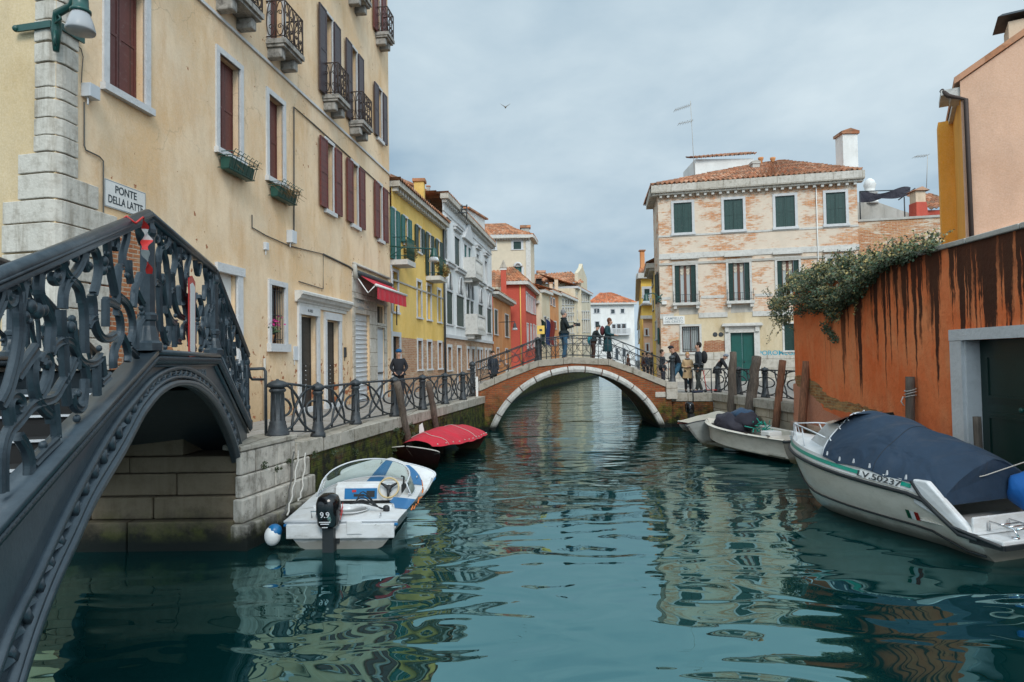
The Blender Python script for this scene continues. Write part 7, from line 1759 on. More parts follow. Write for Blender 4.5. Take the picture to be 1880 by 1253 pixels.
# ================================================================ boats
def boat(name, label, loc, fwd, group=None):
    rz = math.atan2(fwd[1], fwd[0]); return thing(name, label, 'boat', (loc[0], loc[1], 0), rz)
def loft(m, st, closed_deck=None, side=(1, -1), smooth=True, mi=0):
    """st: list of (x, [(y, z), ...] keel -> rail)"""
    m.mi = mi
    for sg in side:
        n = len(st[0][1]); vs = [V((x, y * sg, z)) for x, pr in st for y, z in pr]
        fs = [(i * n + j, i * n + j + 1, (i + 1) * n + j + 1, (i + 1) * n + j) for i in range(len(st) - 1) for j in range(n - 1)]
        if sg > 0: fs = [f[::-1] for f in fs]
        m.raw(vs, fs, smooth)
    m.mi = 0
def hullst(L, B, z_st, z_bow, n=14, deep=.25, fine=1.0, flare=.72, stern=.92, rake=.35):
    """stations of a small planing hull, stern at x=0"""
    st = []
    for i in range(n + 1):
        t = i / n; w_ = B / 2 * (stern + (1 - stern) * min(1, t * 3)) * (1 - max(0, (t - .45) / .55) ** (2.0 * fine)) ** .8; w_ = max(w_, .015)
        zg = z_st + (z_bow - z_st) * t ** 1.8; kz = -deep + (deep + zg * .55) * max(0, (t - .72) / .28) ** 2.2; xr = t * L
        ch = kz + (.12 if t < .72 else .12) + (zg - kz) * .18
        xx = lambda z: xr - rake * (1 - (z - kz) / max(.01, zg - kz)) * t ** 3
        st.append((xr, [(0, kz), (w_ * flare, ch), (w_ * (flare + .16), ch + (zg - ch) * .4), (w_ * .98, ch + (zg - ch) * .8), (w_, zg)], xx))
    return st
def build_hull(t, st, mat, name='hull'):
    m = MB()
    for sg in (1, -1):
        n = 5; vs = [V((xx(z), y * sg, z)) for x, pr, xx in st for y, z in pr]; fs = [(i * n + j, i * n + j + 1, (i + 1) * n + j + 1, (i + 1) * n + j) for i in range(len(st) - 1) for j in range(n - 1)]
        m.raw(vs, [f[::-1] for f in fs] if sg > 0 else fs, True)
    pr = st[0][1]; x0 = st[0][0]; loop = [V((x0, y, z)) for y, z in pr] + [V((x0, -y, z)) for y, z in pr[::-1][:-1]]; m.face(loop)
    return m.build(name, MT[mat], t, local=True, weld=True)
def rail_line(st, dz=0, dy=0, side=1, k=-1): return [V((x, (pr[k][0] + dy) * side, pr[k][1] + dz)) for x, pr, xx in st]
def rubrail(t, st, mat, r=.025, dz=0, dy=.01, name='rub_rail', k=-1):
    m = MB()
    for sg in (1, -1): m.tube([V((xx(pr[k][1]), (pr[k][0] + dy) * sg, pr[k][1] + dz)) for x, pr, xx in st], r, 6)
    if k == -1: pr = st[0][1]; m.tube([V((st[0][0] - .01, pr[k][0], pr[k][1] + dz)), V((st[0][0] - .01, -pr[k][0], pr[k][1] + dz))], r, 6)
    return m.build(name, MT[mat], t, local=True)
def outboard(t, x, y, z, s=1.0, mat='blackgloss', decals=True, tilt=0):
    m = MB(); prof = [(.0, .0), (.13, .0), (.16, .05), (.175, .2), (.17, .34), (.14, .42), (.08, .46), (0, .465)]
    vs = []; k = 14
    for r, h in prof:
        for j in range(k):
            a = 2 * math.pi * j / k; ca, sa = math.cos(a), math.sin(a); vs.append(V((x - .05 * s + (abs(ca) ** .7 * (1 if ca > 0 else -1)) * r * 1.25 * s - h * .12 * s, y + (abs(sa) ** .7 * (1 if sa > 0 else -1)) * r * .95 * s, z + h * s)))
    m.raw(vs, [(i * k + j, i * k + (j + 1) % k, (i + 1) * k + (j + 1) % k, (i + 1) * k + j) for i in range(len(prof) - 1) for j in range(k)], True)
    o = m.build('outboard_motor', MT[mat], t, local=True)
    m = MB(); m.box(x - .14 * s, x + .04 * s, y - .08 * s, y + .08 * s, z - .55 * s, z); m.box(x + .02 * s, x + .14 * s, y - .12 * s, y + .12 * s, z - .25 * s, z - .03 * s); m.box(x - .2 * s, x + .06 * s, y - .03 * s, y + .03 * s, z - .9 * s, z - .55 * s); m.build('motor_leg', MT['rubber'], o, local=True)
    if decals:
        M_ = ROOT[t.name]; P = M_ @ V((x - .30 * s, y, z + .20 * s)); rt = (M_.to_3x3() @ V((0, -1, 0))); text(o, '9.9', .11, P, rt, (0, 0, 1), MT['metalwhite'], .001, 'engine_number'); 
        m = MB()
        for i, (w_, dz) in enumerate(((.16, .10), (.12, .075), (.08, .03))): m.box(x - .303 * s, x - .295 * s, y - w_ / 2, y + w_ / 2, z + dz, z + dz + .012)
        m.build('decal', MT['metalwhite'], o, local=True)
        m = MB()
        for k_ in range(3): m.prism([V((x - .10 + .03 * k_, y - .168 * s, z + .10 + .05 * k_)), V((x + .06, y - .168 * s, z + .19 + .05 * k_)), V((x + .06, y - .168 * s, z + .205 + .05 * k_)), V((x - .10 + .03 * k_, y - .168 * s, z + .115 + .05 * k_))], (0, -.006, 0))
        m.build('red_stripe', MT['redpaint'], o, local=True)
    return o
# ---- white and blue speedboat
sb = boat('speedboat', 'small scuffed white and blue open speedboat moored at the stone pier', (-2.44, 9.24), (.02, 1)); sb.scale = (.84, .97, 1); ROOT[sb.name] = ROOT[sb.name] @ Matrix.Diagonal((.84, .97, 1, 1)); L = 4.15; Bm = 1.78
st = hullst(L, Bm, .40, .70, deep=.2, rake=.3, stern=.93)
build_hull(sb, st, 'gel')
def dk(x, y): # deck height
    t = x / L; return .40 + .30 * t ** 1.8 + .06 * min(1, x / .35) * (1 - (abs(y) / (Bm / 2)) ** 2)
def halfw(x):
    i = min(len(st) - 2, int(x / L * (len(st) - 1))); a, b = st[i], st[i + 1]; u = (x - a[0]) / (b[0] - a[0]); return a[1][-1][0] * (1 - u) + b[1][-1][0] * u
def dpatch(m, x0, x1, f0, f1, n=10, dz=.0, k=4, mi=0):
    """deck strip between half-width fractions f0..f1 (-1..1)"""
    f0_ = f0 if callable(f0) else (lambda x: f0); f1_ = f1 if callable(f1) else (lambda x: f1)
    m.mi = mi; m.grid(lambda u, v: (lambda x: V((x, (f0_(x) + (f1_(x) - f0_(x)) * v) * halfw(x), dk(x, (f0_(x) + (f1_(x) - f0_(x)) * v) * halfw(x)) + dz)))(x0 + (x1 - x0) * u), n, k, uv=None); m.mi = 0
CX0, CX1 = .74, 2.18; m = MB(); dpatch(m, 0, CX0, -1, 1); dpatch(m, CX1, L, -1, 1, 14); dpatch(m, CX0, CX1, .70, 1); dpatch(m, CX0, CX1, -1, -.70); m.build('deck', MT['gel'], sb, local=True)
m = MB(); w_ = Bm / 2 * .68; zf = .04; 
for sg in (1, -1): m.grid(lambda u, v: V((CX0 + (CX1 - CX0) * u, sg * (.70 * halfw(CX0 + (CX1 - CX0) * u)), zf + (dk(CX0 + (CX1 - CX0) * u, .6) - zf) * v)), 8, 2)
m.face([(CX0, -w_, zf), (CX1 + .2, -w_, zf), (CX1 + .2, w_, zf), (CX0, w_, zf)]); m.face([(CX0, -w_, zf), (CX0, w_, zf), (CX0, w_, dk(CX0, 0)), (CX0, -w_, dk(CX0, 0))]); m.build('cockpit', MT['gel'], sb, local=True)
m = MB(); m.box(CX1 - .75, CX1 - .42, -w_ + .02, w_ - .02, .14, .24); m.box(CX1 - .75, CX1 - .68, -w_ + .02, w_ - .02, .24, .36); sm = m.build('bench_seat', MT['gel'], sb, local=True, bevel=.02)
m = MB(); m.box(CX1 - .757, CX1 - .75, .30, .48, .27, .32); m.box(CX1 - .757, CX1 - .75, -.30, .15, .27, .31); m.box(CX1 - .757, CX1 - .75, -.56, -.42, .27, .32); m.build('locker_slot', MT['dark'], sm, local=True)
# motor well hollow with cables
m = MB(); m.lathe((.42, -.02, dk(.42, 0) + .005), [(.30, 0), (.28, .01), (.24, -.03), (.05, -.05)], 20); m.build('motor_well', MT['gel'], sb, local=True)
m = MB(); random.seed(3)
for i in range(5): a = random.uniform(.05, .12); m.tube(spline([(.05, -.12 - .02 * i, .62), (.12 + a, -.28, .60 + .04 * i), (.32, -.48, .52), (.42, -.56, .47)], 5), .009, 5)
m.lathe((.44, -.58, .44), [(.05, 0), (.05, .06), (.03, .08)], 8); m.build('control_cable', MT['rubber'], sb, local=True)
m = MB(); m.box(CX1 - .02, CX1 + .05, -w_, w_, .50, .60); m.prism([V((CX1 - .16, -w_, .28)), V((CX1 - .10, -w_, .54)), V((CX1 + .1, -w_, .60)), V((CX1 + .1, -w_, .28))], (0, 2 * w_, 0)); ds = m.build('dashboard', MT['gel'], sb, local=True, bevel=.02)
def dash(a, b, z0, z1, mat, nm, d=.006):
    m = MB(); f = lambda z: CX1 - .16 + .06 * (z - .28) / .26; m.prism([V((f(z0) - d, a, z0)), V((f(z0) - d, b, z0)), V((f(z1) - d, b, z1)), V((f(z1) - d, a, z1))], (d, 0, 0)); m.build(nm, MT[mat], ds, local=True)
dash(-.12, .44, .34, .51, 'gel_blue', 'dash_panel', .008); dash(.10, .28, .38, .42, 'rubber', 'gauge', .014); dash(-.08, .06, .37, .47, 'rubber', 'switch_panel', .014); dash(.24, .31, .45, .485, 'redpaint', 'red_switch', .014); dash(-.58, .58, .28, .315, 'dark', 'painted_shadow_strip', .01)  # last one: shadow painted as a dark strip along the dashboard foot
wc = V((CX1 - .22, -.34, .53)); ax = V((-.80, 0, .45)).normalized(); e1 = V((0, 1, 0)); e2 = ax.cross(e1); m = MB(); m.tube([wc + (e1 * math.cos(k * .2618) + e2 * math.sin(k * .2618)) * .17 for k in range(25)], .016, 8, cap=False); whl = m.build('steering_wheel', MT['tanwheel'], sb, local=True)
m = MB()
for a in (math.pi / 2, math.pi * 7 / 6, -math.pi / 6): m.tube([wc, wc + (e1 * math.cos(a) + e2 * math.sin(a)) * .165], [.035, .016], 6)
m.lathe(wc - ax * .02, [(.05, 0), (.05, .04), (.03, .05)], 10, axis=ax); m.tube([wc, wc - ax * .18], .03, 6); m.build('wheel_spokes', MT['rubber'], whl, local=True)
m = MB(); m.box(CX1 - .25, CX1 - .1, -.62, -.56, .45, .58); m.tube([(CX1 - .18, -.59, .56), (CX1 - .15, -.59, .70), (CX1 - .22, -.56, .72)], .015, 6); m.build('throttle', MT['rubber'], sb, local=True)
# wrap windscreen
mg, ntg, bg_ = new_mat('tinted_windscreen'); bg_.inputs['Base Color'].default_value = (.55, .68, .62, 1); bg_.inputs['Roughness'].default_value = .03; bg_.inputs['Transmission Weight'].default_value = .9; bg_.inputs['IOR'].default_value = 1.05; MT['screen'] = mg
def scr(u, v):
    a = math.pi * (u - .5) * 1.12; y = .80 * math.sin(a) * (1 - .10 * v); x = 1.72 + 1.02 * math.cos(a) ** .8 if abs(a) < math.pi / 2 else 1.72 - (abs(a) - math.pi / 2) * .9
    h = .34 * (.35 + .65 * min(1, math.cos(a * .82) ** .6)); return V((x - .30 * v * max(0, math.cos(a)) , y, dk(min(x, L), y) + .01 + h * v))
m = MB(); m.grid(scr, 28, 3); wsn = m.build('windscreen', MT['screen'], sb, local=True)
m = MB(); m.tube([scr(k / 28, 1) for k in range(29)], .012, 6); m.tube([scr(0, v / 3) for v in range(4)], .012, 5); m.tube([scr(1, v / 3) for v in range(4)], .012, 5); m.tube([scr(k / 28, 0) for k in range(29)], .009, 5); m.build('windscreen_frame', MT['metalwhite'], wsn, local=True)
# blue paintwork
m = MB(); dpatch(m, 2.4, 3.95, -.16, .16, 10, .004); m.build('bow_stripe', MT['gel_blue'], sb, local=True)
m = MB(); dpatch(m, .66, 1.35, lambda x: -1.0, lambda x: -.60 if x > 1.0 else -.78 + (x - .66) * .3, 8, .004); dpatch(m, 2.3, 3.6, lambda x: -1.0, lambda x: -.72, 10, .004); m.build('blue_side_panel', MT['gel_blue'], sb, local=True)
rubrail(sb, st, 'metalwhite', .018, -.01); rubrail(sb, st, 'gel_blue', .022, -.06, .0, 'blue_band')
m = MB(); 
for k in range(16): x = .9 + k * .19; y = -halfw(x); m.tube([V((x, y - .015, dk(x, y) - .06 - .03 * (k % 2))), V((x + .15, -halfw(x + .15) - .015, dk(x + .15, y) - .03 - .04 * (k % 3)))], .012, 4)
m.build('side_decal', MT['orangepaint'], sb, local=True)
m = MB(); m.box(-.07, .0, -.78, .78, .16, .36); m.box(-.09, -.07, -.32, -.1, .22, .40); m.build('transom_plate', MT['gel'], sb, local=True, bevel=.015)
m = MB(); 
for x, y in ((.12, .38), (.12, -.55), (3.5, .1), (2.7, -.72), (1.5, -.76)): m.tube([V((x - .04, y, dk(x, y) + .0)), V((x - .04, y, dk(x, y) + .05)), V((x + .04, y, dk(x, y) + .05)), V((x + .04, y, dk(x, y)))], .009, 5)
m.tube([(.10, .25, dk(.1, 0)), (.05, .25, dk(.1, 0) + .10), (.05, .45, dk(.1, 0) + .10), (.10, .45, dk(.1, 0))], .009, 5); m.build('cleat', MT['chrome'], sb, local=True)
outboard(sb, -.06, .14, .34, 1.0)
m = MB(); c = V((-.02, .99, .20)); m.ball(c, (.13, .115, .14), 14, 10); f_ = m.build('fender', MT['whitepaint'], sb, local=True); m = MB(); m.ball(c + V((.02, -.02, .06)), (.124, .11, .10), 12, 8); m.build('fender_cap', MT['gel_blue'], f_, local=True)
# mooring ropes
M_ = ROOT[sb.name]; cl = M_ @ V((.05, .80, .47)); ring = V((-3.52, 10.75, 1.18))
for i, (a, b, sag, l) in enumerate(((cl, ring, .10, 'white rope from the speedboat stern up to the quay coping'), (M_ @ V((.75, .86, .55)), ring + V((.08, .1, -.05)), .22, 'second slack rope from the speedboat side to the quay coping'), (cl + V((-.1, .05, -.02)), ring + V((-.05, -.1, 0)), .3, 'grey knotted rope hanging down the pier beside the speedboat'))):
    m = MB(); m.tube([a.lerp(b, k / 14) - V((0, 0, sag * math.sin(math.pi * k / 14))) + V((.012 * math.sin(k * 1.7 + i), 0, 0)) for k in range(15)], .013, 6); tag(m.build('rope', MT['ropewhite' if i < 2 else 'ropedark']), l, 'rope')
# ---- red covered boat
rb_ = boat('covered_boat', 'low dark boat under a crimson canvas cover by the left quay', (-1.36, 19.6), (-1.13, -4.5)); L = 4.65; Bm = 1.45; st = hullst(L, Bm, .46, .66, deep=.18, stern=.80, rake=.45, flare=.62)
st = [(x, [(y, z + 0) for y, z in pr], xx) for x, pr, xx in st]; build_hull(rb_, st, 'hull_dark'); rubrail(rb_, st, 'ropewhite', .014, .012)
def cov(u, v):
    x = .0 + u * 4.0; t = x / L; i = min(len(st) - 2, int(t * 14)); a, b = st[i], st[i + 1]; uu = t * 14 - i; w_ = a[1][-1][0] * (1 - uu) + b[1][-1][0] * uu; zg = a[1][-1][1] * (1 - uu) + b[1][-1][1] * uu; s = (v - .5) * 2
    hh = .26 * math.sin(math.pi * min(1, (u * .96 + .06))) ** .5 * (1 - .0 * u) + .06; rib = .030 * abs(math.sin(u * math.pi * 4.5)) ; z = zg + .02 + (hh + rib) * (1 - abs(s) ** 1.6) - .05 * abs(s) ** 8 - .010 * math.sin(u * 29) * abs(s) ** 3
    return V((x, s * (w_ + .03), z))
m = MB(); m.grid(cov, 60, 18); m.build('canvas_cover', MT['redcloth'], rb_, local=True)
m = MB()
for i in range(4):
    u = .13 + i * .24; m.tube([cov(u + .02 * math.sin(k), k / 12) + V((0, 0, .008)) for k in range(0, 13)], .007, 4) if i in (1, 3) else None
for k in range(12):
    for v in (.02, .98): m.ball(cov(k / 12 + .03, v) + V((0, 0, .03)), .018, 6, 4)
m.build('lashing', MT['ropewhite'], rb_, local=True)
# ---- cream boat with a red stripe
cb = boat('covered_boat', 'cream boat with red stripe under a beige cover beside the brick bridge', (6.50, 23.45), (.26, -1)); L = 4.0; Bm = 1.5; st = hullst(L, Bm, .34, .52, deep=.15, stern=.9); build_hull(cb, st, 'gel_cream'); rubrail(cb, st, 'whitepaint', .03, .01); rubrail(cb, st, 'gel_red', .03, -.06, .0, 'red_stripe')
def cov2(u, v):
    x = u * 3.7; t = x / L; i = min(13, int(t * 14)); a, b = st[i], st[i + 1]; uu = t * 14 - i; w_ = a[1][-1][0] * (1 - uu) + b[1][-1][0] * uu; zg = a[1][-1][1] * (1 - uu) + b[1][-1][1] * uu; s = (v - .5) * 2
    return V((x, s * (w_ + .01), zg + .02 + (.40 * math.sin(min(1, u * 1.15 + .1) * math.pi * .75) + .02 * math.sin(u * 20)) * (1 - abs(s) ** 1.5)))
m = MB(); m.grid(cov2, 30, 12); m.build('canvas_cover', MT['beigecloth'], cb, local=True); outboard(cb, -.12, -.1, .62, .85, 'blackgloss', False)
# ---- grey open boat
gbt = boat('open_boat', 'grey open boat with heaped dark tarpaulins in the bow, right side', (7.12, 15.95), (-.34, 1)); L = 4.0; Bm = 1.62; st = hullst(L, Bm, .58, .74, deep=.2, stern=.88, rake=.3, fine=1.15); build_hull(gbt, st, 'gel_grey'); rubrail(gbt, st, 'rubber', .03, -.03)
st2 = [(x, [(max(y - .14, .01), z - .5 if k == 4 else z) for k, (y, z) in enumerate(pr)], xx) for x, pr, xx in st]
m = MB()
for sg in (1, -1):
    m.grid(lambda u, v: (lambda p, q: V((p[0], sg * max(.0, p[1][-1][0] - .16 * v), p[1][-1][1] + .025 * math.sin(v * 3.1))))(st[min(14, round(u * 14))], 0), 14, 3); m.grid(lambda u, v: (lambda p: V((p[0], sg * max(.0, p[1][-1][0] - .16), p[1][-1][1] - .45 * v)))(st[min(14, round(u * 14))]), 14, 2)
m.box(0, .75, -.66, .66, .56, .60); m.prism([V((3.25, -.45, .70)), V((3.95, -.03, .77)), V((3.95, .03, .77)), V((3.25, .45, .70))], (0, 0, .02)); m.box(1.5, 1.85, -.6, .6, .42, .47); m.build('gunwale_deck', MT['gel_cream'], gbt, local=True)
m = MB(); m.box(.1, 3.2, -.6, .6, .12, .16); m.build('floor', MT['gel_grey'], gbt, local=True)
m = MB(); random.seed(5)
for c, r in (((2.75, .0, .62), (.52, .45, .42)), ((2.45, -.15, .82), (.42, .36, .30)), ((3.0, .12, .78), (.30, .30, .24))):
    i0 = len(m.v); m.ball(c, r, 18, 12)
    for k in range(i0, len(m.v)): p = m.v[k]; m.v[k] = p + V((math.sin(p.z * 17 + p.x * 5) * .03, math.sin(p.x * 13 + p.z * 9) * .035, .03 * math.sin(p.x * 11 + p.y * 15)))
m.build('tarpaulin', MT['tarp'], gbt, local=True)
m = MB(); i0 = 0; m.ball((2.52, -.14, 1.00), (.36, .30, .16), 16, 8)
for k in range(len(m.v)): p = m.v[k]; m.v[k] = p + V((0, .03 * math.sin(p.x * 14), .03 * math.sin(p.x * 11 + p.y * 15)))
m.build('blue_tarpaulin', clothmat('steel_blue_tarp', (.03, .07, .13), .08), gbt, local=True)
m = MB(); random.seed(9)
for k in range(26): a = V((1.25 + random.gauss(0, .10), .25 + random.gauss(0, .10), .66 + random.uniform(0, .22))); m.tube([a, a + V((random.gauss(0, .10), random.gauss(0, .10), random.gauss(0, .08)))], .014, 4)
m.build('green_rope', MT['gel_teal'], gbt, local=True)
m = MB(); m.box(.78, 1.1, .05, .45, .45, .70); m.build('white_crate', MT['whitepaint'], gbt, local=True, bevel=.02); m = MB()
for x, y in ((.5, .72), (1.3, .74), (2.2, .70), (.5, -.72)): m.tube([(x - .06, y, .64), (x + .06, y, .64)], .016, 5); m.tube([(x, y, .58), (x, y, .64)], .012, 5)
m.build('cleat', MT['rust_iron'], gbt, local=True)
# ---- big white cabin boat with the navy cover
cbt = boat('cabin_boat', 'big white motorboat with teal stripe under a navy blue cover', (6.58, 8.40), (-.315, 1)); cbt.scale = (.87, .95, .97); ROOT[cbt.name] = ROOT[cbt.name] @ Matrix.Diagonal((.87, .95, .97, 1)); L = 4.95; Bm = 2.05
st = []
for i in range(19):
    t = i / 18; x = t * L; w_ = Bm / 2 * (.95 + .05 * min(1, t * 3)) * (1 - max(0, (t - .38) / .62) ** 2.1) ** .85; w_ = max(w_, .02)
    zg = .40 + .36 * min(1, (t / .17)) ** 1.0 + .30 * max(0, t - .17) ** 1.2 ; zg = .36 if t < .05 else (.36 + .40 * min(1, (t - .05) / .13)) + .28 * max(0, t - .18) ** 1.1
    kz = -.25 + (.25 + zg * .5) * max(0, (t - .68) / .32) ** 2.0; ch = kz + .14 + (zg - kz) * .15
    xx = (lambda z, x=x, kz=kz, zg=zg, t=t: x - .55 * (1 - (z - kz) / max(.01, zg - kz)) * t ** 4)
    st.append((x, [(0, kz), (w_ * .68, ch), (w_ * .84, ch + (zg - ch) * .32), (w_ * .95, ch + (zg - ch) * .66), (w_, zg)], xx))
build_hull(cbt, st, 'gel_cream')
def gw(x):
    t = max(0, min(.9999, x / L)) * 18; i = int(t); u = t - i; a, b = st[i][1][-1], st[i + 1][1][-1]; return a[0] * (1 - u) + b[0] * u, a[1] * (1 - u) + b[1] * u
rubrail(cbt, st, 'rubber', .030, -.05, .008); rubrail(cbt, st, 'rubber', .016, -.02, .01, 'lower_rub_rail', k=2)
# raised topside band above the rub rail
def tb(x, h, ins):
    w_, z = gw(x); return w_ - ins, z + h
m = MB()
for sg in (1, -1): m.grid(lambda u, v: (lambda x: V((x, sg * (tb(x, 0, .0)[0] - .06 * v), tb(x, 0, 0)[1] - .03 + (.17 * min(1, max(0, (x - .5) / .5))) * v)))(L * u), 30, 3)
m.grid(lambda u, v: (lambda x, w_: V((x, w_ * (2 * v - 1), gw(x)[1] + .135 + .10 * (1 - (2 * v - 1) ** 2))))(2.9 + (L - 2.9) * u, max(.0, gw(2.9 + (L - 2.9) * u)[0] - .06)), 16, 8)
m.face([(0, -.95, .37), (.95, -.95, .37), (.95, .95, .37), (0, .95, .37)]); m.build('topsides', MT['gel'], cbt, local=True)
m = MB()
for sg in (1, -1): m.grid(lambda u, v: (lambda x: V((x, sg * (tb(x, 0, .0)[0] - .018 - .022 * v + .004), tb(x, 0, 0)[1] + .035 + .055 * v)))(1.05 + (L - 1.15) * u), 30, 1)
m.build('teal_stripe', MT['gel_teal'], cbt, local=True)
Mb = ROOT[cbt.name]
def side_pt(x, dz, off): w_, z = gw(x); return Mb @ V((x, w_ + off, z + dz))
m = MB(); wa = side_pt(2.02, .03, .004); 
for k in range(1): m.prism([V((1.22, gw(1.22)[0] + .006, gw(1.22)[1] + .005)), V((2.02, gw(2.02)[0] + .006, gw(2.02)[1] + .005)), V((2.02, gw(2.02)[0] - .04, gw(2.02)[1] + .125)), V((1.22, gw(1.22)[0] - .04, gw(1.22)[1] + .125))], (0, -.004, 0))
m.build('number_panel', MT['whitepaint'], cbt, local=True)
a, b = side_pt(2.0, 0, .012), side_pt(1.25, 0, .012); up_ = (Mb.to_3x3() @ V((0, -.045, .12))).normalized(); text(cbt, 'LV.50237', .118, side_pt(1.62, .055, .004), b - a, up_, MT['ink'], .003, 'registration_number', fit=.74)
for k, (nm, mt) in enumerate((('flag_red', 'redpaint'), ('flag_white', 'whitepaint'), ('flag_green', 'greenpaint'))):
    x0 = .98 + k * .075; q = []
    for x, kk in ((x0, 0), (x0 + .07, 0), (x0 + .07, 1), (x0, 1)):
        pr_ = [r for r in st if r[0] <= x + .28][-1][1]; y = pr_[3][0] if kk else pr_[2][0] ; z = pr_[3][1] if kk else pr_[2][1]; f = .75 if kk else .25; q.append(V((x, pr_[2][0] + (pr_[3][0] - pr_[2][0]) * f + .012, pr_[2][1] + (pr_[3][1] - pr_[2][1]) * f)))
    m = MB(); m.face(q); m.face(q[::-1]); m.build(nm, MT[mt], cbt, local=True)
# cabin trunk with side window and rail
m = MB(); cw = lambda x: max(.10, gw(x)[0] - .24); cz = lambda x: gw(x)[1] + .16
for sg in (1, -1): m.face([V((2.95, sg * cw(2.95), cz(2.95) - .05)), V((4.2, sg * cw(4.2) * .8, cz(4.2) - .05)), V((3.35, sg * (cw(3.3) - .16), cz(3.3) + .48)), V((2.95, sg * (cw(2.95) - .14), cz(2.95) + .50))][::sg])
m.face([V((4.2, cw(4.2) * .8, cz(4.2) - .05)), V((4.2, -cw(4.2) * .8, cz(4.2) - .05)), V((3.35, -(cw(3.3) - .16), cz(3.3) + .48)), V((3.35, cw(3.3) - .16, cz(3.3) + .48))]); m.face([V((3.35, cw(3.3) - .16, cz(3.3) + .48)), V((3.35, -(cw(3.3) - .16), cz(3.3) + .48)), V((2.9, -(cw(2.95) - .14), cz(2.95) + .52)), V((2.9, cw(2.95) - .14, cz(2.95) + .52))])
cbn = m.build('cabin', MT['gel'], cbt, local=True)
m = MB(); 
for sg in (1, -1): m.prism([V((3.12, sg * (cw(3.1) - .055), cz(3.1) + .12)), V((3.24, sg * (cw(3.2) - .06), cz(3.2) + .12)), V((3.22, sg * (cw(3.2) - .10), cz(3.2) + .25)), V((3.12, sg * (cw(3.1) - .09), cz(3.1) + .25))], (0, sg * .012, 0))
m.build('port_window', MT['rubber'], cbn, local=True)
m = MB(); wtop = cz(2.9) + .52
for sg in (1, -1): m.face([V((3.32, sg * .55, wtop - .02)), V((2.95, sg * .72, wtop)), V((2.72, sg * .42, wtop + .16))])
m.face([V((3.32, .55, wtop - .02)), V((2.72, .42, wtop + .16)), V((2.72, -.42, wtop + .16)), V((3.32, -.55, wtop - .02))]); m.build('windshield', MT['glass'], cbn, local=True)
m = MB(); rp = lambda x, s, h: V((x, s * max(.03, gw(x)[0] - .10), gw(x)[1] + .14 + h))
for sg in (1, -1):
    m.tube([rp(4.75, sg, 0), rp(4.80, sg, .26), rp(4.5, sg, .30), rp(4.0, sg, .33), rp(3.4, sg, .33), rp(3.0, sg, .30)], .014, 6)
    for x in (4.45, 3.95): m.tube([rp(x - .12, sg, 0), rp(x, sg, .31)], .012, 6)
m.tube([rp(4.80, 1, .26), rp(4.80, -1, .26)], .014, 6); m.build('bow_rail', MT['metalwhite'], cbt, local=True)
def cv(u, v):
    x = 2.98 - u * 2.45; s = (v - .5) * 2; w_, z = gw(x); zb = z + .14 - .02 * (abs(s) > .97)
    top = (wtop + .20) - .04 * u - .72 * max(0, u - .25) ** 1.1; top = max(top, zb + .1)
    if u < .08: top -= (.08 - u) * .4
    sh = (1 - abs(s) ** 1.75) ** .85 if abs(s) < 1 else 0
    wav = .05 * (abs(math.sin(u * 7.5 + s * 1.9)) ** .6 - .6) * abs(s) ** 1.1 + .035 * (abs(math.sin(u * 5.2 - s * 1.3)) - .5) * (1 - abs(s)) - .03 * math.exp(-((u - .55 - .2 * s) * 9) ** 2) + .018 * math.sin(u * 27 + s * 6) * (1 - abs(s))
    sag = -.06 * math.sin(math.pi * min(1, max(0, (u - .05) / .4))) * (1 - abs(s)) ; return V((x + .02 * math.sin(s * 9), s * (w_ - .03) * (1 - .0 * u), zb + (top - zb + sag) * sh + wav))
m = MB(); m.grid(cv, 60, 36); m.face([cv(1, k / 36) for k in range(37)]); m.build('canvas_cover', MT['bluecloth'], cbt, local=True)
m = MB()
for k in range(9): p = cv(.0, .1 + .1 * k); q_ = cv(.03, .1 + .1 * k + .02); m.tube([p + V((.02, 0, .005)), q_ + V((0, 0, .012))], .016, 4)
for k in range(7):
    for v in (.012, .988): p = cv(.05 + k * .14, v); m.prism([p + V((-.02, 0, -.01)), p + V((.02, 0, -.01)), p + V((.008, -.012 * (1 if v > .5 else -1), .055)), p + V((-.008, -.012 * (1 if v > .5 else -1), .055))], (0, .012 * (1 if v > .5 else -1), 0))
m.tube([cv(0, k / 24) + V((.015, 0, 0)) for k in range(25)], .012, 5); m.build('cover_ties', MT['metalwhite'], cbt, local=True)
m = MB()
for u0 in (.5,): m.tube([cv(u0, k / 30) + V((0, 0, .003)) for k in range(31)], .004, 4)
m.build('seam', MT['rubber'], cbt, local=True)
# swim platform and folding ladder at the stern
m = MB(); m.box(-.34, .12, -.95, .95, .26, .36); m.box(.12, .16, -.9, .9, .36, .56); m.build('swim_platform', MT['gel'], cbt, local=True, bevel=.03); m = MB(); m.box(-.375, -.34, -.96, .96, .25, .31); m.box(-.36, .12, .955, .985, .25, .31); m.build('platform_rubber', MT['rubber'], cbt, local=True)
m = MB()
for dy in (.30, .66): m.tube([(.08, dy, .38), (.08, dy, .50), (-.26, dy, .47), (-.32, dy, .39)], .013, 6)
for x in (-.05, -.18, -.3): m.tube([(x, .30, .48), (x, .66, .48)], .012, 6)
for dy in (.30, .66): m.lathe((-.28, dy, .36), [(.05, 0), (.05, .015), (.02, .02)], 10)
m.build('boarding_ladder', MT['chrome'], cbt, local=True)
m = MB()
for sg in (1, -1): m.prism([V((.12, sg * .97, .30)), V((1.0, sg * 1.0, .60)), V((1.0, sg * 1.0, .93)), V((.78, sg * .98, .93)), V((.55, sg * .97, .74)), V((.16, sg * .95, .42))], (0, -sg * .10, 0))
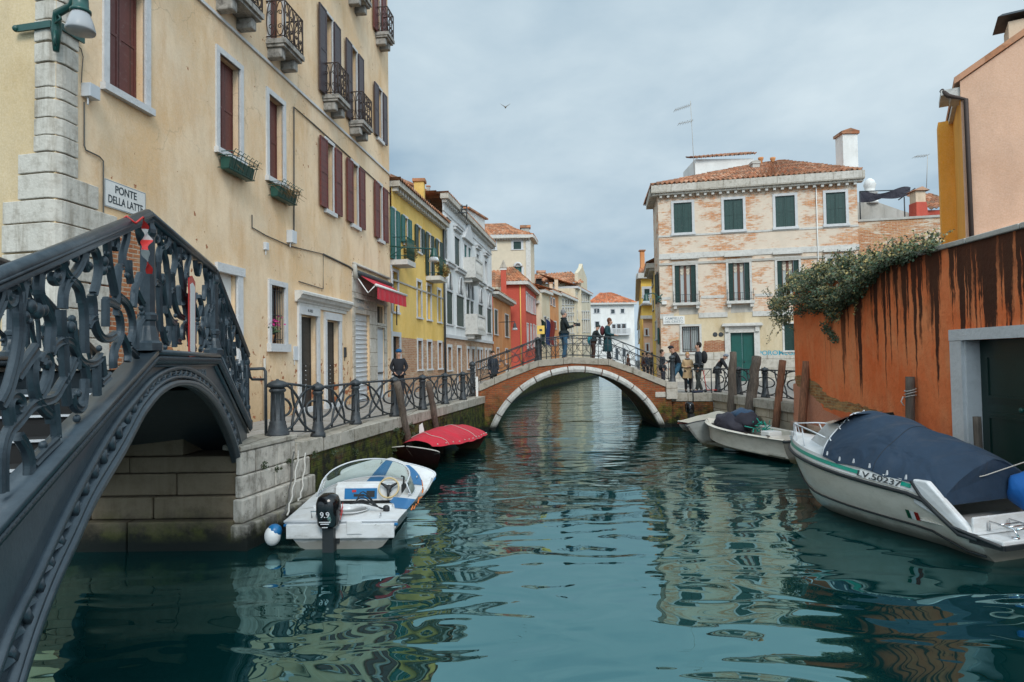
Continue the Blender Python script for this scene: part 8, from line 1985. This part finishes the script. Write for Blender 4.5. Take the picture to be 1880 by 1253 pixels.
m.build('quarter_wing', MT['gel'], cbt, local=True, bevel=.02); m = MB(); m.tube([(1.02, 1.01, .90), (.86, 1.01, .72), (.40, .995, .40), (-.34, .99, .30)], .022, 6); m.build('wing_rubber', MT['rubber'], cbt, local=True)
m = MB(); c = V((.38, -.48, .76)); m.ball(c, (.24, .28, .28), 18, 12)
for k in range(len(m.v)): p = m.v[k]; m.v[k] = p + V((.035 * math.sin(p.z * 17 + p.y * 9), .035 * math.sin(p.x * 16 + p.z * 8), .03 * math.sin(p.y * 15 + p.x * 11)))
m.build('engine_bag', MT['bluetarp'], cbt, local=True)
m = MB(); m.tube([V((.95, .8, .80)), V((.5, .2, 1.0)), V((.2, -.3, 1.22))], .008, 5); m.build('stern_line', MT['ropewhite'], cbt, local=True)
# ================================================================ people
def skin(name, J, E, mat, parent, M, sub=1):
    """J: {name: (x, y, z, r)}; first joint is the root"""
    ks = list(J); me = bpy.data.meshes.new(name); me.from_pydata([J[k][:3] for k in ks], [(ks.index(a), ks.index(b)) for a, b in E], []); o = bpy.data.objects.new(name, me); COL.objects.link(o)
    md = o.modifiers.new('s', 'SKIN'); md.use_smooth_shade = True; sd = o.modifiers.new('u', 'SUBSURF'); sd.levels = sub; sd.render_levels = sub
    sv = me.skin_vertices[0].data
    for i, k in enumerate(ks): r = J[k][3]; sv[i].radius = r if isinstance(r, tuple) else (r, r); sv[i].use_root = (i == 0)
    dg = bpy.context.evaluated_depsgraph_get(); n = bpy.data.meshes.new_from_object(o.evaluated_get(dg)); bpy.data.objects.remove(o)
    m = MB(); m.raw([v.co.copy() for v in n.vertices], [tuple(p.vertices) for p in n.polygons], True); m.xf(M); return m.build(name, mat, parent)
CL = {}
def cloth(c):
    if c not in CL: CL[c] = simple('clothing', c, .85, .25, 6, .3, 25)
    return CL[c]
def person(label, P, face, h=1.75, top=(.02, .02, .025), legs=(.03, .05, .09), hair=(.03, .018, .01), pose=None, coat=0, hat=None, shoes=(.02, .02, .02), hairlen=0, extra=None, bag=None, scarf=None):
    """face: heading in degrees, 0 = towards +X, 90 = away from the camera"""
    k = h / 1.75; P = V(P); t = thing('person', label, 'person', tuple(P)); M = Matrix.Translation(P) @ Matrix.Rotation(R(face - 90), 4, 'Z') @ Matrix.Scale(k, 4)
    J = dict(pel=(0, 0, .95), ch=(0, 0, 1.27), nk=(0, 0, 1.46), hd=(0, .01, 1.57), hm=(0, .02, 1.64), ht=(0, .01, 1.72), ns=(0, .115, 1.615),
             sL=(-.17, 0, 1.40), eL=(-.23, -.02, 1.13), wL=(-.22, .08, .90), sR=(.17, 0, 1.40), eR=(.23, -.02, 1.13), wR=(.22, .08, .90),
             hL=(-.09, 0, .90), kL=(-.10, .03, .50), aL=(-.10, -.01, .09), tL=(-.10, .15, .04), hR=(.09, 0, .90), kR=(.10, .03, .50), aR=(.10, -.01, .09), tR=(.10, .15, .04))
    J.update(pose or {})
    r = dict(pel=(.13, .10), ch=(.14, .10), nk=.05, hd=.085, hm=(.092, .108), ht=.06, ns=.012, sL=.06, eL=.042, wL=.028, sR=.06, eR=.042, wR=.028, hL=.085, kL=.055, aL=.038, tL=.028, hR=.085, kR=.055, aR=.038, tR=.028)
    D = {q: tuple(J[q]) + (r[q],) for q in r}
    E = [('pel', 'ch'), ('ch', 'nk'), ('nk', 'hd'), ('hd', 'hm'), ('hm', 'ht'), ('hm', 'ns')] + [(a + s, b + s) for s in 'LR' for a, b in (('s', 'e'), ('e', 'w'), ('h', 'k'), ('k', 'a'), ('a', 't'))] + [('ch', 'sL'), ('ch', 'sR'), ('pel', 'hL'), ('pel', 'hR')]
    for s in 'LR':   # hand: palm, four fingers, thumb
        w = V(J['w' + s]); d = (w - V(J['e' + s])).normalized(); sd = V((0, 1, 0)) if abs(d.y) < .7 else V((1, 0, 0)); sd = (sd - d * sd.dot(d)).normalized(); pm = w + d * .055; D['p' + s] = tuple(pm) + ((.030, .016),); E.append(('w' + s, 'p' + s)); cu = d.cross(sd) * (.02 if s == 'L' else -.02)
        for i, (o_, l) in enumerate(((-.026, .058), (-.009, .070), (.009, .066), (.026, .052))): a = pm + sd * o_ + d * .035; b = a + d * l * .6 + cu * .5; c = b + d * l * .35 + cu; D['f%s%d' % (s, i)] = tuple(a) + (.009,); D['g%s%d' % (s, i)] = tuple(b) + (.008,); D['i%s%d' % (s, i)] = tuple(c) + (.007,); E += [('p' + s, 'f%s%d' % (s, i)), ('f%s%d' % (s, i), 'g%s%d' % (s, i)), ('g%s%d' % (s, i), 'i%s%d' % (s, i))]
        a = pm - sd * 0 + sd * .035 - d * .02; b = a + sd * .02 + d * .035; D['th' + s] = tuple(a) + (.010,); D['tj' + s] = tuple(b) + (.008,); E += [('p' + s, 'th' + s), ('th' + s, 'tj' + s)]
    body = skin('body', D, E, MT['skin'], t, M)
    g = lambda q, rr: tuple(J[q]) + (rr,)
    mid = lambda a, b, u: tuple(V(J[a]).lerp(V(J[b]), u))
    skin('trousers', {'pel': g('pel', (.145, .115)), **{q + s: g(q + s, x) for s in 'LR' for q, x in (('h', .105), ('k', .078), ('a', .062))}}, [('pel', 'hL'), ('pel', 'hR')] + [(a + s, b + s) for s in 'LR' for a, b in (('h', 'k'), ('k', 'a'))], cloth(legs), t, M)
    JD = {'ch': g('ch', (.185, .14)), 'pel': tuple(mid('pel', 'ch', -.12)) + ((.17, .135),), 'nk': mid('ch', 'nk', .85) + (.075,), **{q + s: g(q + s, x) for s in 'LR' for q, x in (('s', .085), ('e', .064), ('w', .045))}}
    skin('coat' if coat else 'jacket', JD, [('ch', 'pel'), ('ch', 'nk'), ('ch', 'sL'), ('ch', 'sR'), ('sL', 'eL'), ('eL', 'wL'), ('sR', 'eR'), ('eR', 'wR')], cloth(top), t, M)
    if coat:
        pv = V(J['pel']); m = MB(); q = lambda u, v: (lambda a, rr: pv + V((rr * 1.05 * math.cos(a), rr * .85 * math.sin(a), .10 - coat * v)))(2 * math.pi * u, .165 + .07 * v + .012 * math.sin(u * 44) * v); m.grid(q, 28, 6); m.face([q(k_ / 14, 1) for k_ in range(14)]); m.xf(M); m.build('coat_skirt', cloth(top), t)
    for s in 'LR': m = MB(); a, b = V(J['a' + s]), V(J['t' + s]); m.tube([a + (a - b) * .25 + V((0, 0, -.02)), a + V((0, 0, -.03)), b, b + (b - a) * .15], [.045, .052, .045, .03], 10); m.xf(M); m.build('shoe', cloth(shoes), t)
    hm = V(J['hm']); hdn = V(J['hm']) - V(J['hd']); fw = V(J['ns']) - hm; m = MB()
    if hat: m.ball(hm + hdn * .95 - fw * .18, (.10, .112, .075), 14, 8); m.tube([hm + hdn * .75 + V((.098 * math.cos(a_ * .5236), .112 * math.sin(a_ * .5236), 0)) - fw * .08 for a_ in range(13)], .016, 6); m.xf(M); m.build('hat', cloth(hat), t)
    else:
        m.ball(hm + hdn * .45 - fw * .55, (.098, .098, .115), 14, 9)
        if hairlen: m.ball(hm - fw * .55 - V((0, 0, hairlen * .4)), (.085, .06, hairlen), 12, 8)
        m.xf(M); m.build('hair', cloth(hair), t)
    m = MB(); sdv = fw.cross(V((0, 0, 1))).normalized() if fw.length else V((1, 0, 0))
    for s in (1, -1): m.ball(hm + fw * .80 + sdv * .032 * s + V((0, 0, .02)), .011, 6, 5)
    m.xf(M); e_ = m.build('eyes', MT['rubber'], body); m = MB(); c = hm + fw * .78 - V((0, 0, .052)); m.tube([c - sdv * .022, c + sdv * .022], .006, 5); m.xf(M); m.build('mouth', cloth((.30, .08, .07)), body)
    m = MB()
    for s in (1, -1): m.ball(hm + sdv * .088 * s - fw * .05, (.014, .022, .032), 7, 5)
    m.xf(M); m.build('ears', MT['skin'], body)
    if scarf: m = MB(); n = V(J['nk']); m.tube([n + V((.085 * math.cos(a_ * .7), .08 * math.sin(a_ * .7), .02)) for a_ in range(10)], .035, 8); m.xf(M); m.build('scarf', cloth(scarf), t)
    return t, M, J
bx = lambda px, Y: atY(px, 650, Y).x
def bdeck(px, Y): x = bx(px, Y); return V((x, Y, topz(x * YB / Y if False else x) - .10))
person('man in blue knit hat and black coat standing on the left quay', atZ(733, 738, QZ), -80, 1.76, top=(.012, .013, .018), legs=(.015, .015, .02), hat=(.01, .09, .22), coat=.16, pose=dict(wL=(-.14, .14, .98), wR=(.14, .14, .98), eL=(-.27, 0, 1.15), eR=(.27, 0, 1.15)))
t_, M_, J_ = person('grey haired man in black coat and jeans filming on the brick bridge', bdeck(1036, 25.3), 12, 1.92, top=(.006, .012, .014), legs=(.035, .10, .17), hair=(.20, .20, .20), coat=.10, pose=dict(wL=(-.10, .34, 1.20), eL=(-.24, .10, 1.14), wR=(.06, .34, 1.22), eR=(.24, .10, 1.14), hm=(0, .03, 1.64), ns=(0, .125, 1.60), aL=(-.10, .05, .09), tL=(-.10, .20, .04), aR=(.10, -.08, .09), tR=(.10, .08, .04)), scarf=(.01, .015, .02))
cm = thing('camera', 'black camera held up by the grey haired man on the bridge', 'camera', tuple(M_ @ V((-.02, .44, 1.26)))); m = MB(); m.box(-.08, .08, -.05, .04, -.05, .06); m.xf(M_ @ Matrix.Translation((-.02, .44, 1.26))); m.build('body', MT['rubber'], cm); m = MB(); m.lathe((0, 0, 0), [(.055, 0), (.06, .08), (.065, .12), (.04, .12)], 12, axis=(0, 1, 0)); m.xf(M_ @ Matrix.Translation((-.02, .48, 1.265))); m.build('lens', MT['blackgloss'], cm)
t_, M_, J_ = person('hooded person in brown trousers bending over behind the bridge railing', bdeck(1089, 26.4), 10, 1.50, top=(.012, .02, .022), legs=(.07, .03, .02), hat=(.03, .05, .045), coat=.12, pose=dict(ch=(0, .12, 1.25), nk=(0, .2, 1.42), hd=(0, .23, 1.52), hm=(0, .26, 1.58), ht=(0, .25, 1.66), ns=(0, .34, 1.53), sL=(-.17, .14, 1.36), sR=(.17, .14, 1.36), eL=(-.22, .28, 1.15), eR=(.22, .28, 1.15), wL=(-.10, .45, 1.12), wR=(.10, .45, 1.12)))
m = MB(); m.ball((-.08, -.12, .98), (.15, .12, .22), 12, 8); m.xf(M_); o = m.build('shoulder_bag', cloth((.02, .22, .27))); tag(o, 'teal shoulder bag carried by the hooded person on the bridge', 'bag')
t_, M_, J_ = person('woman with brown hair and long dark teal coat leaning on the bridge railing', bdeck(1116, 25.5), -15, 1.72, top=(.006, .045, .055), legs=(.012, .012, .014), hair=(.12, .045, .02), hairlen=.12, coat=.62, pose=dict(nk=(0, .05, 1.45), hd=(0, .09, 1.55), hm=(0, .12, 1.61), ht=(0, .12, 1.69), ns=(0, .21, 1.56), wL=(-.08, .28, 1.08), wR=(.10, .28, 1.08), aR=(.10, .12, .09), tR=(.10, .27, .04)))
m = MB(); m.ball((0, -.2, 1.26), (.14, .10, .20), 12, 8); m.xf(M_); o = m.build('backpack', cloth((.10, .018, .022))); tag(o, 'dark red backpack on the woman in the teal coat', 'backpack')
def qz(px, Y, z=QZ): p = atY(px, 650, Y); return V((p.x, Y, z))
person('person in black hooded jacket and blue jeans striding down from the bridge', qz(1246, 25.6, QZ + .12), 185, 1.78, top=(.010, .010, .014), legs=(.03, .10, .16), hat=(.012, .012, .018), shoes=(.5, .5, .5), pose=dict(pel=(0, 0, .92), ch=(0, .12, 1.22), nk=(0, .22, 1.39), hd=(0, .26, 1.48), hm=(0, .29, 1.54), ht=(0, .29, 1.62), ns=(0, .38, 1.50), sL=(-.17, .17, 1.34), sR=(.17, .17, 1.34), eL=(-.22, .34, 1.12), wL=(-.16, .52, 1.02), eR=(.22, .10, 1.05), wR=(.20, .24, .86), kL=(-.10, .26, .52), aL=(-.10, .34, .10), tL=(-.10, .48, .05), kR=(.10, -.16, .50), aR=(.10, -.46, .16), tR=(.10, -.34, .06)))
t_, M_, J_ = person('blond woman in beige coat with grey patterned scarf on the right quay', qz(1262, 25.3), -95, 1.52, top=(.45, .30, .16), legs=(.012, .012, .014), hair=(.40, .22, .09), hairlen=.07, coat=.42, scarf=(.16, .16, .16), pose=dict(wL=(-.05, .18, 1.15), wR=(.05, .18, 1.12)))
t_, M_, J_ = person('young man in dark jacket with curly hair standing in profile on the quay', qz(1282, 24.75), 176, 1.88, top=(.022, .028, .035), legs=(.035, .042, .038), hair=(.012, .008, .006), shoes=(.03, .04, .08), coat=.06, pose=dict(wL=(-.20, .05, .88), wR=(.22, .02, .88), aL=(-.1, .10, .09), tL=(-.1, .25, .04), aR=(.1, -.12, .09), tR=(.1, .03, .04)))
m = MB(); m.ball((0, -.20, 1.25), (.15, .12, .23), 12, 8); m.xf(M_); o = m.build('backpack', cloth((.01, .01, .012))); tag(o, 'black backpack on the young man in profile', 'backpack')
person('grey hooded person in black bending down behind the right quay railing', qz(1316, 25.7), -20, 1.62, top=(.010, .011, .015), legs=(.04, .05, .07), hat=(.20, .22, .26), coat=.30, pose=dict(ch=(0, .14, 1.22), nk=(0, .26, 1.36), hd=(0, .31, 1.42), hm=(0, .35, 1.46), ht=(0, .38, 1.53), ns=(0, .43, 1.39), sL=(-.17, .2, 1.32), sR=(.17, .2, 1.32), eL=(-.22, .34, 1.08), eR=(.22, .34, 1.08), wL=(-.12, .46, .88), wR=(.12, .46, .88)))
person('dark dressed person behind the left foot of the brick bridge', qz(905, 29.0), -60, 1.75, top=(.012, .018, .03), legs=(.01, .01, .012), coat=.3)
for px, Y, c, l in ((1153, 50, (.20, .07, .03), 'distant person in rust brown beyond the right end of the bridge'), (1181, 45, (.12, .03, .02), 'distant person in dark red beyond the bridge railing'), (1188, 47, (.02, .04, .09), 'distant person in navy beyond the bridge railing'), (1197, 45, (.05, .04, .04), 'distant person in grey brown beyond the bridge railing'), (1216, 30, (.012, .014, .018), 'person in black by the side wall of the brick house')):
    person(l, qz(px, Y), -90 + (px % 7) * 12, 1.7, top=c, legs=(.02, .02, .03), coat=.15)
sc_t = thing('kick_scooter', 'small red kick scooter standing on the right quay', 'scooter', tuple(qz(1303, 25.1))); p = qz(1303, 25.1)
m = MB(); m.box(p.x - .16, p.x + .24, p.y - .05, p.y + .05, QZ + .07, QZ + .10); m.build('deck', MT['redpaint'], sc_t); m = MB(); m.tube([p + V((-.16, 0, .08)), p + V((-.26, 0, .82))], .018, 6); m.tube([p + V((-.26, -.18, .82)), p + V((-.26, .18, .82))], .016, 6); m.build('handlebar', MT['redpaint'], sc_t)
for dx in (-.2, .26): m = MB(); m.lathe(p + V((dx, -.02, .06)), [(.06, 0), (.06, .04)], 12, axis=(0, 1, 0)); m.build('wheel', MT['rubber'], sc_t)
# gull
bd = thing('gull', 'small dark gull gliding high in the sky', 'bird', tuple(atY(928, 197, 60))); c = atY(928, 197, 60); m = MB(); m.ball(c, (.09, .24, .09), 10, 7); m.tube([c + V((0, .2, 0)), c + V((0, .34, .02))], [.05, .02], 6); bo = m.build('body', MT['graywall'], bd)
for s in (1, -1): m = MB(); m.prism([c + V((s * .05, .12, .03)), c + V((s * .28, .16, .22)), c + V((s * .52, -.02, .34)), c + V((s * .26, -.02, .18)), c + V((s * .05, -.12, .02))], (0, 0, .015)); m.build('wing', MT['graywall'], bd)
# flags on the far left bank
fl = thing('flag_pole', 'pole with hanging dark green, blue and red flags beyond the bridge', 'flag', tuple(qz(1003, 58))); c = qz(1003, 58); m = MB(); m.tube([c, c + V((0, 0, 5.2))], .05, 6); m.build('pole', MT['iron_rough'], fl)
for i, (mt, dx) in enumerate((('greenpaint', -.45), ('dkblue', .0), ('dkred', .35))): m = MB(); m.grid(lambda u, v: c + V((dx + .38 * u + .06 * math.sin(v * 6), -.2 - .1 * i + .06 * math.sin(u * 9), 5.0 - 2.2 * v - .3 * u)), 8, 6); m.build('flag_cloth', MT['dkgreendoor'] if i == 0 else cloth((.01, .03, .12) if i == 1 else (.16, .02, .015)), fl)
# moss and weeds on the left quay wall
random.seed(77); ms = MB()
for k in range(16):
    s = random.uniform(.05, 9); z = random.uniform(.55, 1.1) if k > 3 else 1.05; c = QF.P(s, z, .05 if s > 1.6 else .03)
    for i in range(60):
        v = V([random.gauss(0, 1) for _ in range(3)]).normalized() * random.uniform(.02, .13); v.z = v.z * .8 - .04; a = V([random.uniform(-1, 1) for _ in range(3)]).normalized() * .022; b = a.orthogonal().normalized() * .012; q = c + v * random.uniform(.5, 1); ms.face([q - a, q + b, q + a, q - b])
o = ms.build('wall_weeds', MT['moss']); o['kind'] = 'stuff'; o['label'] = 'dark green weeds rooted in the left quay wall'
